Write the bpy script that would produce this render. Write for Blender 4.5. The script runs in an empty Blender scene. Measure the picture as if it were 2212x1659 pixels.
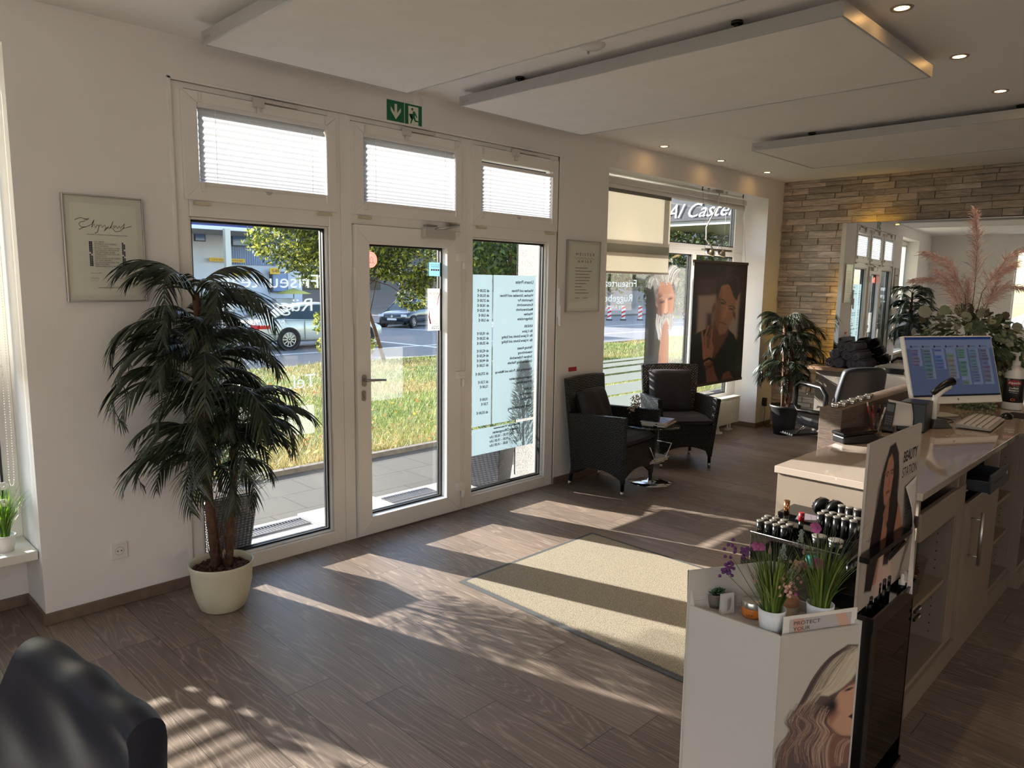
import bpy, math, random
import numpy as np
from mathutils import Vector, Matrix, Euler
R = math.radians
SC = bpy.context.scene
COL = SC.collection

# ---------------------------------------------------------------- camera
cam_data = bpy.data.cameras.new('camera'); cam = bpy.data.objects.new('camera', cam_data); COL.objects.link(cam)
def cam_matrix(yaw, pitch, roll):
    a, b, g = R(yaw), R(pitch), R(roll)
    f = np.array([math.sin(a)*math.cos(b), math.cos(a)*math.cos(b), math.sin(b)])
    r = np.array([math.cos(a), -math.sin(a), 0]); u = np.cross(r, f)
    r2 = math.cos(g)*r + math.sin(g)*u; u2 = -math.sin(g)*r + math.cos(g)*u
    return Matrix([[r2[i], u2[i], -f[i]] for i in range(3)])
cam.matrix_world = Matrix.Translation((0, 0, 1.7)) @ cam_matrix(45.40456, -7.9387, 0.84067).to_4x4()
cam_data.sensor_width = 36; cam_data.lens = 1575.8/2212*36
cam_data.clip_start = .05; cam_data.clip_end = 400
SC.camera = cam

# ---------------------------------------------------------------- light
SC.view_settings.view_transform = 'Standard'; SC.view_settings.look = 'None'
SC.view_settings.gamma = 1; SC.view_settings.use_curve_mapping = False
SC.view_settings.exposure = 1.62
W = bpy.data.worlds.new('world'); SC.world = W; W.use_nodes = True
nt = W.node_tree; nt.nodes.clear()
sky = nt.nodes.new('ShaderNodeTexSky'); sky.sky_type = 'NISHITA'; sky.sun_disc = False
sky.sun_elevation = R(19); sky.sun_rotation = R(-15.6); sky.air_density = 1.0; sky.dust_density = 1.2
bg = nt.nodes.new('ShaderNodeBackground'); bg.inputs[1].default_value = 0.27
wo = nt.nodes.new('ShaderNodeOutputWorld'); nt.links.new(sky.outputs[0], bg.inputs[0]); nt.links.new(bg.outputs[0], wo.inputs[0])
SUN_DIR = Vector((.28, -1, -.342)).normalized()
sd = bpy.data.lights.new('sun', 'SUN'); sd.energy = 8.8; sd.angle = R(.6); sd.color = (1, .96, .90)
so = bpy.data.objects.new('sun', sd); COL.objects.link(so); so.rotation_euler = SUN_DIR.to_track_quat('-Z', 'Y').to_euler()
so.location = (0, 8, 6)
def portal(cx, cy, cz, w, h, rot):
    d = bpy.data.lights.new('window_portal', 'AREA'); d.shape = 'RECTANGLE'; d.size = w; d.size_y = h
    d.cycles.is_portal = True; d.energy = 10
    o = bpy.data.objects.new('window_portal', d); COL.objects.link(o); o.location = (cx, cy, cz); o.rotation_euler = rot
# light comes through these openings (emission side looks into the room)
portal(3.04, 4.5, 1.35, 3.1, 2.8, (R(-90), 0, 0)); portal(6.7, 4.5, 1.55, 3.1, 2.5, (R(-90), 0, 0))
portal(-.1, 4.5, 1.55, 1.9, 2.5, (R(-90), 0, 0))
portal(-2.9, .4, 1.7, 1.9, 4.0, (0, R(-90), 0)); portal(.5, -4.9, 1.7, 4.1, 1.7, (R(90), 0, 0))
try:
    SC.cycles.max_bounces = 10; SC.cycles.diffuse_bounces = 6; SC.cycles.transparent_max_bounces = 24
    SC.cycles.caustics_reflective = False; SC.cycles.caustics_refractive = False; SC.cycles.sample_clamp_indirect = 6
except Exception: pass

# ---------------------------------------------------------------- helpers
def lin(c):
    return tuple((v/255/12.92 if v/255 <= .04045 else ((v/255+.055)/1.055)**2.4) for v in c[:3]) + (1,)
MATS = {}
class NT:
    """small helper around a material's node tree"""
    def __init__(s, name):
        s.m = bpy.data.materials.new(name); s.m.use_nodes = True; s.t = s.m.node_tree; s.t.nodes.clear()
        s.out = s.n('ShaderNodeOutputMaterial')
    def n(s, typ, ins=None, **kw):
        x = s.t.nodes.new(typ)
        for k, v in kw.items(): setattr(x, k, v)
        for k, v in (ins or {}).items(): s.set(x.inputs[k], v)
        return x
    def set(s, sock, v):
        if isinstance(v, bpy.types.NodeSocket): s.t.links.new(v, sock)
        elif isinstance(v, bpy.types.Node): s.t.links.new(v.outputs[0], sock)
        else: sock.default_value = v
    def math(s, op, a, b=0.0, c=None):
        x = s.n('ShaderNodeMath', operation=op); s.set(x.inputs[0], a); s.set(x.inputs[1], b)
        if c is not None: s.set(x.inputs[2], c)
        return x.outputs[0]
    def ramp(s, fac, stops, interp='LINEAR'):
        x = s.n('ShaderNodeValToRGB'); s.set(x.inputs[0], fac); e = x.color_ramp.elements; x.color_ramp.interpolation = interp
        while len(e) < len(stops): e.new(.5)
        for i, (p, c) in enumerate(stops): e[i].position = p; e[i].color = c
        return x.outputs[0]
    def mix(s, fac, a, b, blend='MIX'):
        x = s.n('ShaderNodeMix', data_type='RGBA', blend_type=blend); s.set(x.inputs[0], fac); s.set(x.inputs[6], a); s.set(x.inputs[7], b)
        return x.outputs[2]
    def coords(s, scale=(1, 1, 1), rot=(0, 0, 0), which='Object'):
        tc = s.n('ShaderNodeTexCoord'); mp = s.n('ShaderNodeMapping'); s.set(mp.inputs[0], tc.outputs[which])
        mp.inputs['Scale'].default_value = scale; mp.inputs['Rotation'].default_value = rot
        return mp.outputs[0]
    def noise(s, vec, scale=5, detail=4, rough=.5, dist=0):
        x = s.n('ShaderNodeTexNoise', {'Scale': scale, 'Detail': detail, 'Roughness': rough, 'Distortion': dist}); s.set(x.inputs['Vector'], vec)
        return x.outputs[0]
    def bump(s, h, strength=.3, dist=.01):
        return s.n('ShaderNodeBump', {'Strength': strength, 'Distance': dist, 'Height': h}).outputs[0]
    def bsdf(s, **kw):
        return s.n('ShaderNodeBsdfPrincipled', {k.replace('_', ' '): v for k, v in kw.items()}).outputs[0]
    def end(s, sh): s.set(s.out.inputs[0], sh); return s.m
def M(name, col, rough=.5, metal=0, var=0, vs=8, bump=0, bs=60, emit=0, coat=0, trans=0, alpha=1):
    """a plain procedural material: base colour with a little noise in tone, optional fine bump"""
    if name in MATS: return MATS[name]
    t = NT(name); c = lin(col); v = t.coords()
    base = c
    if var:
        n = t.noise(v, vs, 3)
        base = t.ramp(n, [(.3, tuple(x*(1-var) for x in c[:3])+(1,)), (.7, tuple(min(1, x*(1+var)) for x in c[:3])+(1,))])
    kw = dict(Base_Color=base, Roughness=rough, Metallic=metal, Coat_Weight=coat, Transmission_Weight=trans, Alpha=alpha)
    if bump: kw['Normal'] = t.bump(t.noise(v, bs, 3), bump, .004)
    if emit: kw['Emission_Color'] = c; kw['Emission_Strength'] = emit
    MATS[name] = t.end(t.bsdf(**kw)); return MATS[name]
WM = {}
class MB:
    def __init__(s): s.v = []; s.f = []; s.mi = []; s.sm = []; s.cur = 0; s.col = None; s.cols = []
    def add(s, vs, fs, smooth=False):
        k = len(s.v); s.v += [tuple(p) for p in vs]
        if s.col is not None: s.cols += [s.col]*len(vs)
        for f in fs: s.f.append(tuple(i+k for i in f)); s.mi.append(s.cur); s.sm.append(smooth)
        return s
    def box(s, x0, y0, z0, x1, y1, z1):
        v = [(x, y, z) for z in (z0, z1) for y in (y0, y1) for x in (x0, x1)]
        return s.add(v, [(0, 2, 3, 1), (4, 5, 7, 6), (0, 1, 5, 4), (2, 6, 7, 3), (0, 4, 6, 2), (1, 3, 7, 5)])
    def obox(s, c, size, mat=None, rz=0):
        m = mat or Matrix.Rotation(rz, 3, 'Z'); c = Vector(c); a, b, h = (q/2 for q in size)
        v = [c + m @ Vector((x, y, z)) for z in (-h, h) for y in (-b, b) for x in (-a, a)]
        return s.add(v, [(0, 2, 3, 1), (4, 5, 7, 6), (0, 1, 5, 4), (2, 6, 7, 3), (0, 4, 6, 2), (1, 3, 7, 5)])
    def hexa(s, v):
        """eight corners: bottom 4 then top 4, both counter-clockwise"""
        return s.add(v, [(3, 2, 1, 0), (4, 5, 6, 7), (0, 1, 5, 4), (1, 2, 6, 5), (2, 3, 7, 6), (3, 0, 4, 7)])
    def tube(s, pts, r, n=8, caps=True, r1=None):
        pts = [Vector(p) for p in pts]; N = len(pts); rs = r if isinstance(r, (list, tuple)) else [r + ((r1 if r1 is not None else r)-r)*i/max(1, N-1) for i in range(N)]
        vs = []; up = None
        for i, p in enumerate(pts):
            d = (pts[min(i+1, N-1)] - pts[max(i-1, 0)]).normalized()
            if up is None: up = Vector((0, 0, 1)) if abs(d.z) < .9 else Vector((1, 0, 0))
            a = d.cross(up).normalized(); b = a.cross(d).normalized(); up = b
            vs += [p + (a*math.cos(2*math.pi*k/n) + b*math.sin(2*math.pi*k/n))*rs[i] for k in range(n)]
        fs = [(i*n+k, i*n+(k+1) % n, (i+1)*n+(k+1) % n, (i+1)*n+k) for i in range(N-1) for k in range(n)]
        if caps: fs += [tuple(reversed(range(n))), tuple(range((N-1)*n, N*n))]
        return s.add(vs, fs, True)
    def cyl(s, c, r, h, n=20, r1=None, axis='z'):
        c = Vector(c); d = {'z': Vector((0, 0, h)), 'x': Vector((h, 0, 0)), 'y': Vector((0, h, 0))}[axis]
        k = len(s.f); s.tube([c, c+d], r, n, True, r1); s.sm[-1] = s.sm[-2] = False; return s
    def lathe(s, prof, c=(0, 0, 0), n=28, mat=None):
        c = Vector(c); vs = []
        for r, z in prof:
            for k in range(n):
                p = Vector((r*math.cos(2*math.pi*k/n), r*math.sin(2*math.pi*k/n), z)); vs.append(c + (mat @ p if mat else p))
        fs = [(i*n+k, i*n+(k+1) % n, (i+1)*n+(k+1) % n, (i+1)*n+k) for i in range(len(prof)-1) for k in range(n)]
        return s.add(vs, fs, True)
    def prism(s, poly, o, ax, ay, d):
        """flat outline poly (2D) placed at o with axes ax, ay, given depth d (vector)"""
        o, ax, ay, d = Vector(o), Vector(ax), Vector(ay), Vector(d); n = len(poly)
        a = [o+ax*p[0]+ay*p[1] for p in poly]; b = [p+d for p in a]
        return s.add(a+b, [tuple(range(n)), tuple(reversed(range(n, 2*n)))] + [(i, i+n, (i+1) % n+n, (i+1) % n) for i in range(n)])
    def quad(s, a, b, c, d, smooth=False): return s.add([a, b, c, d], [(0, 1, 2, 3)], smooth)
    def grid(s, fn, nu, nv, smooth=True, wrap=False):
        vs = [fn(i/nu, j/nv) for j in range(nv+1) for i in range(nu+1)]; w = nu+1
        return s.add(vs, [(j*w+i, j*w+i+1, (j+1)*w+i+1, (j+1)*w+i) for j in range(nv) for i in range(nu)], smooth)
    def ball(s, c, r, n=12, m=8, sc=(1, 1, 1)):
        c = Vector(c)
        return s.grid(lambda u, v: c + Vector((math.cos(2*math.pi*u)*math.sin(math.pi*v)*r*sc[0], math.sin(2*math.pi*u)*math.sin(math.pi*v)*r*sc[1], -math.cos(math.pi*v)*r*sc[2])), n, m)
    def build(s, name, mat, parent=None, world=True, bevel=0, seg=2, solid=0, subsurf=0):
        vs = s.v
        if parent is not None and world:
            inv = WM[parent.name].inverted(); vs = [tuple(inv @ Vector(p)) for p in vs]
        me = bpy.data.meshes.new(name); me.from_pydata(vs, [], s.f)
        for m in (mat if isinstance(mat, (list, tuple)) else [mat]): me.materials.append(m)
        me.polygons.foreach_set('material_index', s.mi); me.polygons.foreach_set('use_smooth', s.sm)
        if s.cols:
            ca = me.color_attributes.new('Col', 'FLOAT_COLOR', 'POINT'); ca.data.foreach_set('color', [q for c in s.cols for q in (*c[:3], 1.0)])
        me.update(); o = bpy.data.objects.new(name, me); COL.objects.link(o)
        if parent is not None: o.parent = parent; WM[o.name] = WM[parent.name].copy()
        else: WM[o.name] = Matrix()
        if bevel:
            b = o.modifiers.new('bevel', 'BEVEL'); b.width = bevel; b.segments = seg; b.limit_method = 'ANGLE'; b.angle_limit = R(40)
        if solid: q = o.modifiers.new('solid', 'SOLIDIFY'); q.thickness = solid; q.offset = 0
        if subsurf: q = o.modifiers.new('sub', 'SUBSURF'); q.levels = q.render_levels = subsurf
        return o
def tag(o, label=None, cat=None, group=None, kind=None):
    for k, v in (('label', label), ('category', cat), ('group', group), ('kind', kind)):
        if v: o[k] = v
    return o
def thing(name, label, cat, loc=(0, 0, 0), rz=0, group=None, rot=None):
    o = bpy.data.objects.new(name, None); COL.objects.link(o); o.location = loc; e = Euler(rot or (0, 0, rz)); o.rotation_euler = e
    o.empty_display_size = .05; WM[o.name] = Matrix.Translation(loc) @ e.to_matrix().to_4x4()
    return tag(o, label, cat, group)
def struct(o): o['kind'] = 'structure'; return o
def dup(root, loc=None, rz=None, label=None, group=None, scale=None, rot=None):
    def cp(o, par):
        c = o.copy(); COL.objects.link(c)
        if par is not None: c.parent = par
        for ch in [q for q in bpy.data.objects if q.parent == o and q not in made]:
            made.add(cp(ch, c))
        return c
    made = set(); r = cp(root, None)
    if loc is not None: r.location = loc
    if rz is not None: r.rotation_euler = (0, 0, rz)
    if rot is not None: r.rotation_euler = rot
    if scale: r.scale = (scale,)*3
    if label: r['label'] = label
    if group: r['group'] = group
    WM[r.name] = Matrix.Translation(r.location) @ r.rotation_euler.to_matrix().to_4x4()
    return r
def single(mb, name, mat, label, cat, origin, group=None, **kw):
    """a thing that is one mesh, its origin at its base"""
    q = Vector(origin); mb.v = [tuple(Vector(p)-q) for p in mb.v]
    o = mb.build(name, mat, None, **kw); o.location = origin; WM[o.name] = Matrix.Translation(origin)
    return tag(o, label, cat, group)
def text_into(mb, body, o, ax, ay, size, align='LEFT', spacing=1.0, shear=0, bold=0, width=None):
    """flat lettering as mesh faces: baseline origin o, reading direction ax, up ay (unit vectors); width scales the line to that length"""
    cu = bpy.data.curves.new('txt', 'FONT'); cu.body = body; cu.size = size; cu.align_x = align; cu.space_character = spacing; cu.shear = shear
    cu.offset = bold; cu.resolution_u = 3; cu.fill_mode = 'FRONT' if False else cu.fill_mode
    ob = bpy.data.objects.new('txt', cu); me = bpy.data.meshes.new_from_object(ob)
    o, ax, ay = Vector(o), Vector(ax), Vector(ay); k = 1.0
    if width and len(me.vertices):
        xs = [v.co.x for v in me.vertices]; k = width/max(1e-6, max(xs)-min(xs))
    mb.add([o + ax*v.co.x*k + ay*v.co.y for v in me.vertices], [tuple(p.vertices) for p in me.polygons])
    bpy.data.objects.remove(ob); bpy.data.curves.remove(cu); bpy.data.meshes.remove(me)
    return mb
def rrect(w, h, r, n=5, cx=0, cy=0):
    pts = []
    for (x, y, a) in ((w/2-r, h/2-r, 0), (-w/2+r, h/2-r, 90), (-w/2+r, -h/2+r, 180), (w/2-r, -h/2+r, 270)):
        pts += [(cx+x+r*math.cos(R(a+90*i/n)), cy+y+r*math.sin(R(a+90*i/n))) for i in range(n+1)]
    return pts
# ------------------------------------------------- printed pictures (portraits, screens) drawn procedurally
def raster(W_, H_, aspect, bgc, layers, seed=1):
    """colour array H x W x 4 (linear) from soft-edged shapes; u right 0..1, v down 0..aspect"""
    u, v = np.meshgrid((np.arange(W_)+.5)/W_, (np.arange(H_)+.5)/H_*aspect)
    img = np.zeros((H_, W_, 4)); img[:] = (*lin(bgc)[:3], bgc[3] if len(bgc) > 3 else 1)
    U, V_, FULL = u, v, img
    for L in layers:
        k = L[0]; c = L[-2]; b = max(L[-1], 1e-4)
        if k == 'e': rr_ = max(L[3], L[4])*1.3+b; bx = (L[1]-rr_, L[1]+rr_, L[2]-rr_, L[2]+rr_)
        else: pad = b*2+(L[2] if k == 's' else 0); bx = (min(p[0] for p in L[1])-pad, max(p[0] for p in L[1])+pad, min(p[1] for p in L[1])-pad, max(p[1] for p in L[1])+pad)
        i0, i1 = max(0, int(bx[0]*W_)-1), min(W_, int(bx[1]*W_)+2); j0, j1 = max(0, int(bx[2]/aspect*H_)-1), min(H_, int(bx[3]/aspect*H_)+2)
        if i1 <= i0 or j1 <= j0: continue
        u, v, img = U[j0:j1, i0:i1], V_[j0:j1, i0:i1], FULL[j0:j1, i0:i1]
        if k == 'e':
            _, cx, cy, rx, ry, rot, _, _ = L; a = R(rot); x = (u-cx)*math.cos(a)+(v-cy)*math.sin(a); y = -(u-cx)*math.sin(a)+(v-cy)*math.cos(a)
            d = (np.sqrt((x/rx)**2+(y/ry)**2)-1)*min(rx, ry)
        elif k == 'p':
            P = L[1]; d = np.full(u.shape, 9.0); ins = np.zeros(u.shape, bool)
            for i in range(len(P)):
                (x0, y0), (x1, y1) = P[i], P[(i+1) % len(P)]; ex, ey = x1-x0, y1-y0; t = np.clip(((u-x0)*ex+(v-y0)*ey)/(ex*ex+ey*ey+1e-12), 0, 1)
                d = np.minimum(d, np.hypot(u-x0-t*ex, v-y0-t*ey)); cnd = ((y0 > v) != (y1 > v))
                ins ^= cnd & (u < ex*(v-y0)/(ey if abs(ey) > 1e-9 else 1e-9)+x0)
            d = np.where(ins, -d, d)
        else:
            P, w = L[1], L[2]; d = np.full(u.shape, 9.0)
            for i in range(len(P)-1):
                (x0, y0), (x1, y1) = P[i], P[i+1]; ex, ey = x1-x0, y1-y0; t = np.clip(((u-x0)*ex+(v-y0)*ey)/(ex*ex+ey*ey+1e-12), 0, 1)
                d = np.minimum(d, np.hypot(u-x0-t*ex, v-y0-t*ey)-w)
        a = np.clip(.5-d/(2*b), 0, 1); a = (a*a*(3-2*a))[..., None]
        op = c[3]/255 if len(c) > 3 and k != 'x' else 1.0
        img[..., :3] = img[..., :3]*(1-a*op)+np.array(lin(c)[:3])*a*op
        img[..., 3:] = np.maximum(img[..., 3:], a*op)
    return FULL
def strands(rnd, curve, n, spread, w, cols, blur=.003, wob=.01, al=150):
    """hair: many thin strokes following a curve (list of points)"""
    out = []; P0 = [curve[0]]+list(curve)+[curve[-1]]
    for i in range(n):
        s = rnd.uniform(-1, 1); c = rnd.choice(cols); ph = rnd.uniform(0, 6.3); fq = rnd.uniform(2, 5); Q = []; lo = rnd.uniform(0, .25); hi = rnd.uniform(.75, 1)
        m = 6; T = (len(curve)-1)*m
        for t_ in range(T+1):
            if not lo <= t_/T <= hi: continue
            j, f = min(len(curve)-2, t_//m), t_/m-min(len(curve)-2, t_//m); a, b, c_, d = P0[j], P0[j+1], P0[j+2], P0[j+3]
            cr = lambda q: .5*((2*b[q])+(-a[q]+c_[q])*f+(2*a[q]-5*b[q]+4*c_[q]-d[q])*f*f+(-a[q]+3*b[q]-3*c_[q]+d[q])*f**3)
            sp = spread if not isinstance(spread, (list, tuple)) else spread[j]*(1-f)+spread[j+1]*f; jx = math.sin(ph+fq*t_/m)*wob*.6
            Q.append((cr(0)+s*sp+jx, cr(1)+s*sp*.35+jx*.4))
        if len(Q) > 1: out.append(('s', Q, w*rnd.uniform(.5, 1), (*c, al), blur))
    return out
def picture(name, img, o, ax, ay, mat, parent=None, push=None):
    """a printed sheet: grid whose points carry the picture's colours. o = top-left, ax = full width vector, ay = full height vector (down)"""
    H_, W_, _ = img.shape; o, ax, ay = np.array(o, float), np.array(ax, float), np.array(ay, float)
    gu, gv = np.meshgrid(np.arange(W_)/(W_-1), np.arange(H_)/(H_-1))
    P = o+gu[..., None]*ax+gv[..., None]*ay; P = P.reshape(-1, 3)
    if parent is not None:
        inv = np.array(WM[parent.name].inverted()); P = P@inv[:3, :3].T+inv[:3, 3]
    idx = np.arange(W_*H_).reshape(H_, W_); F = np.stack([idx[:-1, :-1], idx[1:, :-1], idx[1:, 1:], idx[:-1, 1:]], -1).reshape(-1, 4)
    me = bpy.data.meshes.new(name); me.vertices.add(len(P)); me.vertices.foreach_set('co', P.ravel()); me.loops.add(F.size); me.loops.foreach_set('vertex_index', F.ravel())
    me.polygons.add(len(F)); me.polygons.foreach_set('loop_start', np.arange(0, F.size, 4)); me.polygons.foreach_set('loop_total', np.full(len(F), 4)); me.update(calc_edges=True)
    ca = me.color_attributes.new('Col', 'FLOAT_COLOR', 'POINT'); ca.data.foreach_set('color', img.reshape(-1, 4).ravel().astype(np.float32))
    me.materials.append(mat); ob = bpy.data.objects.new(name, me); COL.objects.link(ob)
    if parent is not None: ob.parent = parent
    return ob
def print_mat(name, rough=.35, emit=0, alpha=False, translucent=0):
    t = NT(name); a = t.n('ShaderNodeVertexColor', layer_name='Col')
    if emit: return t.end(t.bsdf(Base_Color=(.01, .01, .012, 1), Roughness=.25, Emission_Color=a.outputs[0], Emission_Strength=emit))
    sh = t.bsdf(Base_Color=a.outputs[0], Roughness=rough)
    if translucent:
        tr = t.n('ShaderNodeBsdfTranslucent', {'Color': a.outputs[0]}); sh = t.n('ShaderNodeMixShader', {0: translucent, 1: sh, 2: tr.outputs[0]}).outputs[0]
    if alpha:
        tp = t.n('ShaderNodeBsdfTransparent'); sh = t.n('ShaderNodeMixShader', {0: a.outputs[1], 1: tp.outputs[0], 2: sh}).outputs[0]
    return t.end(sh)
def numpy_mesh(name, V, F, mat, cols=None, parent=None, kind=None):
    """fast mesh from arrays (F: n x 3 or n x 4)"""
    me = bpy.data.meshes.new(name); k = F.shape[1]
    me.vertices.add(len(V)); me.vertices.foreach_set('co', V.astype(np.float32).ravel()); me.loops.add(F.size); me.loops.foreach_set('vertex_index', F.ravel().astype(np.int32))
    me.polygons.add(len(F)); me.polygons.foreach_set('loop_start', np.arange(0, F.size, k)); me.polygons.foreach_set('loop_total', np.full(len(F), k)); me.update(calc_edges=True)
    if cols is not None:
        ca = me.color_attributes.new('Col', 'FLOAT_COLOR', 'POINT'); C = np.ones((len(V), 4), np.float32); C[:, :3] = cols; ca.data.foreach_set('color', C.ravel())
    me.materials.append(mat); ob = bpy.data.objects.new(name, me); COL.objects.link(ob)
    if parent is not None: ob.parent = parent
    if kind: ob['kind'] = kind
    WM[ob.name] = Matrix(); return ob
def vcol_mat(name, rough=.6, translucent=0, spec=.5):
    if name in MATS: return MATS[name]
    t = NT(name); a = t.n('ShaderNodeVertexColor', layer_name='Col'); sh = t.bsdf(Base_Color=a.outputs[0], Roughness=rough)
    if translucent:
        tr = t.n('ShaderNodeBsdfTranslucent', {'Color': a.outputs[0]}); sh = t.n('ShaderNodeMixShader', {0: translucent, 1: sh, 2: tr.outputs[0]}).outputs[0]
    MATS[name] = t.end(sh); return MATS[name]

# ---------------------------------------------------------------- shared materials
def glass_mat(name, tint=(1, 1, 1, 1), refl=1.0):
    t = NT(name); tr = t.n('ShaderNodeBsdfTransparent', {'Color': tint}); gl = t.n('ShaderNodeBsdfGlossy', {'Roughness': .01})
    geo = t.n('ShaderNodeNewGeometry'); ior = t.math('ADD', 1.5, t.math('MULTIPLY', geo.outputs['Backfacing'], 1/1.5-1.5))
    fr = t.n('ShaderNodeFresnel', {'IOR': ior}); f = t.math('MULTIPLY', fr.outputs[0], refl)
    return t.end(t.n('ShaderNodeMixShader', {0: f, 1: tr.outputs[0], 2: gl.outputs[0]}).outputs[0])
GLASS = glass_mat('window_glass', (.955, .955, .95, 1)); CLEAR = glass_mat('clear_plastic', (.9, .9, .9, 1)); GREENGLASS = glass_mat('table_glass', (.72, .86, .8, 1))
SMOKE = glass_mat('smoked_acrylic', (.22, .22, .22, 1))
WALL = M('wall_paint', (233, 231, 229), .85, var=.03, vs=1.2, bump=.15, bs=120)
CEIL = M('ceiling_paint', (244, 243, 241), .9, var=.02, vs=1)
PVC = M('white_upvc', (236, 234, 230), .3)
BLACKR = M('black_rubber', (14, 14, 15), .5)
ALU = M('brushed_aluminium', (190, 188, 184), .35, 1)
CHROME = M('chrome', (220, 220, 220), .08, 1)
WHITEP = M('white_plastic', (228, 226, 222), .35)
BLACKP = M('black_plastic', (16, 16, 17), .3)
def stucco():
    t = NT('white_stucco'); v = t.coords(); n = t.noise(v, 90, 4, .7)
    return t.end(t.bsdf(Base_Color=t.ramp(n, [(.35, lin((138, 136, 132))), (.6, lin((176, 174, 169)))]), Roughness=.95, Normal=t.bump(n, 1, .02)))
STUCCO = stucco()
def film_mat(name, col, tl=.6, cover=.85, rough=.6):
    t = NT(name); c = lin(col); d = t.bsdf(Base_Color=c, Roughness=rough); tr = t.n('ShaderNodeBsdfTranslucent', {'Color': c})
    a = t.n('ShaderNodeMixShader', {0: tl, 1: d, 2: tr.outputs[0]}); tp = t.n('ShaderNodeBsdfTransparent')
    return t.end(t.n('ShaderNodeMixShader', {0: cover, 1: tp.outputs[0], 2: a.outputs[0]}).outputs[0])
# ================================================================ THE ROOM
YW, YO, H = 3.984, 4.42, 2.92        # inner and outer face of the window wall, ceiling height
XL, XR, YB = -2.6, 8.62, -4.5
def floor_mat():
    t = NT('oak_laminate'); tc = t.n('ShaderNodeTexCoord'); sp = t.n('ShaderNodeSeparateXYZ'); t.set(sp.inputs[0], tc.outputs['Object'])
    x, y = sp.outputs[0], sp.outputs[1]; pw, plen = .198, 1.29
    px = t.math('DIVIDE', t.math('ADD', x, .03), pw); ix = t.math('FLOOR', px); fx = t.math('FRACT', px)
    off = t.math('FRACT', t.math('MULTIPLY', t.math('SINE', t.math('MULTIPLY', ix, 12.9898)), 43758.5))
    py = t.math('ADD', t.math('DIVIDE', y, plen), off); iy = t.math('FLOOR', py); fy = t.math('FRACT', py)
    cid = t.n('ShaderNodeCombineXYZ', {0: ix, 1: iy}).outputs[0]; wn = t.n('ShaderNodeTexWhiteNoise', {'Vector': cid}); rnd = wn.outputs[0]; rc = wn.outputs[1]
    # every board its own stretch of timber: contour lines of a stretched noise read as cathedral grain
    gv = t.n('ShaderNodeCombineXYZ', {0: t.math('ADD', t.math('MULTIPLY', x, 6.5), t.math('MULTIPLY', rnd, 37.0)), 1: t.math('ADD', t.math('MULTIPLY', y, .5), t.math('MULTIPLY', rnd, 91.0)), 2: t.math('MULTIPLY', rnd, 17.0)}).outputs[0]
    n1 = t.noise(gv, 1.0, 2.5, .45, .25)
    fine = t.noise(gv, 9.0, 4, .6)
    ln = t.math('FRACT', t.math('ADD', t.math('MULTIPLY', n1, 24.0), t.math('MULTIPLY', fine, .8)))
    lines = t.ramp(ln, [(0, (1, 1, 1, 1)), (.16, (.2, .2, .2, 1)), (.6, (0, 0, 0, 1)), (.92, (.25, .25, .25, 1)), (1, (1, 1, 1, 1))])
    sv = t.n('ShaderNodeCombineXYZ', {0: t.math('MULTIPLY', x, 260.0), 1: t.math('MULTIPLY', y, 6.0), 2: rnd}).outputs[0]
    streak = t.noise(sv, 1.0, 3, .6)
    tone = t.math('ADD', t.math('MULTIPLY', rnd, .35), t.math('MULTIPLY', streak, .65))
    base = t.ramp(tone, [(.2, lin((88, 76, 67))), (.8, lin((130, 115, 102)))])
    c = t.mix(t.math('MULTIPLY', lines, .46), base, lin((172, 156, 141)))
    sx = t.math('MINIMUM', fx, t.math('SUBTRACT', 1.0, fx)); sy = t.math('MINIMUM', fy, t.math('SUBTRACT', 1.0, fy))
    seam = t.math('MAXIMUM', t.math('LESS_THAN', sx, .008), t.math('LESS_THAN', sy, .0014))
    c = t.mix(t.math('MULTIPLY', seam, .75), c, lin((40, 32, 26)))
    hgt = t.math('SUBTRACT', t.math('ADD', t.math('MULTIPLY', lines, .5), t.math('MULTIPLY', streak, .3)), seam)
    return t.end(t.bsdf(Base_Color=c, Roughness=t.math('ADD', .36, t.math('MULTIPLY', streak, .22)), Specular_IOR_Level=.35, Normal=t.bump(hgt, .25, .002)))
FLOORM = floor_mat()
struct(MB().box(XL, YB, -.12, XR+.1, YW+.36, 0).build('floor', FLOORM))
struct(MB().box(XL-.1, YB-.1, H, XR+.1, YO+.02, H+.2).build('ceiling', CEIL))
LX, SZ = .815, .345                  # right jamb of the left recess, its sill height
FX0, FX1, FZ = 1.531, 4.545, 2.70    # opening of the entrance frame
RX0, RX1, RZ = 5.2, 8.222, 2.70      # right window recess
w = MB()
w.box(XL-.1, YW, 0, -1.05, YO, H); w.box(-1.05, YW, 2.715, LX, YO, H); w.box(-1.05, 4.32, 0, LX, YO, SZ)
w.box(LX, YW, 0, FX0, YO, H); w.box(FX0, YW, FZ, FX1, YO, H); w.box(FX1, YW, 0, RX0, YO, H); w.box(RX0, YW, RZ, RX1, YO, H)
w.box(RX0, 4.27, 0, RX1, YO, .345); w.box(RX1, YW, 0, XR+.1, YO, H)
struct(w.build('wall_front', WALL))
# rendered outer skin of the entrance niche
struct(MB().box(FX1-.008, 4.1, -.05, FX1, YO+.012, FZ).box(FX0, 4.1, -.05, FX0+.008, YO+.012, FZ).box(FX1-.008, YO, -.06, RX0-.1, YO+.014, 3.0).box(LX+.002, YO, -.06, FX0+.008, YO+.014, 3.0).box(FX0, 4.1, FZ-.006, FX1, YO+.014, FZ).build('trim_1', STUCCO))
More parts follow.
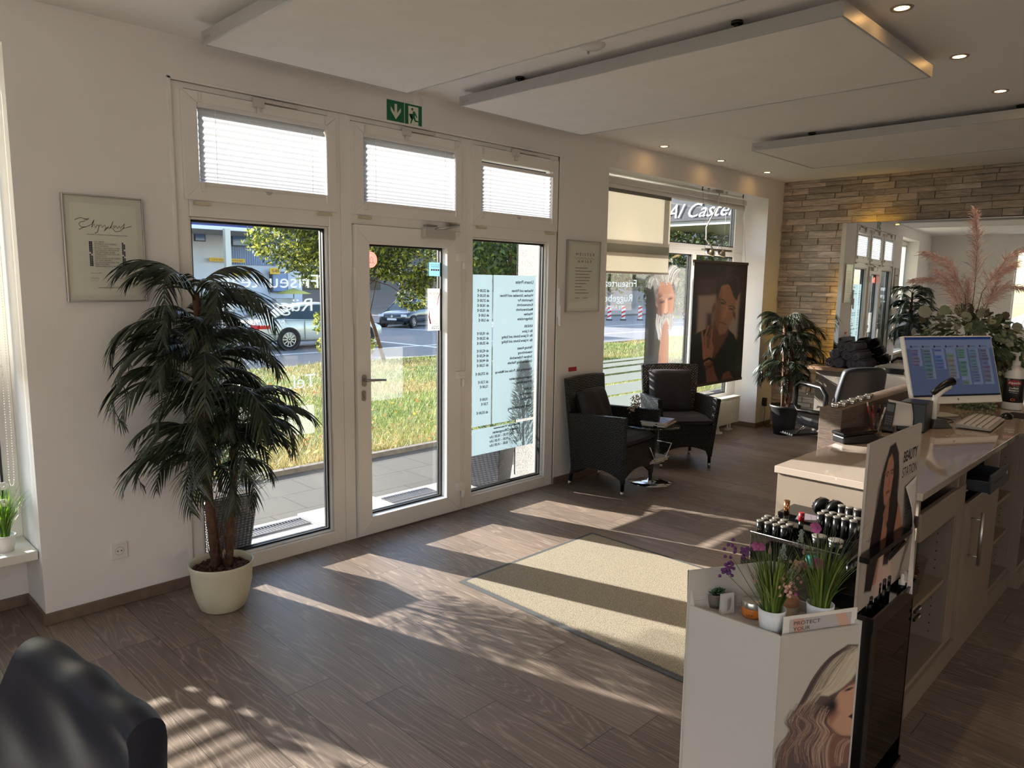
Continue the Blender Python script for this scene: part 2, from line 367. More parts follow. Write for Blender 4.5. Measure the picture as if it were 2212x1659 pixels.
# other walls, with the salon's further window openings on the left and behind
w = MB(); w.box(XL-.3, YB, 0, XL, -1.5, H); w.box(XL-.3, -1.5, 0, XL, 2.3, .8); w.box(XL-.3, -1.5, 2.6, XL, 2.3, H); w.box(XL-.3, 2.3, 0, XL, YO, H)
struct(w.build('wall_left', WALL))
w = MB(); w.box(XL-.3, YB-.3, 0, -1.5, YB, H); w.box(-1.5, YB-.3, 0, 2.5, YB, .9); w.box(-1.5, YB-.3, 2.5, 2.5, YB, H); w.box(2.5, YB-.3, 0, XR+.1, YB, H)
struct(w.build('wall_back', WALL))
def plain_window(name, x0, x1, z0, z1, at, horiz=True, n=3):
    f = MB(); g = MB(); s = .06
    def bx(m, a, b, za, zb, d0, d1):
        m.box(a, at+d0, za, b, at+d1, zb) if horiz else m.box(at+d0, a, za, at+d1, b, zb)
    bx(f, x0, x1, z0, z0+s, 0, .07); bx(f, x0, x1, z1-s, z1, 0, .07)
    for i in range(n+1):
        c = x0+(x1-x0)*i/n; bx(f, max(x0, c-s/2), min(x1, c+s/2), z0+s, z1-s, 0, .07)
    bx(g, x0+.03, x1-.03, z0+s, z1-s, .03, .036)
    o = struct(f.build(name, PVC, bevel=.004)); g.build('pane', GLASS, o)
plain_window('window_8', -1.5, 2.5, .9, 2.5, YB-.2, True, 4); plain_window('window_9', -1.5, 2.3, .8, 2.6, XL-.2, False, 3)
# stone cladding of the right wall
def stone_mat():
    t = NT('stone_cladding'); v = t.coords(); a = t.n('ShaderNodeVertexColor', layer_name='Col')
    sv = t.coords((1, .9, 6)); n = t.noise(sv, 5, 5, .65, .6); n2 = t.noise(v, 30, 4, .6)
    dk = t.ramp(n, [(.38, (0, 0, 0, 1)), (.62, (1, 1, 1, 1))]); c = t.mix(t.math('MULTIPLY', dk, .62), a.outputs[0], lin((110, 103, 97)))
    c = t.mix(t.math('MULTIPLY', n2, .35), c, lin((226, 208, 188)))
    return t.end(t.bsdf(Base_Color=c, Roughness=.9, Normal=t.bump(t.math('ADD', n, t.math('MULTIPLY', n2, .4)), .8, .02)))
rnd = random.Random(4); w = MB(); z = 0; row = 0
w.col = lin((60, 52, 46)); w.box(XR, YB, 0, XR+.1, YW, H)
pal = [(204, 190, 176), (170, 160, 150), (222, 208, 194), (192, 174, 158), (164, 152, 142), (212, 196, 180), (182, 172, 162)]
while z < H:
    h = rnd.choice([.05, .06, .075, .085]); y = YW+rnd.uniform(0, .3); h = min(h, H-z)
    while y > -1.5:
        L = rnd.uniform(.16, .42); y0, y1 = y-L, min(y, YW); d = rnd.uniform(.006, .028)
        if y1 > -1.5 and y1-y0 > .02:
            w.col = lin(rnd.choice(pal)); e = .0025; a, b = rnd.uniform(0, .012), rnd.uniform(0, .012); m = (y0+y1)/2; j = rnd.uniform(-.006, .006)
            v = [(XR, y0+e, z+e), (XR, y1-e, z+e), (XR, y1-e, z+h-e), (XR, y0+e, z+h-e), (XR-d-a, y0+e, z+e), (XR-d, m, z+e), (XR-d-b, y1-e, z+e), (XR-d+.004, y1-e, z+h-e), (XR-d-.004, m+j, z+h*.55+j), (XR-d-b*.5, y0+e, z+h-e)]
            w.add(v, [(4, 5, 8, 9), (5, 6, 7, 8), (9, 8, 7), (0, 4, 9, 3), (1, 2, 7, 6), (0, 1, 6, 5, 4), (3, 9, 7, 2)])
        y = y0
    z += h; row += 1
struct(w.build('wall_right', stone_mat()))
# skirting
SK = M('oak_skirting', (112, 95, 80), .5, var=.15, vs=20)
def skirt(name, segs, zt=.06):
    b = MB()
    for x0, y0, x1, y1 in segs: b.box(min(x0, x1), min(y0, y1), 0, max(x0, x1), max(y0, y1), zt)
    struct(b.build(name, SK, bevel=.004))
skirt('baseboard_front', [(LX-.013, YW-.014, FX0, YW), (LX-.013, YW, LX, 4.32), (-1.05, 4.306, LX, 4.32), (XL, YW-.014, -1.05, YW), (FX1, YW-.014, RX0, YW), (RX1, YW-.014, XR, YW), (RX1-.013, YW-.014, RX1, 4.27), (RX0, 4.256, RX1, 4.27)])
skirt('baseboard_left', [(XL, YB, XL+.014, YW)])
# ---- ceiling panels: flat radiant panels in aluminium frames on short hangers
PANEL = M('panel_fabric', (240, 238, 235), .95, var=.02, vs=6, bump=.1, bs=200); PANELR = M('panel_rim', (186, 186, 184), .42, .25)
DARKM = M('dark_bracket', (60, 56, 52), .4, .7)
def ceiling_panel(x0, y0, x1, y1, zb, label, hang, logo=True):
    t = thing('ceiling_panel', label, 'ceiling panel', ((x0+x1)/2, (y0+y1)/2, zb+.06), group='suspended ceiling panels')
    zb0, zt = zb, zb+.062; r = .012
    MB().box(x0, y0, zb0, x0+r, y1, zt).box(x1-r, y0, zb0, x1, y1, zt).box(x0+r, y0, zb0, x1-r, y0+r, zt).box(x0+r, y1-r, zb0, x1-r, y1, zt).build('frame', PANELR, t)
    MB().box(x0+r, y0+r, zb0+.003, x1-r, y1-r, zt-.004).build('panel', PANEL, t)
    for hx, hy in hang:
        MB().cyl((hx, hy, zt-.004), .012, H-zt+.004, 12).cyl((hx, hy, H-.012), .028, .012, 16).obox((hx+.03, hy, zt+.012), (.05, .02, .02)).build('hanger', DARKM, t)
    if logo:
        m = MB(); text_into(m, 'Steropal', (x0-.0006, y1-.02, zb+.02), (0, -1, 0), (0, 0, 1), .022); m.build('maker_mark', M('mark_grey', (140, 138, 134), .5), t)
    return t
ceiling_panel(1.586, .55, 2.826, 3.715, 2.82, 'white ceiling panel nearest the camera, ending above the exit sign', [(1.9, 3.2), (2.5, 3.2), (1.64, 1.9), (2.5, 1.9)])
ceiling_panel(3.246, 1.296, 4.486, 3.716, 2.82, 'middle white ceiling panel, the one seen whole', [(3.285, 3.21), (3.285, 1.80), (4.4, 3.21), (4.4, 1.8)])
ceiling_panel(5.9, .62, 7.14, 3.037, 2.82, 'white ceiling panel farthest away, near the stone wall', [(5.985, 2.57), (5.985, 1.17), (7.0, 2.57), (7.0, 1.17)])
# ---- recessed downlights
GLOW = M('lamp_glow', (255, 196, 120), .4, emit=14)
def downlight(x, y, label, e=7, ang=75, colr=(1, .66, .38)):
    t = thing('downlight', label, 'ceiling light', (x, y, H), group='recessed ceiling spotlights' if ang == 75 else 'added fill lights in the unseen rear of the salon')
    MB().lathe([(.030, .0), (.034, -.004), (.045, -.005), (.048, -.001), (.048, .0)], (x, y, H), 28).build('trim_ring', M('ring_nickel', (170, 160, 150), .3, .8), t)
    MB().lathe([(0.0001, -.0015), (.03, -.0015)], (x, y, H), 24).build('lamp', GLOW, t)
    d = bpy.data.lights.new('spot', 'SPOT'); d.energy = e; d.color = colr; d.spot_size = R(ang); d.spot_blend = .8; d.shadow_soft_size = .03
    o = bpy.data.objects.new('spot', d); COL.objects.link(o); o.location = (0, 0, -.01); o.parent = t
for i, (x, y, lb) in enumerate([(3.614, 1.19, 'ceiling spotlight nearest the camera, beside the corner of the middle panel'), (4.547, 1.19, 'second ceiling spotlight from the camera in the near row'), (5.486, 1.19, 'ceiling spotlight right beside the farthest panel, third in the near row'),
        (5.726, 3.785, 'first small spotlight over the front window, farthest from the stone wall'), (6.726, 3.782, 'middle small spotlight over the front window'), (7.721, 3.779, 'small spotlight over the front window next to the stone wall'),
        (1.0, -.4, None), (1.0, -2.6, None), (-1.0, -.4, None), (-1.0, -2.6, None), (3.2, -2.6, None), (-1.0, 1.6, None)]):
    if lb: downlight(x, y, lb)
    else: downlight(x, y, 'added wide fill light on the unseen rear ceiling', 7, 150, (1, .86, .72))  # extra warm lamps added out of view to fill the room
t = thing('smoke_detector', 'round white cover on the ceiling between the two nearer panels', 'smoke detector', (3.1, 2.51, H))
MB().lathe([(.0001, -.022), (.05, -.02), (.066, -.008), (.068, 0)], (3.1, 2.51, H)).build('cover', WHITEP, t); MB().cyl((3.13, 2.56, H-.03), .006, .012, 8).build('sensor_tip', ALU, t)
single(MB().lathe([(.0001, -.004), (.038, -.003), (.04, 0)], (3.12, YW, 2.9-.03), 24, Matrix.Rotation(R(-90), 3, 'X')), 'junction_cover', WALL, 'round painted cover disc on the wall above the exit sign', 'wall cover', (3.12, YW, 2.83))
single(MB().lathe([(.0001, -.004), (.034, -.003), (.036, 0)], (5.2+.1, YW, 2.79), 24, Matrix.Rotation(R(-90), 3, 'X')), 'junction_cover', WALL, 'round painted cover disc above the corner of the window recess', 'wall cover', (5.3, YW, 2.79))

# ================================================================ ENTRANCE FRAME, DOOR, TRANSOMS
y0, y1 = 3.994, 4.10
b = MB()
for x0, x1 in ((1.531, 1.60), (2.441, 2.524), (2.524, 2.604), (3.5, 3.56), (3.56, 3.627), (4.447, 4.545)):
    b.box(x0+.0008, y0, .0, x1-.0008, y1, 2.70)
b.box(1.531, y0+.002, 2.672, 4.545, y1-.002, 2.70)
for x0, x1 in ((1.6, 2.441), (3.627, 4.447)):
    b.box(x0, y0, 0, x1, y1, .085); b.box(x0, y0, 2.022, x1, y1, 2.11)
b.box(2.6, y0, 2.05, 3.5, y1, 2.11); b.box(2.604, y0, -.01, 3.5, y1, .006)
struct(b.build('trim_2', PVC, bevel=.003))
struct(MB().box(1.512, YW-.006, 0, 1.531, YW+.012, 2.715).box(1.512, YW-.006, 2.70, 4.56, YW+.012, 2.715).box(4.545, YW-.006, 0, 4.56, YW+.012, 2.715).build('trim_3', PVC, bevel=.003))
def pane(parent, x0, x1, z0, z1, yg=4.055, gk=.011):
    MB().box(x0-.005, yg-.003, z0-.005, x1+.005, yg+.003, z1+.005).build('pane', GLASS, parent)
    g = MB()
    for a in (yg-.022, yg+.006):
        g.box(x0, a, z0, x0+gk, a+.016, z1).box(x1-gk, a, z0, x1, a+.016, z1).box(x0, a, z0, x1, a+.016, z0+gk).box(x0, a, z1-gk, x1, a+.016, z1)
    g.build('gasket', BLACKR, parent)
def fixed(name, x0, x1, z0, z1):
    b = MB(); s = .012
    b.box(x0-.001, y0+.02, z0, x0+s, y1-.01, z1).box(x1-s, y0+.02, z0, x1+.001, y1-.01, z1).box(x0+s, y0+.02, z0-.001, x1-s, y1-.01, z0+s).box(x0+s, y0+.02, z1-s, x1-s, y1-.01, z1+.001)
    o = struct(b.build(name, PVC, bevel=.003)); pane(o, x0+s, x1-s, z0+s, z1-s); return o
W1 = fixed('window_1', 1.602, 2.439, .087, 2.02); W3 = fixed('window_3', 3.629, 4.445, .087, 2.02)
OPEN = M('opener_white', (206, 202, 196), .4); HINGE = M('hinge_cream', (205, 196, 172), .4)
def leaf(name, x0, x1, z0, z1, s, yf=3.972):
    """a mitred sash standing a little proud of the frame"""
    b = MB(); yb = 4.085; w = s if isinstance(s, tuple) else (s, s, s, s)   # left right bottom top
    xi0, xi1, zi0, zi1 = x0+w[0], x1-w[1], z0+w[2], z1-w[3]
    O = [(x0, z0), (x1, z0), (x1, z1), (x0, z1)]; I = [(xi0, zi0), (xi1, zi0), (xi1, zi1), (xi0, zi1)]
    for i in range(4):
        j = (i+1) % 4; g = .0006
        P = [O[i], O[j], I[j], I[i]]; c = (sum(p[0] for p in P)/4, sum(p[1] for p in P)/4)
        P = [(p[0]+(c[0]-p[0])*g/ .05*.02, p[1]+(c[1]-p[1])*g/.05*.02) for p in P]
        b.hexa([(p[0], yf, p[1]) for p in P][::1] + [(p[0], yb, p[1]) for p in P])
    return b.build(name, PVC, bevel=.004), (xi0, xi1, zi0, zi1)
def transom(name, x0, x1, z0, z1, s):
    o, (a, b_, c, d) = leaf(name, x0, x1, z0, z1, s); struct(o); pane(o, a, b_, c, d, 4.06)
    for hx in (x0+.05, x1-.13): MB().box(hx, 3.962, z0-.024, hx+.085, 3.993, z0-.008).cyl((hx-.004, 3.97, z0-.016), .009, .012, 8, axis='x').build('hinge', HINGE, o)
    m = (x0+x1)/2; MB().box(m-.06, 3.955, z1+.004, m+.2, 3.993, z1+.022).build('opener', OPEN, o, bevel=.003)
    MB().box(m-.07, 3.945, z1-.03, m-.012, 3.974, z1+.02).cyl((m-.04, 3.958, z1-.06), .013, .03, 12).build('latch', OPEN, o, bevel=.002)
    return o
transom('window_2', 1.574, 2.490, 2.106, 2.664, (.083, .068, .085, .058)); transom('window_4', 2.597, 3.500, 2.106, 2.664, (.086, .058, .07, .058)); transom('window_5', 3.600, 4.528, 2.106, 2.664, (.088, .07, .09, .09))
# pleated blinds
def blind_mat():
    t = NT('pleated_fabric'); d = t.bsdf(Base_Color=(.5, .51, .53, 1), Roughness=.9); tr = t.n('ShaderNodeBsdfTranslucent', {'Color': (.36, .37, .40, 1)})
    return t.end(t.n('ShaderNodeMixShader', {0: .45, 1: d, 2: tr.outputs[0]}).outputs[0])
BLIND = blind_mat()
def pleated(x0, x1, z0, z1, n, label, knobs):
    t = thing('pleated_blind', label, 'blind', ((x0+x1)/2, 3.985, z0), group='pleated blinds on the transom windows')
    b = MB(); k = 2*n; prev = None
    zs = [z0+.012+(z1-.02-z0-.012)*((i/k)**1.35) for i in range(k+1)]
    for i in range(k+1):
        a = 4.0 if i % 2 else 3.985
        cur = ((x0+(.003 if i % 2 else 0), a, zs[i]), (x1-(.003 if i % 2 else 0), a, zs[i]))
        if prev: b.quad(prev[0], prev[1], cur[1], cur[0])
        prev = cur
    b.build('pleats', BLIND, t)
    MB().box(x0-.004, 3.968, z1-.024, x1+.004, 3.992, z1).build('head_rail', ALU if 0 else WHITEP, t, bevel=.003)
    MB().box(x0-.004, 3.968, z0-.008, x1+.004, 3.990, z0+.012).build('bottom_rail', WHITEP, t, bevel=.003)
    for xx in (x0+.12*(x1-x0), x0+.88*(x1-x0)): MB().tube([(xx, 3.980, z0), (xx, 3.980, z1)], .0009, 5).build('cord', WHITEP, t)
    for xx in (x0-.004, x1-.012):
        MB().box(xx, 3.954, z0-.04, xx+.016, 3.971, z0+.01).build('bracket', WHITEP, t, bevel=.002); MB().box(xx, 3.954, max(z1, 2.61)-.002, xx+.012, 3.971, max(z1, 2.61)+.046).build('bracket', WHITEP, t, bevel=.002)
    for kx in knobs: MB().prism([(-.022, 0), (.022, 0), (.008, -.018), (-.008, -.018)], (kx, 3.966, z0-.006), (1, 0, 0), (0, 0, 1), (0, -.006, 0)).build('pull_tab', CLEAR, t)
pleated(1.664, 2.420, 2.192, 2.609, 14, 'white pleated blind on the left transom window above the palm', [2.04])
pleated(2.688, 3.442, 2.180, 2.609, 14, 'white pleated blind on the middle transom window above the glass door', [])
pleated(3.692, 4.456, 2.198, 2.552, 13, 'white pleated blind on the right transom window, pulled down a little at the top', [4.07])
# door
D, (dx0, dx1, dz0, dz1) = leaf('door_1', 2.609, 3.495, .012, 2.046, (.106, .132, .118, .116), 3.968); struct(D)
pane(D, dx0, dx1, dz0, dz1, 4.05)
HN = M('handle_silver', (165, 160, 154), .3, .85)
h = MB(); h.prism(rrect(.03, .078, .014), (2.658, 3.968, 1.056), (1, 0, 0), (0, 0, 1), (0, -.01, 0)); h.tube([(2.658, 3.96, 1.06), (2.658, 3.925, 1.06)], .009, 12)
h.tube([(2.652, 3.925, 1.06), (2.70, 3.922, 1.059), (2.76, 3.923, 1.056), (2.80, 3.925, 1.052)], [.0095, .0095, .0085, .0078], 12); h.build('handle', HN, D)
MB().prism(rrect(.028, .07, .013), (2.655, 3.968, .957), (1, 0, 0), (0, 0, 1), (0, -.008, 0)).cyl((2.655, 3.955, .965), .0085, .012, 14, axis='y').box(2.652, 3.954, .94, 2.658, 3.96, .962).build('lock', HN, D)
for hz in (1.87, 1.03, .195):
    MB().box(3.44, 3.935, hz-.028, 3.515, 3.97, hz+.028).cyl((3.503, 3.952, hz-.085), .015, .055, 16).build('hinge', PVC, D, bevel=.003)
MB().box(3.13, 3.925, 1.985, 3.40, 3.968, 2.045).box(3.128, 3.92, 1.99, 3.14, 3.968, 2.05).build('closer', M('closer_silver', (205, 202, 196), .35, .3), D, bevel=.004)
MB().tube([(3.24, 3.95, 2.05), (3.33, 3.915, 2.065), (3.44, 3.94, 2.083)], .007, 8).obox((3.2, 3.955, 2.072), (.09, .035, .012)).obox((3.4, 3.955, 2.09), (.1, .03, .012)).build('closer_arm', ALU, D)
def lift_handle(x, z0, z1):
    t = thing('lift_handle', 'slim white opening lever on the frame, %s' % ('between the left window and the door' if x < 3 else 'right of the price list window'), 'window handle', (x, 3.98, z0))
    MB().box(x-.006, 3.955, z0+.06, x+.008, 3.985, z1).build('rail', PVC, t, bevel=.003); MB().box(x-.008, 3.94, z0, x+.006, 3.965, z0+.16).cyl((x, 3.948, z0-.012), .007, .02, 8).build('lever', PVC, t, bevel=.003)
lift_handle(2.600, 1.36, 1.78); lift_handle(4.553, 1.36, 1.66)

# ---- lettering and films on the entrance glass (read from the street, so mirrored from in here)
LET = film_mat('frosted_letters', (160, 170, 177), .3, .84); FILM = film_mat('frosted_film', (184, 200, 206), .42, .93); STRIPE = film_mat('frosted_stripes', (196, 204, 204), .35, .93)
INK = M('dark_ink', (44, 48, 58), .6)
def glass_text(name, lines, label, xr, y, group=None):
    b = MB()
    for body, xr_, zb, size, wd in lines: text_into(b, body, (xr_, y, zb), (-1, 0, 0), (0, 0, 1), size, bold=0, width=wd)
    return single(b, name, LET, label, 'window lettering', (xr, y, lines[0][2]), group)
glass_text('shop_lettering', [('Friseurteam', 2.400, 1.648, .118, .655), ('Rüggeberg', 2.356, 1.508, .112, .60), ('by Anke & Andreas', 2.162, 1.424, .062, .49), ('Tel.', 2.358, 1.036, .12, .18)], 'mirrored white shop lettering on the glass behind the tall palm', 2.4, 4.047)
single(MB().box(2.06, 4.046, .745, 2.34, 4.0465, .925), 'paper_notice', film_mat('old_tape', (226, 232, 226), .3, .16), 'faint milky rectangle stuck low on the left window glass', 'window film', (2.2, 4.046, .745))
P = thing('price_list', 'frosted price list film with mirrored lines on the narrow right window', 'price list', (4.0, 4.045, .375))
MB().box(3.674, 4.044, .600, 3.872, 4.0446, 1.753).build('price_column', FILM, P); MB().box(3.886, 4.044, .600, 4.357, 4.0446, 1.753).build('service_column', FILM, P)
MB().box(3.674, 4.044, .375, 4.357, 4.0446, .578).build('opening_hours', FILM, P)
b = MB(); yt = 4.0436
def L(body, x, z, s=.03, wd=None, al='LEFT'): text_into(b, body, (x, yt, z), (-1, 0, 0), (0, 0, 1), s, al, width=wd, bold=.0009)
L('Unsere Preise', 4.33, 1.69, .036)
rows = [('Waschen und Föhnen', 'ab 25,00 €', 1.625), ('Waschen, Schneiden und Föhnen', 'ab 55,00 €', 1.588), ('Haarschnitt Pur', 'ab 27,00 €', 1.551), ('Konturenschnitt', 'ab 18,00 €', 1.514), ('Maschinenschnitt', 'ab 18,50 €', 1.477), ('Waschen', 'ab 3,00 €', 1.44), ('Stylingprodukte', 'ab 3,00 €', 1.403),
        ('KINDER', '', 1.343), ('Bis 5 Jahre', 'ab 18,50 €', 1.303), ('Bis 10 Jahre Schnitt und Styling', 'ab 22,00 €', 1.266), ('Bis 14 Jahre Schnitt und Styling', 'ab 25,00 €', 1.229), ('Färbung Ansatz', 'ab 42,50 €', 1.17), ('Intensivtönung', 'ab 42,50 €', 1.133), ('Strähnen Folientechnik', 'ab 44,00 €', 1.096), ('Grauabdeckung Flashade', 'ab 12,00 €', 1.059),
        ('Brautstyling inkl. Probe und Make-up', 'ab 275,00 €', .995), ('Augenbrauenkorrektur', 'ab 7,50 €', .93), ('Wimpernfärben', '12,00 €', .893), ('KUREN', '', .833), ('Intensiv Kur', '10,00 €', .795), ('Strukturant', '7,50 €', .758), ('Dauerhafte Umformung', 'ab 55,00 €', .693)]
for a, p_, z in rows:
    L(a, 4.33, z, .028)
    if p_: L(p_, 3.84, z, .028)
L('alle Preise inkl. der 19% Mehrwertsteuer', 4.2, .558, .018); L('Unsere Öffnungszeiten', 4.17, .53-.008, .03)
for k, (a, p_) in enumerate((('Di. - Do.', '9.00 - 18.00 Uhr'), ('Fr.', '9.00 - 19.00 Uhr'), ('Sa.', '8.00 - 14.00 Uhr'))): L(a, 4.19, .487-k*.034, .03); L(p_, 4.06, .487-k*.034, .03)
b.build('lettering', INK, P)
t = thing('round_sticker', 'round salmon pink sticker at the top of the door glass', 'sticker', (2.77, 4.038, 1.83))
MB().lathe([(.0001, 0), (.052, 0)], (2.768, 4.0385, 1.832), 32, Matrix.Rotation(R(90), 3, 'X')).build('disc', film_mat('sticker_pink', (236, 120, 108), .4, .97), t)
MB().tube([(2.785, 4.037, 1.815), (2.785, 4.037, 1.84), (2.775, 4.037, 1.85), (2.765, 4.037, 1.84), (2.765, 4.037, 1.815)], .002, 5).tube([(2.757, 4.037, 1.812), (2.793, 4.037, 1.812)], .002, 5).tube([(2.768+.04*math.cos(a/5), 4.037, 1.832+.04*math.sin(a/5)) for a in range(32)], .0008, 4).build('emblem', M('sticker_line', (255, 205, 198), .5), t)
t = thing('card_sticker', 'small pale blue payment card sticker at the top right of the door glass', 'sticker', (3.31, 4.038, 1.735))
MB().box(3.255, 4.038, 1.735, 3.353, 4.0385, 1.83).build('sheet', film_mat('sticker_blue', (170, 205, 215), .45, .95), t)
b = MB()
for i in range(4): b.box(3.27+i*.02, 4.0368, 1.772, 3.285+i*.02, 4.0375, 1.783)
b.build('card_marks', M('card_red', (150, 50, 60), .5), t)
b = MB(); text_into(b, 'Hier können Sie', (3.348, 4.037, 1.81), (-1, 0, 0), (0, 0, 1), .012); text_into(b, 'bargeldlos zahlen', (3.348, 4.037, 1.797), (-1, 0, 0), (0, 0, 1), .011); b.build('lettering', INK, t)
t = thing('trend_poster', 'white sticker with pink swooshes and 2026 on the door glass', 'sticker', (3.3, 4.038, 1.35))
MB().box(3.242, 4.038, 1.352, 3.358, 4.0385, 1.648).build('sheet', film_mat('sticker_white', (226, 228, 226), .45, .97), t)
b = MB()
for body, z, s in (('FRISEUR', 1.605, .024), ('PROFESSIONAL', 1.594, .0095)): text_into(b, body, (3.345, 4.037, z), (-1, 0, 0), (0, 0, 1), s)
text_into(b, '2026', (3.345, 4.037, 1.362), (-1, 0, 0), (0, 0, 1), .036); b.build('lettering', INK, t)
b = MB()
for body, z in (('WIR', 1.43), ('MACHEN', 1.412), ('TRENDS.', 1.394)): text_into(b, body, (3.345, 4.037, z), (-1, 0, 0), (0, 0, 1), .017)
b.prism([(0, 0), (.012, .06), (.03, .1), (.016, .05), (.004, .0)], (3.325, 4.037, 1.53), (1, 0, 0), (0, 0, 1), (0, .0005, 0)).prism([(0, 0), (-.014, .05), (-.004, .1), (-.003, .05), (.012, 0)], (3.262, 4.037, 1.4), (1, 0, 0), (0, 0, 1), (0, .0005, 0)); b.build('pink_swoosh', M('swoosh_pink', (214, 62, 110), .5), t)
single(MB().box(2.745, 4.041, .9, 3.026, 4.0415, 1.25), 'clear_pocket', film_mat('clear_pocket', (235, 238, 236), .25, .10), 'clear sheet pocket fixed inside the glass door beside the handle', 'window film', (2.9, 4.041, .9))
# ---- exit sign
t = thing('exit_sign', 'green and white emergency exit sign with arrow and running figure', 'exit sign', (3.0, YW, 2.7))
GR = M('sign_green', (14, 108, 72), .5); SW = M('sign_white', (226, 226, 208), .5)
MB().box(2.868, YW-.004, 2.704, 3.003, YW, 2.842).box(3.011, YW-.004, 2.704, 3.148, YW, 2.842).build('plate', GR, t)
b = MB(); Y = YW-.0045
def flat(poly, cx, cz, k=1): b.prism([(x*k, z*k) for x, z in poly][::-1], (cx, Y, cz), (1, 0, 0), (0, 0, 1), (0, -.0006, 0))
flat([(-.01, .05), (.01, .05), (.01, -.005), (.04, .03), (.04, .005), (0, -.045), (-.04, .005), (-.04, .03), (-.01, -.005)], 2.936, 2.773); b.build('arrow', SW, t)
b = MB(); b.box(3.036, Y-.0006, 2.712, 3.118, Y, 2.83); b.build('doorway', SW, t)
b = MB(); Y = YW-.0056
b.lathe([(.0001, 0), (.0085, 0)], (3.067, Y-.0008, 2.812), 16, Matrix.Rotation(R(90), 3, 'X'))
flat([(.0, .03), (.014, .034), (.03, .012), (.036, -.004), (.030, -.006), (.018, .012), (.016, .0), (.024, -.022), (.046, -.024), (.046, -.031), (.018, -.032), (.004, -.012), (-.006, -.03), (-.014, -.048), (-.022, -.046), (-.008, -.01), (-.004, .014), (-.014, .006), (-.03, .012), (-.03, .006), (-.012, -.002), (0, .012)], 3.072, 2.768); b.build('running_figure', GR, t)
# ---- framed certificates
PICGLASS = glass_mat('picture_glass', (.97, .98, .97, 1), .35)
def frame_pic(x0, x1, z0, z1, label, glass=True):
    t = thing('framed_certificate', label, 'picture frame', ((x0+x1)/2, YW, z0)); s = .008
    MB().box(x0, YW-.022, z0, x0+s, YW-.001, z1).box(x1-s, YW-.022, z0, x1, YW-.001, z1).box(x0+s, YW-.022, z0, x1-s, YW-.001, z0+s).box(x0+s, YW-.022, z1-s, x1-s, YW-.001, z1).build('frame', ALU, t, bevel=.002)
    MB().box(x0+s, YW-.014, z0+s, x1-s, YW-.006, z1-s).build('mount', M('mount_board', (222, 220, 212), .7), t)
    MB().box(x0+s, YW-.0185, z0+s, x1-s, YW-.0175, z1-s).build('glass', PICGLASS, t)
    return t
t = frame_pic(.998, 1.36, 1.576, 2.087, 'framed certificate headed with black script on the wall above the palm')
MB().box(1.03, YW-.0152, 1.61, 1.325, YW-.0142, 2.045).build('paper', M('paper_white', (232, 230, 222), .7), t)
b = MB(); Y = YW-.0158
scr = [[(.0, .055), (.03, .068), (.06, .06), (.05, .05), (.03, .045), (.02, .035), (.03, .02), (.05, .018), (.085, .035), (.1, .06), (.085, .02), (.1, .038), (.105, .018), (.115, .036), (.125, .03), (.115, -.002), (.1, -.012)], [(.05, .06), (.075, .066), (.06, .055)], [(.02, .005), (.05, .022)], [(.12, .03), (.135, .036), (.14, .022), (.155, .036), (.16, .022), (.18, .02), (.19, .035), (.2, .058), (.185, .02), (.205, .036), (.2, .02), (.215, .035), (.222, .022), (.235, .036), (.238, .022), (.25, .034), (.262, .05), (.255, .022), (.275, .03), (.3, .038)], [(.195, .02), (.21, .002), (.235, .008), (.26, .03)], [(.16, .02), (.15, .004), (.175, .03)]]
for st in scr: b.tube([(1.05+p[0]*.84, Y, 1.915+p[1]*.9) for p in st], .0013, 5)
for i, s in enumerate(['DIE FIRMA', 'ANDREAS RÜGGEBERG', 'IN SCHWERIN', 'ERHÄLT ANLÄSSLICH DES', '25-JÄHRIGEN BESTEHENS', 'DES BETRIEBES DIESE', 'ANERKENNUNG FÜR DIE', 'GELEISTETE', 'HANDWERKLICHE ARBEIT', 'MIT DEN BESTEN', 'GLÜCKWÜNSCHEN FÜR', 'EINE WEITERE', 'ERFOLGREICHE ZUKUNFT']):
    text_into(b, s, (1.128, Y, 1.862-i*.0098), (1, 0, 0), (0, 0, 1), .0098)
text_into(b, 'VERLIEHEN VON DER HANDWERKSKAMMER SCHWERIN', (1.098, Y, 1.897), (1, 0, 0), (0, 0, 1), .0072); text_into(b, 'Schwerin, im Mai', (1.105, Y, 1.713), (1, 0, 0), (0, 0, 1), .007); text_into(b, 'HANDWERKSKAMMER SCHWERIN', (1.135, Y, 1.642), (1, 0, 0), (0, 0, 1), .007)
for ox in (1.105, 1.225): b.tube([(ox+.003*i, Y, 1.69+.006*math.sin(i*2.1)) for i in range(13)], .0005, 4).box(ox, Y, 1.678, ox+.03, Y+.0003, 1.6788)
b.build('lettering', M('print_black', (52, 50, 48), .6), t)
b = MB(); rr = random.Random(2)
for ox in (1.105, 1.252):
    for i in range(15):
        for j in range(2):
            if rr.random() < .92: b.box(ox+j*.0078, Y, 1.74+i*.0085, ox+.0068+j*.0078, Y+.0004, 1.7475+i*.0085)
b.build('ornament_strip', M('print_navy', (40, 42, 70), .6), t)
t = frame_pic(4.652, 5.094, 1.458, 2.056, 'framed master craftsman letter on the wall above the wicker armchair')
MB().box(4.685, YW-.0152, 1.49, 5.06, YW-.0142, 2.025).build('paper', M('paper_white', (232, 230, 222), .7), t)
b = MB(); text_into(b, 'M E I S T E R', (4.76, Y, 1.93), (1, 0, 0), (0, 0, 1), .032, width=.25); text_into(b, 'B R I E F', (4.79, Y, 1.872), (1, 0, 0), (0, 0, 1), .03, width=.18)
b.tube([(4.74+.012*i, Y, 1.907+.008*math.sin(i*1.7)) for i in range(24)], .0012, 4)
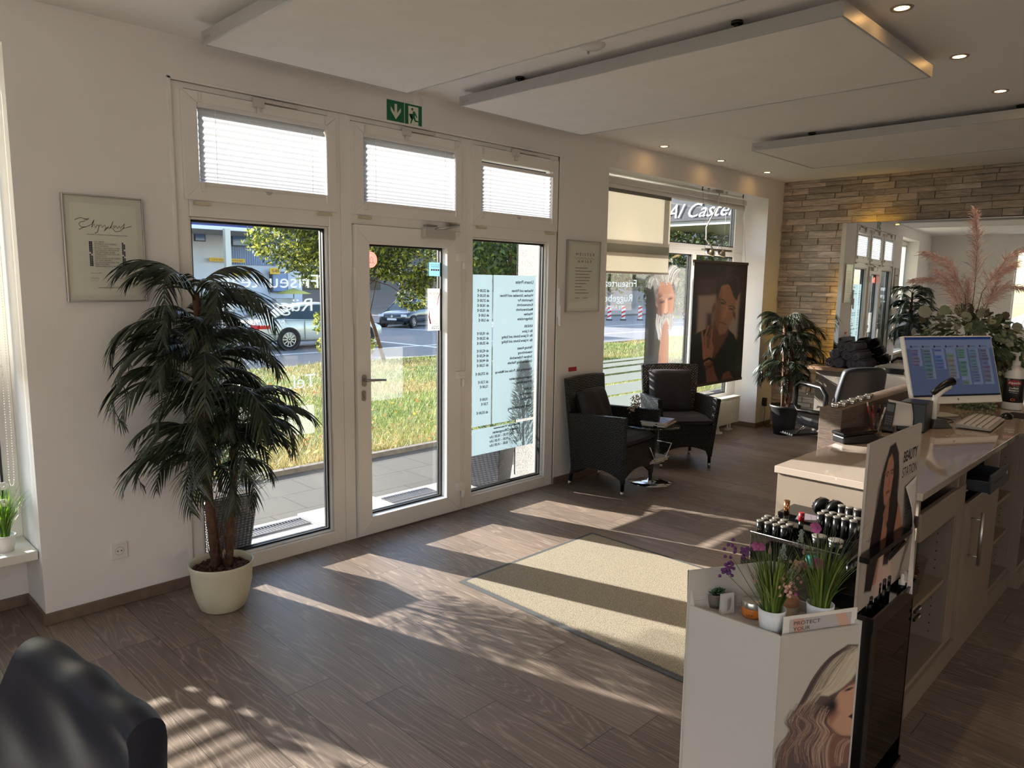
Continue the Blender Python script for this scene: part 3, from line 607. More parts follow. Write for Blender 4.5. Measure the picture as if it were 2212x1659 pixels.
for i in range(9): b.box(4.76, Y, 1.825-i*.026, 4.76+[.16, .22, .18, .2, .19, .15, .09, .15, .18][i], Y+.0004, 1.829-i*.026)
for ox in (4.76, 4.87): b.box(ox, Y, 1.575, ox+.06, Y+.0004, 1.578)
b.build('lettering', M('print_black', (52, 50, 48), .6), t)
# ---- socket
t = thing('wall_socket', 'white power socket low on the wall beside the palm', 'power socket', (1.157, YW, .3))
MB().box(1.117, YW-.012, .253, 1.197, YW, .337).build('plate', WHITEP, t, bevel=.003)
MB().lathe([(.022, -.004), (.022, .0), (.0195, .0), (.019, -.009), (.0001, -.009)], (1.157, YW-.0125, .295), 24, Matrix.Rotation(R(90), 3, 'X')).build('recess', M('socket_grey', (190, 188, 182), .4), t)
MB().cyl((1.148, YW-.0155, .295), .003, .0032, 8, axis='y').cyl((1.166, YW-.0155, .295), .003, .0032, 8, axis='y').build('pin_hole', BLACKR, t)
# ================================================================ WINDOW RECESSES
def recess_window(name, x0, x1, z0, z1, panes, yf=4.27, yb=4.34):
    """fixed frame with panes (xa, xb, za, zb)"""
    b = MB(); xs = sorted({p[0] for p in panes} | {p[1] for p in panes}); o = None
    b.box(x0, yf, z0, xs[0], yb, z1).box(xs[-1], yf, z0, x1, yb, z1)
    zs = sorted({p[2] for p in panes} | {p[3] for p in panes})
    b.box(xs[0], yf, z0, xs[-1], yb, zs[0]).box(xs[0], yf, zs[-1], xs[-1], yb, z1)
    for i in range(1, len(xs)-1, 2): b.box(xs[i], yf, zs[0], xs[i+1], yb, zs[-1])
    for j in range(1, len(zs)-1, 2):
        for i in range(0, len(xs), 2): b.box(xs[i], yf, zs[j], xs[i+1], yb, zs[j+1])
    o = struct(b.build(name, PVC, bevel=.004))
    for p in panes: pane(o, *p, yg=4.31)
    return o
recess_window('window_6', RX0, RX1, .345, 2.0825, [(5.27, 7.10, .42, 2.03), (7.18, 8.01, .42, 2.03)]); recess_window('window_10', RX0, RX1, 2.0825, 2.70, [(5.27, 6.30, 2.14, 2.63), (6.36, 8.01, 2.14, 2.63)])
recess_window('window_7', -1.05, LX, .345, 2.715, [(-.98, .74, .42, 2.64)], 4.33, 4.40)
struct(MB().box(-1.05, 4.03, .325, LX-.004, 4.33, .37).build('trim_4', M('sill_white', (224, 222, 212), .5), bevel=.004))
# venetian style roller slats in front of the left window: these stripe the sunlight on the floor
SL = M('slat_white', (228, 226, 220), .6)
t = thing('roller_blind', 'white blind with hanging bead chain in the window recess at the left edge', 'blind', (-.1, 4.2, 2.62))
MB().cyl((-1.0, 4.22, 2.66), .03, 1.7, 16, axis='x').build('roller', SL, t)
MB().box(-1.0, 4.226, 1.27, .755, 4.228, 2.63).box(-1.0, 4.22, 1.255, .76, 4.234, 1.27).build('fabric', film_mat('blind_fabric', (232, 230, 222), .45, .97), t)
b = MB()
for z, z1_ in ((.42, .47), (.495, .53), (.555, .585), (.607, .63), (.648, .664), (.68, .69)): b.box(-.98, 4.352, z, .735, 4.3525, z1_)
single(b, 'frosted_stripes', film_mat('frosted_stripes_left', (196, 204, 204), .3, .93), 'frosted horizontal stripes at the bottom of the window at the left edge', 'window film', (0, 4.352, .42))
b = MB()
for k in range(2):
    for i in range(150): b.ball((.735+k*.018+.010*math.sin(i*.021), 4.12-.014*k, .72+i*.0128), .0022, 5, 4)
for i in range(12): a = math.pi*i/11; b.ball((.744-.009*math.cos(a), 4.115, .72-.03*math.sin(a)), .0022, 5, 4)
b.build('bead_chain', WHITEP, t)
GRASSG = [(70, 96, 34), (96, 128, 44), (120, 150, 60), (150, 172, 84)]
def blades(rnd, c, n, h, spread, cols, w=.004, droop=.5, seg=5, r0=.02):
    """a clump of grass blades with vertex colours"""
    b = MB()
    for i in range(n):
        a = rnd.uniform(0, 2*math.pi); rr_ = r0*math.sqrt(rnd.random()); L_ = h*rnd.uniform(.6, 1.05); s = spread*rnd.uniform(.1, 1)**.8; b.col = lin(rnd.choice(cols)); d = droop*rnd.uniform(.2, 1)
        p0 = Vector((c[0]+rr_*math.cos(a), c[1]+rr_*math.sin(a), c[2])); dv = Vector((math.cos(a), math.sin(a), 0)); sd_ = Vector((-math.sin(a), math.cos(a), 0)); ww = w*rnd.uniform(.6, 1.2)
        vs = []
        for k in range(seg+1):
            q = k/seg; p = p0 + dv*(s*q**1.6) + Vector((0, 0, L_*(q - d*q**3*s/h))); ww_ = ww*(1-q**3)*.5+.0002
            vs += [p-sd_*ww_, p+sd_*ww_]
        b.add(vs, [(2*k, 2*k+1, 2*k+3, 2*k+2) for k in range(seg)], True)
    return b
LEAFM = vcol_mat('grass_blades', .5, .35)
rnd = random.Random(11)
t = thing('potted_grass', 'green ornamental grass with white blossoms in a white pot on the window sill', 'potted plant', (.70, 4.13, .37))
MB().lathe([(.0001, .37), (.034, .37), (.046, .44), (.047, .452), (.043, .452), (.041, .44), (.0001, .435)], (.70, 4.13, 0)).build('pot', WHITEP, t)
blades(rnd, (.70, 4.13, .44), 130, .27, .13, [(70, 110, 30), (110, 150, 40), (150, 180, 60), (50, 80, 30)], .005).build('blades', LEAFM, t)
b = MB()
for (x, y, z) in ((.70, 4.09, .62), (.705, 4.1, .70), (.66, 4.11, .6)):
    for k in range(6):
        a = k*1.047; b.ball((x+.012*math.cos(a), y, z+.012*math.sin(a)), .010, 6, 5, (1, .5, 1))
b.build('blossom', M('blossom_white', (238, 236, 232), .6), t)

# ================================================================ FRONT WINDOW THINGS
RB = NT('roller_fabric'); _d = RB.bsdf(Base_Color=lin((222, 218, 210)), Roughness=.9); _t = RB.n('ShaderNodeBsdfTranslucent', {'Color': lin((216, 212, 200))})
RBM = RB.end(RB.n('ShaderNodeMixShader', {0: .36, 1: _d, 2: _t.outputs[0]}).outputs[0]); RBD = film_mat('roller_sheer', (168, 166, 152), .5, .93)
t = thing('roller_blind', 'cream roller blind with a sheer grey band, half down on the big front window', 'blind', (5.9, 4.17, 2.6))
MB().box(5.205, 4.13, 2.605, 8.0, 4.2, 2.665).build('cassette', WHITEP, t, bevel=.012); MB().cyl((5.21, 4.165, 2.585), .028, 2.76, 16, axis='x').build('roller', WHITEP, t)
MB().box(5.41-.19, 4.149, 2.07, 6.446, 4.151, 2.575).box(5.22, 4.149, 1.815, 6.44, 4.151, 1.99).build('fabric', RBM, t); MB().box(5.22, 4.149, 1.99, 6.443, 4.151, 2.07).box(5.22, 4.147, 2.53, 6.446, 4.149, 2.585).build('sheer_band', RBD, t)
MB().box(5.22, 4.142, 1.797, 6.445, 4.158, 1.817).build('bottom_rail', M('rail_grey', (188, 184, 172), .5), t)
glass_text('shop_lettering', [('Friseurteam', 6.12, 1.672, .1, .62), ('Rüggeberg', 6.06, 1.53, .1, .58), ('by Anke & Andreas', 5.88, 1.462, .055, .47)], 'mirrored white shop lettering on the big front window under the cream blind', 6.1, 4.297)
# frosted stripes low on that window, thinner towards the top
b = MB(); z = .42
for h_, g in ((.17, .022), (.10, .022), (.072, .02), (.05, .018), (.034, .014), (.02, .01)):
    b.box(5.275, 4.2985, z, 6.595, 4.299, z+h_); z += h_+g
single(b, 'frosted_stripes', STRIPE, 'frosted horizontal stripes across the bottom of the big front window', 'window film', (5.9, 4.2985, .42))
rnd = random.Random(5)
# window portrait: elderly man with white hair and folded hands on see-through film
gy = [(122, 120, 118), (158, 156, 152), (186, 184, 180), (84, 82, 80)]
Ls = [('p', [(.22, .5), (.08, .42), (.12, .26), (.24, .16), (.42, .07), (.6, .1), (.78, .05), (.94, .12), (.98, .3), (.9, .56), (.8, .36), (.5, .34), (.36, .45)], (120, 118, 116), .05), ('p', [(0, .42), (.2, .4), (.3, .75), (.52, 1.0), (.62, 1.5), (.6, 2.02), (0, 2.02)], (22, 20, 20), .03),
      ('p', [(.38, .33), (.72, .3), (.86, .55), (.84, .85), (.74, 1.15), (.55, 1.12), (.4, .95), (.3, .65)], (150, 108, 90), .03),
      ('p', [(.4, .92), (.56, .86), (.76, .88), (.84, .95), (.78, 1.2), (.66, 1.15), (.5, 1.42), (.4, 1.2)], (140, 138, 134), .04), ('p', [(.34, .5), (.46, .55), (.5, 1.0), (.4, .95), (.3, .7)], (96, 62, 52), .06),
      ('e', .47, .68, .07, .022, -8, (46, 32, 28), .02), ('e', .72, .62, .06, .02, -8, (60, 42, 36), .02), ('s', [(.4, .62), (.47, .595), (.55, .63)], .006, (140, 128, 120), .012), ('s', [(.66, .57), (.74, .54), (.8, .57)], .006, (146, 134, 126), .012),
      ('p', [(.58, .62), (.63, .62), (.66, .86), (.6, .9), (.54, .87)], (184, 138, 118), .02), ('s', [(.55, .88), (.6, .9), (.66, .87)], .01, (110, 70, 60), .015)]
for k in range(5): Ls.append(('s', [(.4, .42+k*.03), (.56, .40+k*.03), (.74, .39+k*.03)], .003, (128, 88, 72), .008))
Ls += strands(rnd, [(.35, .40), (.25, .26), (.12, .30), (.05, .45)], 90, .06, .007, gy, al=210) + strands(rnd, [(.5, .36), (.45, .2), (.38, .1), (.3, .05)], 130, .14, .007, gy, al=210) + strands(rnd, [(.66, .36), (.72, .18), (.84, .08), (.95, .07)], 120, .12, .007, gy, al=210) + strands(rnd, [(.84, .4), (.9, .3), (.96, .25), (1, .28)], 50, .05, .006, gy)
Ls += strands(rnd, [(.42, .9), (.4, 1.08), (.46, 1.25), (.5, 1.38)], 140, .09, .007, gy, al=230) + strands(rnd, [(.6, .94), (.62, 1.05), (.62, 1.12)], 90, .12, .007, gy, al=230) + strands(rnd, [(.8, .85), (.8, 1.0), (.76, 1.15)], 40, .05, .004, gy)
Ls += [('p', [(.5, 1.2), (.56, 1.05), (.62, 1.0), (.68, 1.05), (.72, 1.3), (.74, 1.7), (.66, 1.98), (.5, 2.02), (.42, 1.95), (.44, 1.6)], (158, 116, 98), .02)]
for k in range(6): Ls.append(('s', [(.54+k*.03, 1.08), (.52+k*.036, 1.4), (.5+k*.04, 1.75)], .004, (120, 82, 70), .01))
Ls += [('p', [(.3, 2.02), (.42, 1.86), (.55, 2.0), (.7, 1.88), (.8, 2.02)], (16, 16, 18), .02)]
im = raster(200, 404, 2.02, (0, 0, 0, 0), Ls); im[..., 3] = np.clip(im[..., 3], 0, .93)
t = thing('window_portrait', 'see-through window print of an old man with white hair and folded hands', 'window print', (6.6, 4.292, .72))
picture('print', im, (6.285, 4.294, 1.92), (.62, 0, 0), (0, 0, -1.2), print_mat('window_print', .6, alpha=True, translucent=.14), t)
# hanging poster: young man in a black V-neck
skin = (190, 144, 120); Ls = [('p', [(0, 0), (1, 0), (1, .55), (0, .6)], (26, 18, 16), .1), ('p', [(.1, .3), (.42, .28), (.45, .62), (.08, .62)], (84, 60, 54), .12),
 ('p', [(.1, .62), (.42, .60), (.5, 1.0), (.9, .5), (.92, 1.5), (.1, 1.45)], (196, 176, 166), .04), ('p', [(.26, .95), (.36, .95), (.36, 1.3), (.26, 1.3)], (60, 36, 42), .05), ('p', [(.88, .1), (1, .1), (1, 2.3), (.84, 2.3)], (46, 32, 28), .04), ('p', [(0, .1), (.06, .1), (.06, 1.6), (0, 1.6)], (20, 14, 12), .03),
 ('p', [(0, 1.40), (.12, 1.30), (.32, 1.22), (.5, 1.3), (.66, 1.26), (.8, 1.4), (.88, 1.6), (.86, 2.3), (0, 2.3)], (13, 13, 15), .015),
 ('p', [(.40, 1.0), (.66, 1.1), (.68, 1.35), (.6, 1.55), (.42, 1.85), (.36, 1.3)], (126, 82, 64), .03),
 ('p', [(.42, .64), (.50, .42), (.66, .38), (.80, .62), (.80, .86), (.74, 1.10), (.62, 1.36), (.52, 1.38), (.44, 1.20), (.39, .98), (.38, .8)], skin, .02),
 ('p', [(.42, .66), (.5, .5), (.52, .9), (.47, 1.25), (.40, 1.0)], (126, 84, 66), .06), ('e', .38, .86, .03, .09, 8, (124, 78, 60), .02), ('e', .78, 1.0, .025, .08, -10, (110, 68, 52), .02),
 ('e', .54, .76, .055, .018, 18, (36, 24, 22), .012), ('e', .71, .88, .05, .018, 18, (36, 24, 22), .012), ('s', [(.47, .69), (.54, .69), (.60, .75)], .010, (30, 20, 18), .01), ('s', [(.66, .82), (.74, .82), (.78, .87)], .010, (30, 20, 18), .01),
 ('p', [(.62, .8), (.66, .84), (.62, 1.04), (.56, 1.07), (.53, 1.02)], (204, 156, 130), .02), ('s', [(.51, 1.135), (.56, 1.15), (.62, 1.18)], .011, (150, 92, 80), .014), ('s', [(.50, 1.115), (.56, 1.14), (.63, 1.17)], .002, (84, 44, 40), .006),
 ('p', [(.44, .76), (.40, .5), (.46, .22), (.58, .06), (.76, .1), (.86, .3), (.90, .46), (.84, .62), (.82, .72), (.76, .66), (.66, .42), (.58, .36), (.5, .44), (.46, .6)], (34, 24, 22), .015)]
hb = [(30, 20, 18), (70, 48, 40), (110, 78, 64), (22, 16, 14)]
Ls += strands(rnd, [(.52, .40), (.54, .22), (.62, .1), (.72, .05)], 50, .06, .003, hb) + strands(rnd, [(.6, .36), (.7, .22), (.8, .24), (.88, .4), (.86, .6)], 60, .06, .003, hb)
hk = (188, 136, 110); dk = (84, 48, 38)
Ls += [('p', [(.20, 1.4), (.26, 1.36), (.38, 1.5), (.42, 1.62), (.40, 1.82), (.34, 1.95), (.26, 1.95), (.22, 1.75)], hk, .012), ('s', [(.19, 1.28), (.21, 1.45), (.24, 1.65)], .016, hk, .012), ('s', [(.30, 1.2), (.25, 1.38), (.27, 1.6)], .018, hk, .012), ('s', [(.35, 1.22), (.31, 1.4), (.31, 1.6)], .018, (140, 88, 68), .012), ('s', [(.37, 1.26), (.36, 1.45), (.38, 1.62)], .017, hk, .012)]
for k in range(3): Ls.append(('s', [(.235+k*.05, 1.36), (.25+k*.045, 1.6)], .003, dk, .008))
Ls += [('p', [(.27, 1.9), (.40, 1.88), (.46, 2.1), (.54, 2.3), (.32, 2.3)], (140, 88, 66), .015), ('p', [(.6, 2.3), (.62, 2.16), (.74, 2.12), (.84, 2.3)], (130, 80, 60), .02), ('s', [(.25, 1.86), (.34, 1.82), (.41, 1.86)], .024, (20, 18, 18), .006), ('s', [(.27, 1.98), (.36, 1.97), (.42, 1.92)], .008, (18, 16, 16), .006), ('s', [(.27, 2.03), (.36, 2.0), (.43, 1.96)], .008, (18, 16, 16), .006)]
t = thing('hanging_poster', 'large hanging portrait poster of a young man in a black V-neck shirt', 'poster', (7.18, 3.95, .63))
px0, px1, pz0, pz1 = 6.61, 7.748, .635, 1.955
MB().box(px0, 3.952, pz0, px1, 3.968, pz1).build('backing', M('poster_edge', (206, 204, 200), .4), t)
picture('print', raster(210, 390, 1.3333*1.725, (30, 22, 20), Ls), (px0+.004, 3.9515, pz1-.028), (px1-px0-.008, 0, 0), (0, 0, -(pz1-pz0-.056)), print_mat('poster_print', .45), t)
for z in (pz1-.03, pz0): MB().box(px0-.002, 3.944, z, px1+.002, 3.97, z+.03).build('clamp_bar', M('bar_bronze', (74, 64, 54), .4, .5), t, bevel=.003)
for x in (6.83, 7.70):
    MB().tube([(x, 3.957, pz1), (x, 4.03, RZ)], .0012, 6).cyl((x, 4.03, RZ-.04), .006, .04, 8).build('wire', DARKM, t)
# pendant lamp over the radiator: bar with two tilted spots
t = thing('pendant_lamp', 'silver bar lamp with two small round spotlights hanging in the window recess', 'pendant lamp', (7.2, 4.05, RZ))
MB().box(6.93, 4.02, 2.065, 7.50, 4.07, 2.085).build('bar', M('bar_grey', (110, 106, 100), .35, .7), t, bevel=.003)
MB().box(7.1, 4.03, RZ-.03, 7.26, 4.07, RZ).build('ceiling_box', ALU, t, bevel=.003)
for x in (6.98, 7.36): MB().tube([(x, 4.045, 2.085), (x, 4.045, RZ)], .001, 5).cyl((x, 4.045, RZ-.02), .012, .02, 10).build('wire', ALU, t)
MB().tube([(7.2, 4.045, RZ-.03), (7.17, 4.03, 2.55), (7.05, 4.03, 2.42), (6.96, 4.04, 2.3), (6.98, 4.045, 2.17), (7.08, 4.045, 2.12), (7.12, 4.045, 2.085)], .006, 8).build('cable', WHITEP, t)
for x in (7.05, 7.28):
    m = Matrix.Rotation(R(25), 3, 'X'); MB().lathe([(.012, .055), (.03, .045), (.05, .015), (.054, 0)], (x, 4.035, 2.025), 20, m).build('lamp_head', ALU, t)
    MB().lathe([(.0001, -.002), (.05, -.002)], (x, 4.035, 2.025), 20, m).build('lamp_disc', M('lamp_glow_soft', (255, 214, 150), .4, emit=1.2), t)
    MB().tube([(x-.05+.1*i/8, 4.05, 2.09+.045*math.sin(math.pi*i/8)) for i in range(9)], .003, 6).build('loop', CHROME, t)
# radiator
RW = M('radiator_cream', (226, 222, 206), .4)
t = thing('radiator', 'cream panel radiator low under the front window beside the wicker armchair', 'radiator', (6.8, 4.15, .0))
b = MB(); b.box(5.5, 4.105, .085, 8.02, 4.12, .385).box(5.5, 4.16, .085, 8.02, 4.175, .385); x = 5.515
while x < 8.0: b.box(x, 4.092, .1, x+.024, 4.107, .37); x += .0333
b.build('panel', RW, t, bevel=.004); b = MB(); b.box(5.495, 4.095, .385, 8.03, 4.185, .402)
for k in range(3): b.box(5.495, 4.098+k*.03, .402, 8.03, 4.116+k*.03, .405)
b.build('top_grille', RW, t, bevel=.002); MB().box(8.02, 4.1, .085, 8.03, 4.18, .385).box(5.49, 4.1, .085, 5.5, 4.18, .385).build('side_panel', RW, t)
MB().cyl((8.03, 4.14, .345), .022, .05, 14, axis='x').build('valve', RW, t)
for x in (7.6, 5.9): MB().lathe([(.06, 0), (.06, .012), (.03, .02), (.022, .06), (.022, .09)], (x, 4.14, 0)).build('foot', RW, t)
for x in (7.86, 7.92): MB().tube([(x, 4.15, 0), (x, 4.15, .09)], .009, 10).lathe([(.03, 0), (.03, .012), (.01, .014)], (x, 4.15, 0)).build('pipe', RW, t)

# ================================================================ PALMS
def frond_mesh(name, L_, droop, npair, leaf_len, rnd, mat, rise=.5, lw=.0165):
    """one pinnate leaf: stem leaves the origin towards +X, rises, arches over and hangs"""
    b = MB(); pts = []; ang = math.atan2(rise, 1); p = Vector((0, 0, 0)); N = 14
    for i in range(N+1):
        pts.append(p.copy()); ang -= droop/N*(.4+1.3*i/N); p += Vector((math.cos(ang), 0, math.sin(ang)))*L_/N
    b.col = lin((60, 66, 44)); b.tube(pts, .005, 5, r1=.0015)
    g = [(34, 44, 34), (44, 55, 40), (26, 34, 28), (56, 68, 46)]
    for k in range(npair):
        q = .14+.86*(k+.5)/npair; i = min(N-1, int(q*N)); f = q*N-i; o = pts[i].lerp(pts[i+1], f); d = (pts[i+1]-pts[i]).normalized(); ll = leaf_len*(math.sin(math.pi*min(1, q*.9+.12))**.5)*rnd.uniform(.85, 1.1)
        for s in (-1, 1):
            b.col = lin(rnd.choice(g)); side = Vector((0, s, 0)); dirv = (side*.62+d*.85+Vector((0, 0, rnd.uniform(-.08, .14)))).normalized(); w = d*.5*lw
            c = o.copy(); vs = []
            for m in range(5):
                ww = w*(1, 1.15, .95, .6, .06)[m]; n_ = Vector((0, 0, 1))*lw*.18*(1-m/4); vs += [c-ww, c+n_, c+ww]
                dirv = (dirv+Vector((0, 0, -.24))).normalized(); c = c+dirv*ll/4
            b.add(vs, [(3*m, 3*m+1, 3*m+4, 3*m+3) for m in range(4)]+[(3*m+1, 3*m+2, 3*m+5, 3*m+4) for m in range(4)], True)
    return b.build(name, mat)
PALMM = vcol_mat('palm_leaf', .38, .12)
BARK = M('palm_bark', (94, 66, 48), .9, var=.4, vs=40, bump=.8, bs=50)
def palm(root, crowns, trunks, seed, Lf=.54, leaf=.19):
    rnd = random.Random(seed); kinds = [frond_mesh('frond', Lf*s, d, 21, leaf*s*1.05, rnd, PALMM, r_) for s, d, r_ in ((1, 2.6, .9), (.9, 2.9, .8), (1.1, 2.4, .7), (.9, 2.3, 1.3), (1.0, 3.0, .6))]
    for tr in trunks:
        b = MB(); b.tube(tr, [.021-.0006*i for i in range(len(tr))], 9)
        for i in range(26):                                   # ragged old leaf bases up the trunk
            q = rnd.random()*(len(tr)-1); j = min(len(tr)-2, int(q)); p = Vector(tr[j]).lerp(Vector(tr[j+1]), q-j); a = rnd.uniform(0, 6.28); d = Vector((math.cos(a), math.sin(a), 0))
            b.tube([p+d*.012, p+d*.03+Vector((0, 0, .06)), p+d*.036+Vector((0, 0, .12))], .005, 4, r1=.001)
        b.build('trunk', BARK, root)
    first = set()
    for (cx, cy, cz, n, sc, a0, bias) in crowns:
        for i in range(n):
            k = rnd.randrange(len(kinds)); src = kinds[k]
            if k in first: o = src.copy(); COL.objects.link(o)
            else: o = src; first.add(k)
            a = a0+2*math.pi*i/n+rnd.uniform(-.25, .25); o.parent = root; s = sc*rnd.uniform(.85, 1.12)
            loc = WM[root.name].inverted() @ Vector((cx, cy, cz)); o.location = loc+Vector((0, 0, rnd.uniform(-.03, .03))); o.scale = (s,)*3
            o.rotation_euler = (rnd.uniform(-.3, .3), rnd.uniform(-.35, .15)+bias, a)
    for i, kd in enumerate(kinds):
        if i not in first: bpy.data.objects.remove(kd)
def pot(root, c, prof, mat, soil_r, soil_z, soil=(62, 44, 34), pebbles=260):
    MB().lathe(prof, c, 40).build('pot', mat, root); b = MB(); rr = random.Random(7)
    b.lathe([(.0001, soil_z-.012), (soil_r, soil_z-.012)], c, 24)
    for i in range(pebbles):
        a = rr.uniform(0, 6.28); q = soil_r*.96*math.sqrt(rr.random()); b.ball((c[0]+q*math.cos(a), c[1]+q*math.sin(a), c[2]+soil_z-.006), rr.uniform(.006, .011), 6, 4, (1, 1, .7))
    b.build('soil', M('clay_pebbles', soil, .9, var=.4, vs=60), root)
c1 = (1.525, 3.60)
t = thing('potted_palm', 'tall artificial palm in a cream pot on the floor beside the left window', 'potted palm', (*c1, 0))
pot(t, (*c1, 0), [(.0001, .004), (.098, 0), (.112, .012), (.132, .07), (.147, .14), (.152, .205), (.157, .222), (.16, .245), (.158, .252), (.151, .246), (.148, .225), (.146, .2)], M('cream_plastic', (208, 203, 178), .4), .146, .222, (86, 58, 44))
palm(t, [(1.463, 3.62, 1.60, 9, .95, .3, -.15), (1.46, 3.62, 1.46, 7, .9, .9, 0), (1.44, 3.60, 1.34, 9, 1.0, .1, 0), (1.45, 3.60, 1.22, 8, 1.1, .7, 0), (1.47, 3.6, 1.06, 9, 1.1, .5, 0), (1.62, 3.57, 1.02, 9, .9, .2, -.1), (1.62, 3.57, .90, 8, 1.0, .6, 0), (1.50, 3.6, .84, 10, 1.0, .0, .1), (1.49, 3.58, .74, 7, .9, .4, .15)],
     [[(1.50, 3.61, .20), (1.485, 3.615, .5), (1.475, 3.61, .85), (1.49, 3.61, 1.2), (1.463, 3.62, 1.62)], [(1.555, 3.585, .20), (1.575, 3.58, .45), (1.60, 3.575, .7), (1.612, 3.57, 1.06)], [(1.525, 3.63, .2), (1.50, 3.635, .5), (1.46, 3.635, .9), (1.45, 3.63, 1.44)]], 21)
c2 = (8.16, 3.60)
t = thing('potted_palm', 'smaller palm in a black pot in the corner by the stone wall', 'potted palm', (*c2, 0))
pot(t, (*c2, 0), [(.0001, .004), (.11, 0), (.13, .15), (.155, .31), (.168, .315), (.17, .34), (.16, .342), (.15, .31)], M('black_pot', (34, 34, 36), .55), .15, .31, (40, 32, 28))
palm(t, [(8.10, 3.64, 1.26, 12, .95, .2, -.1), (8.16, 3.58, 1.12, 12, 1.0, .6, 0), (8.2, 3.56, .95, 11, 1.0, .1, 0), (8.12, 3.62, .80, 11, 1.05, .4, .1), (8.16, 3.56, .66, 8, .85, .8, .15)],
     [[(8.14, 3.62, .3), (8.13, 3.63, .8), (8.10, 3.64, 1.3)], [(8.19, 3.58, .3), (8.18, 3.58, .7), (8.16, 3.58, 1.12)], [(8.15, 3.56, .3), (8.18, 3.55, .6), (8.2, 3.56, .96)]], 33, .46, .16)
# charger in the socket beside that palm
t = thing('plug_charger', 'black plug-in adapter with its cable on the white wall beside the corner palm', 'charger', (8.40, YW, .3))
MB().box(8.33, YW-.012, .27, 8.41, YW, .35).build('socket_plate', WHITEP, t, bevel=.003); MB().box(8.345, YW-.06, .26, 8.385, YW-.012, .36).build('adapter', BLACKP, t, bevel=.004)
MB().tube([(8.36, YW-.04, .26), (8.36, YW-.05, .2), (8.33, YW-.06, .13), (8.31, YW-.06, .06), (8.34, YW-.09, .012), (8.42, YW-.1, .006)], .003, 6).build('cable', BLACKP, t)

# ================================================================ WICKER ARMCHAIRS, CUSHIONS, TABLE
def wicker_mat():
    t = NT('black_wicker'); tc = t.n('ShaderNodeTexCoord'); sp = t.n('ShaderNodeSeparateXYZ'); t.set(sp.inputs[0], tc.outputs['Object'])
    u = t.math('ADD', sp.outputs[0], t.math('MULTIPLY', sp.outputs[1], 1.0)); z = sp.outputs[2]
    row = t.math('MULTIPLY', z, 74.0); par = t.math('MULTIPLY', t.math('MODULO', t.math('FLOOR', row), 2.0), .5)
    a = t.math('ABSOLUTE', t.math('SINE', t.math('MULTIPLY', row, math.pi))); c = t.math('ABSOLUTE', t.math('SINE', t.math('MULTIPLY', t.math('ADD', t.math('MULTIPLY', u, 36.0), par), math.pi)))
    h = t.math('MULTIPLY', a, t.math('ADD', t.math('MULTIPLY', c, .8), .2)); col = t.ramp(h, [(.1, (.001, .001, .001, 1)), (.6, (.04, .038, .037, 1))])  # strand tops painted lighter, gaps near black, standing in for glints
    return t.end(t.bsdf(Base_Color=col, Roughness=.22, Normal=t.bump(h, 1.0, .014)))
WICK = wicker_mat()
def armchair(name, label, loc, rz):
    """front is -Y; outer shell tapers to the feet, arms flare, back leans"""
    t = thing(name, label, 'armchair', (*loc, 0), rz, group=None); B = dict(world=False)
    w0, w1, d = .255, .305, .25; zs = .16
    def wall(p, q, th, z0f, z1f, n=14):
        """upright panel from p to q (outer top line), inner offset th; each end given as (x_bottom,y_bottom,x_top,y_top)"""
        b = MB(); P = [];
        for i in range(n+1):
            s = i/n; bot = [p[k]*(1-s)+q[k]*s for k in (0, 1)]; top = [p[k]*(1-s)+q[k]*s for k in (2, 3)]; nx, ny = th
            P.append(((bot[0], bot[1], z0f(s)), (top[0], top[1], z1f(s)), (top[0]+nx, top[1]+ny, z1f(s)), (bot[0]+nx, bot[1]+ny, z0f(s))))
        vs = [v for r_ in P for v in r_]; fs = []
        for i in range(n):
            for k in range(4): fs.append((4*i+k, 4*i+(k+1) % 4, 4*i+4+(k+1) % 4, 4*i+4+k))
        fs += [(3, 2, 1, 0), (4*n, 4*n+1, 4*n+2, 4*n+3)]; b.add(vs, fs); return b
    for s in (-1, 1):      # sides with the arm on top: s=-1 left
        wall((s*w0, -d, s*w1, -d-.03), (s*w0, d, s*w1, d+.02), (-s*.045, 0), lambda q: .10+.09*math.sin(math.pi*q)**.7, lambda q: .655-.02*q).build('arm', WICK, t, bevel=.006, **B)
    wall((-w0+.002, -d-.002, -w0-.002, -d-.012), (w0-.002, -d-.002, w0+.002, -d-.012), (0, .03), lambda q: .10+.10*math.sin(math.pi*q)**.6, lambda q: .40).build('front_panel', WICK, t, bevel=.004, **B)
    wall((-w0, d-.002, -w1+.015, d+.075), (w0, d-.002, w1-.015, d+.075), (0, -.045), lambda q: .12, lambda q: .915+.012*math.sin(math.pi*q)).build('backrest', WICK, t, bevel=.008, **B)
    MB().box(-w0+.02, -d+.02, .33, w0-.02, d-.02, .39).build('seat', WICK, t, **B)
    AT = M('foot_cap', (186, 182, 174), .3, .9)
    for x, y, tl in ((-w0+.02, -d+.015, 0), (w0-.02, -d+.015, 0), (-w0+.02, d-.01, .05), (w0-.02, d-.01, .05)):
        lg = MB().tube([(x, y, .2), (x+(.0), y+tl*.6, .0415)], .019, 12, r1=.015).build('leg', BLACKP, t, **B)
        MB().tube([(x, y+tl*.6, .042), (x, y+tl, .0)], .0145, 12, r1=.0125).build('foot_cap', AT, lg, **B)
    return t
A1 = armchair('wicker_armchair', 'black wicker armchair against the wall beside the price list window', (4.905, 3.625), R(6))
A2 = armchair('wicker_armchair', 'black wicker armchair turned towards the room under the hanging poster', (6.055, 3.715), R(-38))
FAB = M('charcoal_fabric', (44, 40, 42), .85, var=.12, vs=12, bump=.3, bs=200)
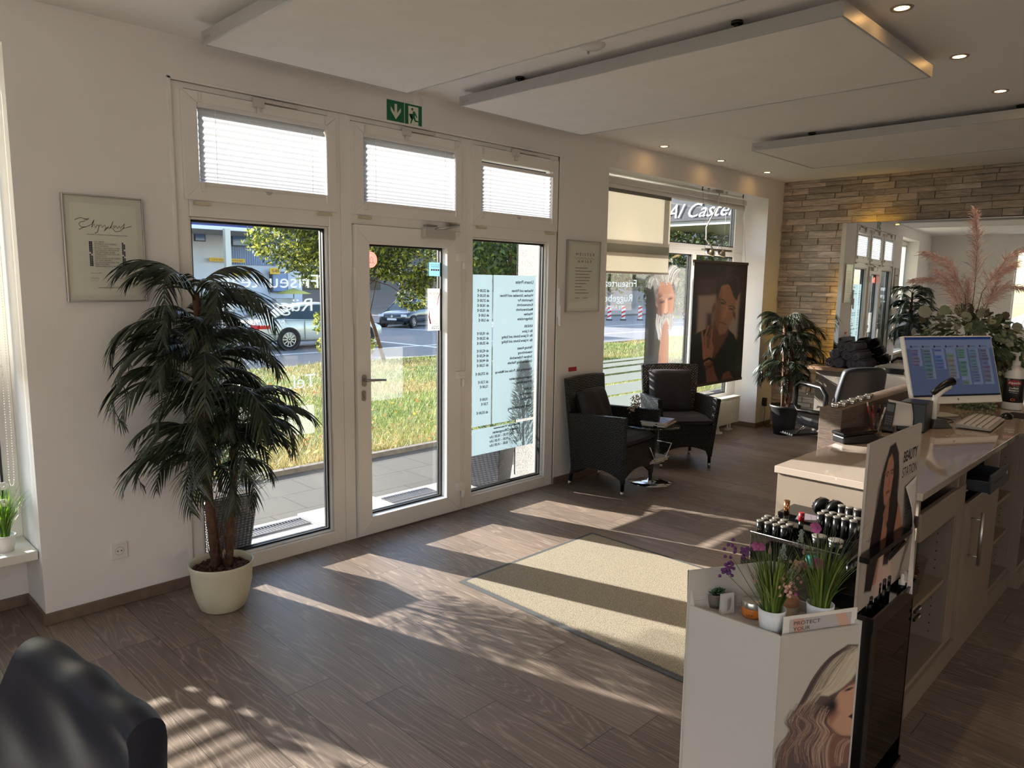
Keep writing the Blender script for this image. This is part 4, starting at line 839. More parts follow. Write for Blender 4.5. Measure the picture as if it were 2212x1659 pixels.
def cushion(name, label, chair, size, off, rot, puff, seed=1):
    a, b_, h = size; rr = random.Random(seed); o = WM[chair.name] @ Vector(off)
    b = MB(); n = 16
    def f(sgn):
        def g(u, v):
            x, y = (u*2-1), (v*2-1); e = (1-abs(x)**7)*(1-abs(y)**7); pin = 1+.02*(x*x*y*y)
            return (x*a/2*(1-.06*(1-abs(y))**0*y*y*.6)*pin, y*b_/2*(1-.036*x*x)*pin, sgn*(h*.12+h*.38*max(0, e)**.42)+puff*math.sin(7*x+2*y+seed)*.5*e)
        return g
    b.grid(f(1), n, n); k = len(b.v); b.grid(f(-1), n, n); w_ = n+1
    for i in range(n):
        for (p, q) in ((i, i+1), (n*w_+i, n*w_+i+1), (i*w_, (i+1)*w_), (i*w_+n, (i+1)*w_+n)): b.f.append((p, q, q+k, p+k)); b.mi.append(0); b.sm.append(True)
    ob = b.build(name, FAB, None); ob.location = o; ob.rotation_euler = (WM[chair.name].to_3x3() @ Euler(rot).to_matrix()).to_euler()
    return tag(ob, label, 'cushion', 'dark cushions on the wicker armchairs')
cushion('seat_cushion', 'flat dark seat cushion on the armchair by the price list window', A1, (.50, .47, .09), (0, -.03, .435), (0, 0, 0), .004, 1)
cushion('back_cushion', 'square dark scatter cushion leaning in the armchair by the price list window', A1, (.40, .40, .13), (-.02, .175, .62), (R(72), 0, .06), .012, 2)
cushion('seat_cushion', 'flat dark seat cushion, partly sunlit, on the armchair under the poster', A2, (.50, .47, .09), (0, -.03, .435), (0, 0, 0), .004, 3)
cushion('back_cushion', 'puffy dark scatter cushion upright in the armchair under the poster', A2, (.42, .44, .15), (-.03, .17, .66), (R(76), 0, 0), .012, 4)
# side table
tc_ = (5.25, 3.47)
t = thing('side_table', 'small glass side table with chrome foot and magazine rack between the armchairs', 'side table', (*tc_, 0))
MB().lathe([(.0001, .04), (.02, .038), (.03, .018), (.10, .012), (.19, .004), (.19, 0), (.0001, 0)], (*tc_, 0), 40).build('base', CHROME, t)
MB().tube([(*tc_, .02), (*tc_, .495)], .0125, 14).build('column', CHROME, t); MB().lathe([(.0001, .496), (.235, .496), (.238, .5), (.235, .504), (.0001, .504)], (*tc_, 0), 48).build('table_top', GREENGLASS, t)
b = MB()
for s in (-1, 1):
    b.tube([(tc_[0]-.16, tc_[1]+.09*s, .34), (tc_[0]-.06, tc_[1]+.09*s, .185), (tc_[0]+.06, tc_[1]+.09*s, .185), (tc_[0]+.17, tc_[1]+.09*s, .33)], .0035, 8)
for q in ((-.16, .34), (-.06, .185), (.06, .185), (.17, .33)): b.tube([(tc_[0]+q[0], tc_[1]-.09, q[1]), (tc_[0]+q[0], tc_[1]+.09, q[1])], .0035, 8)
b.build('rack', CHROME, t)
def cover_mat(name, seed, base):
    m = NT(name); v = m.coords((1, 1, 1), which='Generated'); vr = m.n('ShaderNodeTexVoronoi', {'Scale': 7.0}); m.set(vr.inputs['Vector'], m.coords((1+seed*.1, 1.7, 1), which='Generated'))
    hs = m.n('ShaderNodeHueSaturation', {'Saturation': .9, 'Value': .8, 'Color': vr.outputs['Color']}); return m.end(m.bsdf(Base_Color=m.mix(.45, hs.outputs[0], lin(base)), Roughness=.3))
PAGE = M('paper_pages', (210, 206, 198), .8)
def magazine(loc, rz, size, h, seed, base, label, group, tilt=0):
    t = thing('magazine', label, 'magazine', loc, group=group, rot=(0, tilt, rz)); a, b_ = size
    MB().box(-a/2, -b_/2, .001, a/2, b_/2, h-.001).build('pages', PAGE, t, world=False)
    MB().box(-a/2-.001, -b_/2-.001, h-.001, a/2+.001, b_/2+.001, h).box(-a/2-.001, -b_/2-.001, 0, a/2+.001, b_/2+.001, .001).build('cover', cover_mat('magazine_cover', seed, base), t, world=False)
for i, (dx, dy, rz, base, lb) in enumerate(((.06, .02, .3, (60, 110, 170), 'lowest magazine of the pile on the glass table'), (.05, .03, .2, (190, 60, 70), 'red toned magazine, second from the bottom on the glass table'), (.055, .015, .36, (210, 200, 180), 'pale magazine in the middle of the pile on the glass table'), (.045, .02, .25, (70, 130, 200), 'blue magazine lying on top of the pile on the glass table'))):
    magazine((tc_[0]+dx, tc_[1]-dy, .5045+i*.0102), rz, (.28, .21), .01, i, base, lb, 'magazines on the glass side table')
for i, (rz, base, lb) in enumerate((((.0), (225, 222, 216), 'lowest newspaper-like magazine in the chrome rack'), (.05, (200, 180, 120), 'middle magazine in the chrome rack'), (-.06, (150, 110, 70), 'top yellowish magazine in the chrome rack'))):
    magazine((tc_[0]+.0+.005*i, tc_[1], .19+i*.011), rz, (.27, .165), .0105, i+5, base, lb, 'magazines in the rack under the table')
t = thing('dried_flowers', 'dried beige flower head arrangement on the glass side table', 'dried flowers', (5.20, 3.62, .505)); rr = random.Random(9)
MB().lathe([(.0001, 0), (.025, 0), (.032, .03), (.024, .06), (.022, .06), (.03, .03), (.0001, .006)], (5.2, 3.62, .505)).build('vase', M('vase_brown', (70, 56, 46), .4), t)
b = MB(); hd = MB()
for i in range(9):
    a = rr.uniform(0, 6.28); q = rr.uniform(.02, .09); p = Vector((5.2+q*math.cos(a), 3.62+q*math.sin(a)*.6, .62+rr.uniform(0, .12))); b.tube([(5.2, 3.62, .54), p.lerp(Vector((5.2, 3.62, .54)), .4)+Vector((0, 0, .02)), p], .0015, 5)
    for k in range(14): hd.ball(p+Vector((rr.gauss(0, .013), rr.gauss(0, .013), rr.gauss(0, .009))), .006, 5, 4)
b.build('stems', M('dry_stem', (110, 96, 60), .8), t); hd.build('flower_heads', M('dry_beige', (176, 156, 136), .9, var=.2), t)
single(MB().box(4.72, YW-.008, .955, 4.82, YW-.001, .99).box(4.74, YW-.009, .962, 4.76, YW-.0085, .98), 'red_sign', M('sign_red', (176, 28, 40), .4), 'small red fire safety sign on the wall just above the wicker armchair', 'sign', (4.77, YW-.008, .95))
# ---- door mat
def mat_mat():
    t = NT('woven_mat'); v = t.coords(); n = t.noise(v, 160, 2, .7); n2 = t.noise(t.coords((1, 1, 1)), 3, 3)
    w = t.n('ShaderNodeTexVoronoi', {'Scale': 230.0}); t.set(w.inputs['Vector'], v); d = w.outputs['Distance']
    c = t.ramp(d, [(.25, lin((158, 149, 128))), (.7, lin((104, 95, 80)))]); c = t.mix(t.math('MULTIPLY', t.math('GREATER_THAN', n, .62), .6), c, lin((96, 88, 74))); c = t.mix(t.math('MULTIPLY', n2, .15), c, lin((150, 136, 108)))
    return t.end(t.bsdf(Base_Color=c, Roughness=1, Normal=t.bump(d, .5, .002)))
t = thing('door_mat', 'beige woven entrance mat with a dark grey rim on the laminate floor', 'door mat', (3.22, 2.24, 0))
MB().box(2.655, 1.49, 0, 3.80, 2.955, .011).build('pile', mat_mat(), t); MB().box(2.622, 1.457, 0, 2.655, 2.988, .006).box(3.80, 1.457, 0, 3.833, 2.988, .006).box(2.655, 1.457, 0, 3.8, 1.49, .006).box(2.655, 2.955, 0, 3.8, 2.988, .006).build('rim', M('mat_rim', (66, 68, 68), .8), t)
# ================================================================ MIRROR, WASH STATION
t = thing('wall_mirror', 'large frameless mirror with warm light behind it on the stone wall', 'mirror', (8.5, 2.3, .49))
t_m = NT('mirror_silver'); MIRR = t_m.end(t_m.bsdf(Base_Color=(.86, .88, .87, 1), Metallic=1, Roughness=.01))
def mir(y, off): return 8.475+.0595*(3.27-y)+off
def slab(y0_, y1_, z0_, z1_, a, b_): return MB().hexa([(mir(y0_, a), y0_, z0_), (mir(y0_, b_), y0_, z0_), (mir(y1_, b_), y1_, z0_), (mir(y1_, a), y1_, z0_), (mir(y0_, a), y0_, z1_), (mir(y0_, b_), y0_, z1_), (mir(y1_, b_), y1_, z1_), (mir(y1_, a), y1_, z1_)])
slab(1.45, 3.225, .489, 2.405, 0, .006).build('mirror_plate', MIRR, t)
slab(1.5, 3.19, .53, 2.37, .0065, .016).build('backing', M('mirror_backing', (90, 86, 80), .7), t)
LED = M('led_yellow', (255, 196, 50), .4, emit=7)
MB().box(8.50, 3.188, .55, 8.512, 3.194, 1.9).build('light_strip', LED, t); MB().box(8.51, 2.65, 2.366, 8.522, 3.1, 2.372).build('light_strip', LED, t)
WOODT = M('light_wood', (150, 120, 92), .5, var=.2, vs=14)
t = thing('wash_cabinet', 'low wood-topped cabinet along the mirror wall', 'cabinet', (8.27, 2.5, 0))
MB().box(7.98, 1.4, .80, 8.46, 3.3, .84).build('worktop', WOODT, t, bevel=.003); MB().box(8.03, 1.45, .06, 8.455, 3.22, .80).build('body', M('cabinet_grey', (120, 112, 102), .6), t); MB().box(8.13, 1.5, 0, 8.55, 3.2, .06).build('plinth', BLACKP, t)
b = None
DKT = M('towel_anthracite', (92, 88, 98), .95, var=.12, vs=30)
def towel(y, z, a, lb, ln=.3):
    t = thing('rolled_towel', lb, 'towel', (8.15, y, z), group='rolled dark towels stacked by the mirror', rz=a); b = MB()
    N = 60; r0, pts = .006, []
    for i in range(N+1): th = i/N*2*math.pi*3.3; r = r0+.046*i/N; pts.append((r*math.cos(th), r*math.sin(th)+.052))
    o, q = [], []
    for (p, z_) in pts: o.append((-ln/2, p, z_))
    vs = o + [(ln/2, p[1], p[2]) for p in o]; b.add(vs, [(i, i+1, N+2+i, N+1+i) for i in range(N)], True)
    x = b.build('roll', DKT, t, world=False, solid=.009); return t
k = 0
for row, n in enumerate((4, 3, 2)):
    for i in range(n):
        y = 2.74+.112*(i+row*.5); towel(y, .84+row*.092, R(8*(i % 2)-4), ['first towel roll from the right in the bottom row of the stack', 'second towel roll from the right in the bottom row', 'third towel roll from the right in the bottom row', 'towel roll at the left end of the bottom row', 'right towel roll of the middle row', 'centre towel roll of the middle row', 'left towel roll of the middle row', 'right one of the two towel rolls on top of the stack', 'left one of the two towel rolls on top of the stack'][k]); k += 1
# wash basins with taps
CER = M('white_ceramic', (232, 230, 226), .12)
def basin(x, y, lb, rz=0):
    t = thing('wash_basin', lb, 'wash basin', (x, y, .0), rz=rz); b = MB()
    b.box(-.12, -.14, 0, .16, .14, .74); b.build('pedestal', M('basin_body', (196, 192, 186), .5), t, world=False, bevel=.02)
    b = MB()
    def sh(r, z, sx=0): return [(r[0]*math.copysign(abs(math.cos(a))**.6, math.cos(a))+sx, r[1]*math.copysign(abs(math.sin(a))**.6, math.sin(a)), z) for a in [2*math.pi*i/36 for i in range(36)]]
    rings = [sh((.18, .15), .74), sh((.26, .22), .80), sh((.30, .25), .92), sh((.30, .25), .965), sh((.27, .22), .965), sh((.23, .19), .88), sh((.12, .1), .82), sh((.01, .01), .815)]
    vs = [p for r_ in rings for p in r_]; b.add(vs, [(i*36+k_, i*36+(k_+1) % 36, (i+1)*36+(k_+1) % 36, (i+1)*36+k_) for i in range(7) for k_ in range(36)], True); b.build('bowl', CER, t, world=False)
    MB().tube([(.22, 0, .96), (.22, 0, 1.01), (.16, 0, 1.03), (.06, 0, 1.01), (.05, 0, .995)], .016, 12).tube([(.22, 0, 1.02), (.26, 0, 1.05)], .008, 8).build('tap', CHROME, t, world=False)
    MB().prism([(-.1, 0), (.1, 0), (.08, -.05), (-.08, -.05)], (-.31, 0, .975), (0, 1, 0), (0, 0, 1), (.05, 0, 0)).build('neck_rest', BLACKP, t, world=False)
    return t
basin(7.42, 2.13, 'white shampoo basin with chrome tap behind the dark chair'); basin(7.6, 1.32, 'white shampoo basin with black neck rest at the right edge of the picture')
# salon chair
t = thing('salon_chair', 'dark grey salon chair with looped armrests facing the mirror', 'salon chair', (6.98, 2.60, 0), rz=R(-30))
SLE = M('dark_leather', (48, 50, 56), .45, bump=.2, bs=90); B = dict(world=False)
MB().lathe([(.0001, .02), (.05, .03), (.24, .012), (.26, 0), (.0001, 0)], (0, 0, 0), 40).build('base', CHROME, t, **B); MB().cyl((0, 0, .02), .035, .36, 16).build('column', CHROME, t, **B)
MB().prism(rrect(.5, .48, .08), (0, .03, .38), (1, 0, 0), (0, 1, 0), (0, 0, .1)).build('seat', SLE, t, bevel=.03, **B)
MB().grid(lambda u, v: ((u-.5)*.50*(1-.12*v**3), -.24-.10*v-.05*(1-(2*u-1)**2), .50+.5*v-.03*(2*u-1)**4*v), 14, 12).build('backrest', SLE, t, solid=.07, subsurf=1, **B)
for s in (-1, 1):
    MB().tube([(s*.29, -.2, .56), (s*.29, .14, .53), (s*.29, .2, .58), (s*.29, .19, .76), (s*.29, .13, .80), (s*.29, -.16, .79), (s*.29, -.23, .73), (s*.29, -.23, .6), (s*.29, -.2, .56)], .022, 10).build('armrest', BLACKP, t, **B)
MB().tube([(-.1, .2, .40), (-.1, .42, .24)], .012, 8).tube([(.1, .2, .40), (.1, .42, .24)], .012, 8).build('footrest_arm', CHROME, t, **B)
b = MB()
for i in range(5): b.box(-.16, .38+i*.035, .235, .16, .40+i*.035, .25)
b.box(-.17, .37, .225, .17, .56, .236); b.build('footrest', BLACKP, t, **B)

# ================================================================ RECEPTION COUNTER
GLOSS = M('gloss_beige', (166, 153, 140), .06, coat=.5); CREAM = M('cream_laminate', (134, 121, 108), .3); INNER = M('beige_shelf_board', (140, 122, 102), .5)
cx0, cy0, cy1, cz = 3.0, .78, 1.352, .93
single(MB().box(cx0, cy0-.012, cz-.03, 4.87, cy1, cz), 'worktop_slab', GLOSS, 'long glossy beige worktop of the reception desk', 'worktop', (3.9, 1.07, .9), bevel=.002)
t = thing('reception_cabinet', 'beige reception desk body with open shelves, a door and a drawer', 'reception desk', (3.9, 1.07, 0))
zt = cz-.0305
b = MB(); b.box(3.01, cy0, .1, 3.03, 1.34, zt).box(3.03, 1.32, .1, 4.86, 1.34, zt)
b.box(3.03, cy0, .1, 4.86, 1.32, .125)
for x in (3.565, 3.68, 4.335, 4.84): b.box(x, cy0+.001, .125, x+.02, 1.32, zt)
b.box(3.585, cy0, .125, 3.68, cy0+.018, .84); b.box(3.03, cy0+.02, .715, 3.565, 1.32, .73).box(3.70, cy0+.02, .77, 4.335, 1.32, .785)
b.build('body', CREAM, t, bevel=.001)
MB().box(3.02, cy0-.012, 0, 4.87, 1.33, .099).build('plinth', CREAM, t)
MB().box(3.03, .80, .40, 3.565, 1.31, .42).build('shelf', INNER, t, bevel=.001); MB().box(4.355, .80, .33, 4.84, 1.31, .35).build('shelf', INNER, t, bevel=.001); MB().box(4.355, .80, .55, 4.84, 1.31, .57).build('shelf', INNER, t, bevel=.001)
MB().box(3.03, cy0-.008, .727, 3.675, cy0+.012, .842).build('drawer', CREAM, t, bevel=.002)
d = MB().box(3.70, cy0-.014, .08, 4.335, cy0+.004, .745).build('door', CREAM, t, bevel=.002)
h = MB().tube([(3.80, .722, .44), (3.80, .722, .69)], .008, 12).tube([(3.80, .722, .48), (3.80, .767, .48)], .005, 8).tube([(3.80, .722, .655), (3.80, .767, .655)], .005, 8).build('handle', ALU, d)
b = MB()
for x, z0_, z1_ in ((3.5640, .46, .68), (3.5640, .16, .37), (4.8390, .6, .80), (4.8390, .38, .53), (4.8390, .15, .31)):
    z = z0_
    while z < z1_: b.cyl((x-.0008, .84, z), .003, .001, 8, axis='x'); z += .04
b.build('shelf_pin_hole', M('pin_hole', (40, 34, 30), .8), t)
# cash drawer pulled open
t = thing('cash_drawer', 'black cash drawer standing open under the worktop', 'cash drawer', (3.9, .9, .787))
MB().box(3.715, .80, .787, 4.12, 1.2, .795).box(3.715, .80, .885, 4.12, 1.2, .893).box(3.715, .80, .795, 3.723, 1.2, .885).box(4.112, .80, .795, 4.12, 1.2, .885).box(3.723, 1.19, .795, 4.112, 1.2, .885).build('housing', BLACKP, t)
d = MB().box(3.73, .690, .797, 4.105, .70, .882).box(3.735, .70, .80, 4.10, 1.1, .806).box(3.735, .70, .806, 3.741, 1.1, .85).box(4.094, .70, .806, 4.10, 1.1, .85).build('drawer', M('drawer_anthracite', (52, 54, 60), .4, .3), t, bevel=.002)
l = MB().cyl((4.04, .688, .845), .009, .004, 14, axis='y').build('lock', ALU, d)
l = MB().box(3.80, .6885, .836, 3.96, .691, .842).build('slot', BLACKR, d)
# neighbouring unit with a glass front on top
t = thing('display_counter', 'beige counter unit with a glass-edged top at the far right', 'display counter', (5.7, 1.07, 0))
b = MB(); b.box(4.873, .72, 0, 6.9, 1.33, .10).box(4.873, .74, .1, 4.893, 1.34, .898).box(4.893, 1.32, .1, 6.9, 1.34, .898).box(4.893, .74, .1, 6.9, 1.32, .12)
for x in (5.55, 6.2): b.box(x, .742, .12, x+.02, 1.32, .898)
b.build('body', CREAM, t)
for x0, x1 in ((4.893, 5.55), (5.57, 6.2)):
    for z in (.37, .62): MB().box(x0, .76, z, x1, 1.32, z+.018).build('shelf', INNER, t)
MB().box(4.873, .70, .90, 6.9, 1.352, .929).build('worktop', GLOSS, t); MB().box(4.873, .69, .76, 6.9, .698, .93).build('glass_front', GREENGLASS, t); MB().box(4.895, .705, .77, 5.54, .72, .89).build('drawer', CREAM, t); MB().tube([(5.05, .68, .83), (5.35, .68, .83)], .006, 8).build('handle', ALU, t)
# wooden riser along the customer side
def oak_grey():
    t = NT('grey_oak'); v = t.coords((3, 3, 60)); n = t.noise(v, 3, 5, .65); n2 = t.noise(t.coords((40, 40, 300)), 1, 2)
    c = t.ramp(t.math('ADD', t.math('MULTIPLY', n, .6), t.math('MULTIPLY', n2, .4)), [(.35, lin((66, 54, 46))), (.65, lin((112, 96, 84)))])
    return t.end(t.bsdf(Base_Color=c, Roughness=.6, Normal=t.bump(n2, .3, .003)))
OAK = oak_grey()
single(MB().box(3.736, 1.354, .0, 6.6, 1.466, 1.09), 'counter_riser', OAK, 'grey oak privacy screen along the customer side of the desk', 'counter screen', (5.1, 1.41, 0), bevel=.002)
TIN = M('tin_silver', (200, 196, 190), .22, 1)
lbs = ['tin nearest the camera end of the row', 'second tin of the row', 'third tin of the row', 'fourth tin of the row', 'middle tin of the row', 'sixth tin of the row', 'seventh tin of the row', 'next to last tin of the row', 'last tin of the row, nearest the monitor']
tin0 = None
for i in range(9):
    p = (3.79+i*.060, 1.408-.012*(i % 2), 1.0905); lb = 'small round silver ' + lbs[i] + ' on the oak screen'
    if tin0 is None:
        tin0 = thing('round_tin', lb, 'tin', p, group='silver tins on the counter screen'); MB().lathe([(.0001, 0), (.02, 0), (.021, .002), (.021, .011), (.0001, .011)], (0, 0, 0), 24).build('base', TIN, tin0, world=False); MB().lathe([(.0225, .0115), (.0225, .020), (.0215, .0215), (.0001, .0215)], (0, 0, 0), 24).build('lid', TIN, tin0, world=False)
    else: dup(tin0, p, label=lb)
# things on the worktop
t = thing('card_terminal', 'black card terminal lying at the front of the reception desk', 'card terminal', (3.77, 1.29, cz), rz=R(-35))
MB().prism([(-.10, 0), (.09, 0), (.10, .03), (.07, .05), (-.10, .035)], (0, -.045, .001), (1, 0, 0), (0, 0, 1), (0, .09, 0)).build('body', BLACKP, t, world=False, bevel=.006); MB().obox((-.01, 0, .056), (.19, .10, .016), Matrix.Rotation(R(-5), 3, 'Y')).build('lid', M('black_gloss', (12, 12, 13), .12), t, world=False, bevel=.005)
single(MB().lathe([(.0001, 0), (.072, 0), (.075, .004), (.07, .008), (.0001, .008)], (3.93, 1.27, cz), 36), 'round_tray', M('tray_black', (22, 22, 24), .4), 'flat black round dish beside the card terminal', 'dish', (3.93, 1.27, cz))
t = thing('pen_cup', 'clear pen holder full of pens on the reception desk', 'pen holder', (4.06, 1.30, cz))
MB().lathe([(.0001, .001), (.036, .001), (.038, .10), (.036, .10), (.034, .004), (.0001, .004)], (4.06, 1.30, cz), 24).build('cup', CLEAR, t)
PENS = [(20, 20, 22), (160, 24, 30), (190, 188, 184), (22, 22, 26), (130, 40, 44), (30, 30, 34), (200, 198, 190), (18, 18, 20)]
lbp = ['black ballpoint pen at the left of the pen holder', 'red felt pen in the pen holder', 'silver pen in the pen holder', 'black marker in the pen holder', 'dark red pencil in the pen holder', 'charcoal pen in the pen holder', 'pale grey pen in the pen holder', 'thin black pen at the back of the pen holder']
for i, (c, lb) in enumerate(zip(PENS, lbp)):
    a = i*.785; p0 = (4.06+.014*math.cos(a), 1.30+.014*math.sin(a), cz+.006); p1 = (4.06+.046*math.cos(a), 1.30+.046*math.sin(a), cz+.15+.008*(i % 3)); o = thing('pen', lb, 'pen', p0, group='pens in the clear holder')
    MB().tube([p0, Vector(p0).lerp(Vector(p1), .72)], .0045, 8).build('barrel', M('pen_%d' % i, c, .35), o); MB().tube([Vector(p0).lerp(Vector(p1), .721), p1], .0052, 8, r1=.004).build('cap', M('pen_%d' % ((i*3) % 8), PENS[(i*3) % 8], .35), o)
t = thing('cordless_phone', 'black cordless telephone standing beside the pen holder', 'telephone', (4.16, 1.27, cz), rot=(R(-14), R(8), R(-60)))
MB().prism(rrect(.05, .155, .016, cx=0, cy=.10), (0, 0, .0), (1, 0, 0), (0, 0, 1), (0, .022, 0)).build('handset', BLACKP, t, world=False, bevel=.004); MB().box(-.035, -.025, 0.005, .035, .045, .035).build('cradle', BLACKP, t, world=False, bevel=.006)
b = MB()
for i in range(4):
    for j in range(3): b.box(-.016+j*.012, -.0012, .045+i*.013, -.008+j*.012, 0, .053+i*.013)
b.build('keypad', M('key_grey', (70, 70, 74), .4), t, world=False); MB().box(-.018, -.001, .115, .018, 0, .155).build('display', M('display_grey', (90, 100, 104), .2), t, world=False)
t = thing('desk_note', 'curled sheet of handwritten notes leaning on the phone', 'note sheet', (4.2, 1.2, cz))
MB().grid(lambda u, v: (4.19+.06*u+.02*math.sin(3*v), 1.27-.10*u+.015*v, cz+.035+.14*v-.02*u*v), 8, 10).build('sheet', M('note_paper', (196, 192, 190), .8), t, solid=.0006)
t = thing('receipt_printer', 'black box shaped receipt printer on the reception desk', 'receipt printer', (4.39, 1.20, cz))
MB().hexa([(4.297, 1.124, cz+.001), (4.481, 1.14, cz+.001), (4.455, 1.27, cz+.001), (4.271, 1.257, cz+.001), (4.297, 1.124, 1.085), (4.481, 1.14, 1.085), (4.455, 1.27, 1.085), (4.271, 1.257, 1.085)]).build('housing', M('printer_black', (20, 21, 23), .35), t, bevel=.005)
MB().hexa([(4.31, 1.13, 1.0852), (4.46, 1.145, 1.0852), (4.44, 1.26, 1.0852), (4.285, 1.25, 1.0852), (4.31, 1.13, 1.088), (4.46, 1.145, 1.088), (4.44, 1.26, 1.088), (4.285, 1.25, 1.088)]).build('lid', M('printer_black2', (30, 31, 34), .3), t)
t = thing('barcode_scanner', 'black and white hand scanner on its white stand in front of the monitor', 'barcode scanner', (4.53, 1.12, cz), rz=R(-35))
MB().prism([(-.06, 0), (.07, 0), (.055, .012), (.02, .05), (-.05, .05)], (0, -.035, .001), (1, 0, 0), (0, 0, 1), (0, .07, 0)).build('base', M('scanner_grey', (70, 70, 72), .4), t, world=False, bevel=.004)
MB().tube([(-.03, 0, .03), (-.035, 0, .12), (-.03, 0, .175), (0, 0, .205), (.05, 0, .235)], [.017, .015, .016, .018, .018], 14).build('stand', WHITEP, t, world=False)
MB().tube([(-.05, 0, .195), (.01, 0, .238), (.07, 0, .262)], [.014, .019, .024], 14).build('scanner_head', BLACKP, t, world=False)
MB().tube([(-.02, .0, .06), (.05, -.03, .05), (.09, -.01, .03), (.06, .04, .01), (0, .08, .006)], .003, 6).build('cable', BLACKP, t, world=False)
# monitor
n_ = Vector((-.975, -.222, 0)); tl, tr, br, bl = Vector((4.925, 1.463, 1.406)), Vector((5.027, 1.011, 1.431)), Vector((5.044, .934, 1.087)), Vector((4.946, 1.371, 1.029))
t = thing('monitor', 'white all-in-one monitor showing an appointment calendar on the reception desk', 'monitor', (4.95, 1.22, cz))
# flat screen plane fitted in the place: width axis and height axis
n_ = Vector((-.509, -.861, 0)); ti = .314; ax = Vector((.861, -.509, 0)); ay = -(Vector((0, 0, math.cos(ti)))-n_*math.sin(ti)); nn = ax.cross(ay).normalized()
c0 = Vector((4.90, 1.161, 1.244)); w_, h_ = .63, .357; o_ = c0-ax*w_/2-ay*h_/2
if nn.dot(n_) < 0: nn = -nn
q = [o_-ax*.008-ay*.008, o_+ax*(w_+.008)-ay*.008, o_+ax*(w_+.008)+ay*(h_+.042), o_-ax*.008+ay*(h_+.042)]
bk = [p-nn*.03 for p in q]; q = [p-nn*.002 for p in q]
MB().add(q+bk, [(3, 2, 1, 0), (4, 5, 6, 7), (0, 1, 5, 4), (1, 2, 6, 5), (2, 3, 7, 6), (3, 0, 4, 7)]).build('housing', WHITEP, t, bevel=.003)
Ls = [('p', [(0, 0), (1, 0), (1, .035), (0, .035)], (24, 60, 120), .002), ('p', [(0, .035), (1, .035), (1, .145), (0, .145)], (120, 132, 160), .002), ('p', [(0, .715), (1, .715), (1, .74), (0, .74)], (14, 20, 30), .002)]
cols = [(118, 98, 128), (84, 112, 104), (74, 92, 176), (140, 136, 98), (84, 140, 92), (98, 128, 146), (110, 96, 122)]; cols = [tuple(int(a_*.5+b_*.5) for a_, b_ in zip(c, (96, 104, 128))) for c in cols]; rr = random.Random(3)
for i, c in enumerate(cols):
    x = .05+i*.132; y = .155; e = [.36, .52, .40, .52, .6, .6, .6][i]
    Ls.append(('e', x+.01, .12, .011, .011, 0, (60, 30, 50), .004)); Ls.append(('p', [(x, .147), (x+.11, .147), (x+.11, e), (x, e)], (128, 138, 164), .002)); Ls.append(('s', [(x+.03, .12), (x+.085, .12)], .003, (70, 76, 100), .003))
    if i == 3: y = .21
    while y < e-.03:
        hh = rr.choice([.03, .045, .06]); ww = .075+.015*rr.random()
        if rr.random() < .93: Ls.append(('p', [(x, y), (x+ww, y), (x+ww, min(e, y+hh-.004)), (x, min(e, y+hh-.004))], tuple(int(v*rr.uniform(.92, 1.1)) for v in c), .002)); Ls.append(('s', [(x+.02, y+hh/2), (x+ww*.8, y+hh/2)], .0025, tuple(int(v*.6) for v in c), .003))
        y += hh
Ls = [(L_[0],)+((L_[1], L_[2]*.567/.74)+L_[3:] if L_[0] == 'e' else ([(a_, b_*.567/.74) for a_, b_ in L_[1]],)+L_[2:]) for L_ in Ls]
picture('screen', raster(240, 136, .567, (92, 104, 136), Ls), o_, ax*w_, ay*h_, print_mat('screen_picture', emit=.12), t)
p = o_+ax*w_*.5+ay*(h_+.018)-nn*.0015; MB().lathe([(.0001, .0), (.007, .0)], p, 20, Matrix([ax, ay, nn]).transposed()).build('round_badge', M('badge_grey', (110, 106, 100), .4), t)
mc = c0-nn*.03; MB().tube([mc, mc+Vector((.03, .05, -.14)), (4.96, 1.245, cz+.012)], .018, 10).build('neck', WHITEP, t)
MB().prism(rrect(.22, .13, .03), (4.965, 1.235, cz+.001), (.861, -.509, 0), (.509, .861, 0), (0, 0, .008)).build('foot', M('foot_white', (214, 206, 196), .3), t, bevel=.002)
# keyboard, mouse
t = thing('keyboard', 'white keyboard on the reception desk under the monitor', 'keyboard', (4.82, .975, cz), rz=R(3))
kb = MB().prism([(0, .006), (0, .016), (.17, .028), (.17, .006)], (-.235, -.085, 0), (0, 1, 0), (0, 0, 1), (.47, 0, 0)).build('case', M('case_grey', (150, 146, 142), .4), t, world=False, bevel=.003)
b = MB(); 
for r_ in range(5):
    for c_ in range(19):
        y = -.07+r_*.029; z = .017+(y+.085)*.0706; b.box(-.222+c_*.0236, y, z-.002, -.222+c_*.0236+.018, y+.022, z+.006)
b.build('keys', M('key_white', (196, 190, 184), .4), t, world=False)
t = thing('computer_mouse', 'black computer mouse on the desk right of the keyboard', 'computer mouse', (5.20, .92, cz)); MB().ball((5.20, .92, cz+.006), .05, 18, 10, (1.1, .66, .55)).build('body', BLACKP, t)
single(MB().prism(rrect(.22, .17, .02), (5.36, .86, cz+.0003), (1, 0, 0), (0, 1, 0), (0, 0, .003)), 'mouse_pad', M('pad_black', (20, 20, 22), .8), 'black mouse pad beyond the mouse at the desk edge', 'mouse pad', (5.36, .86, cz))
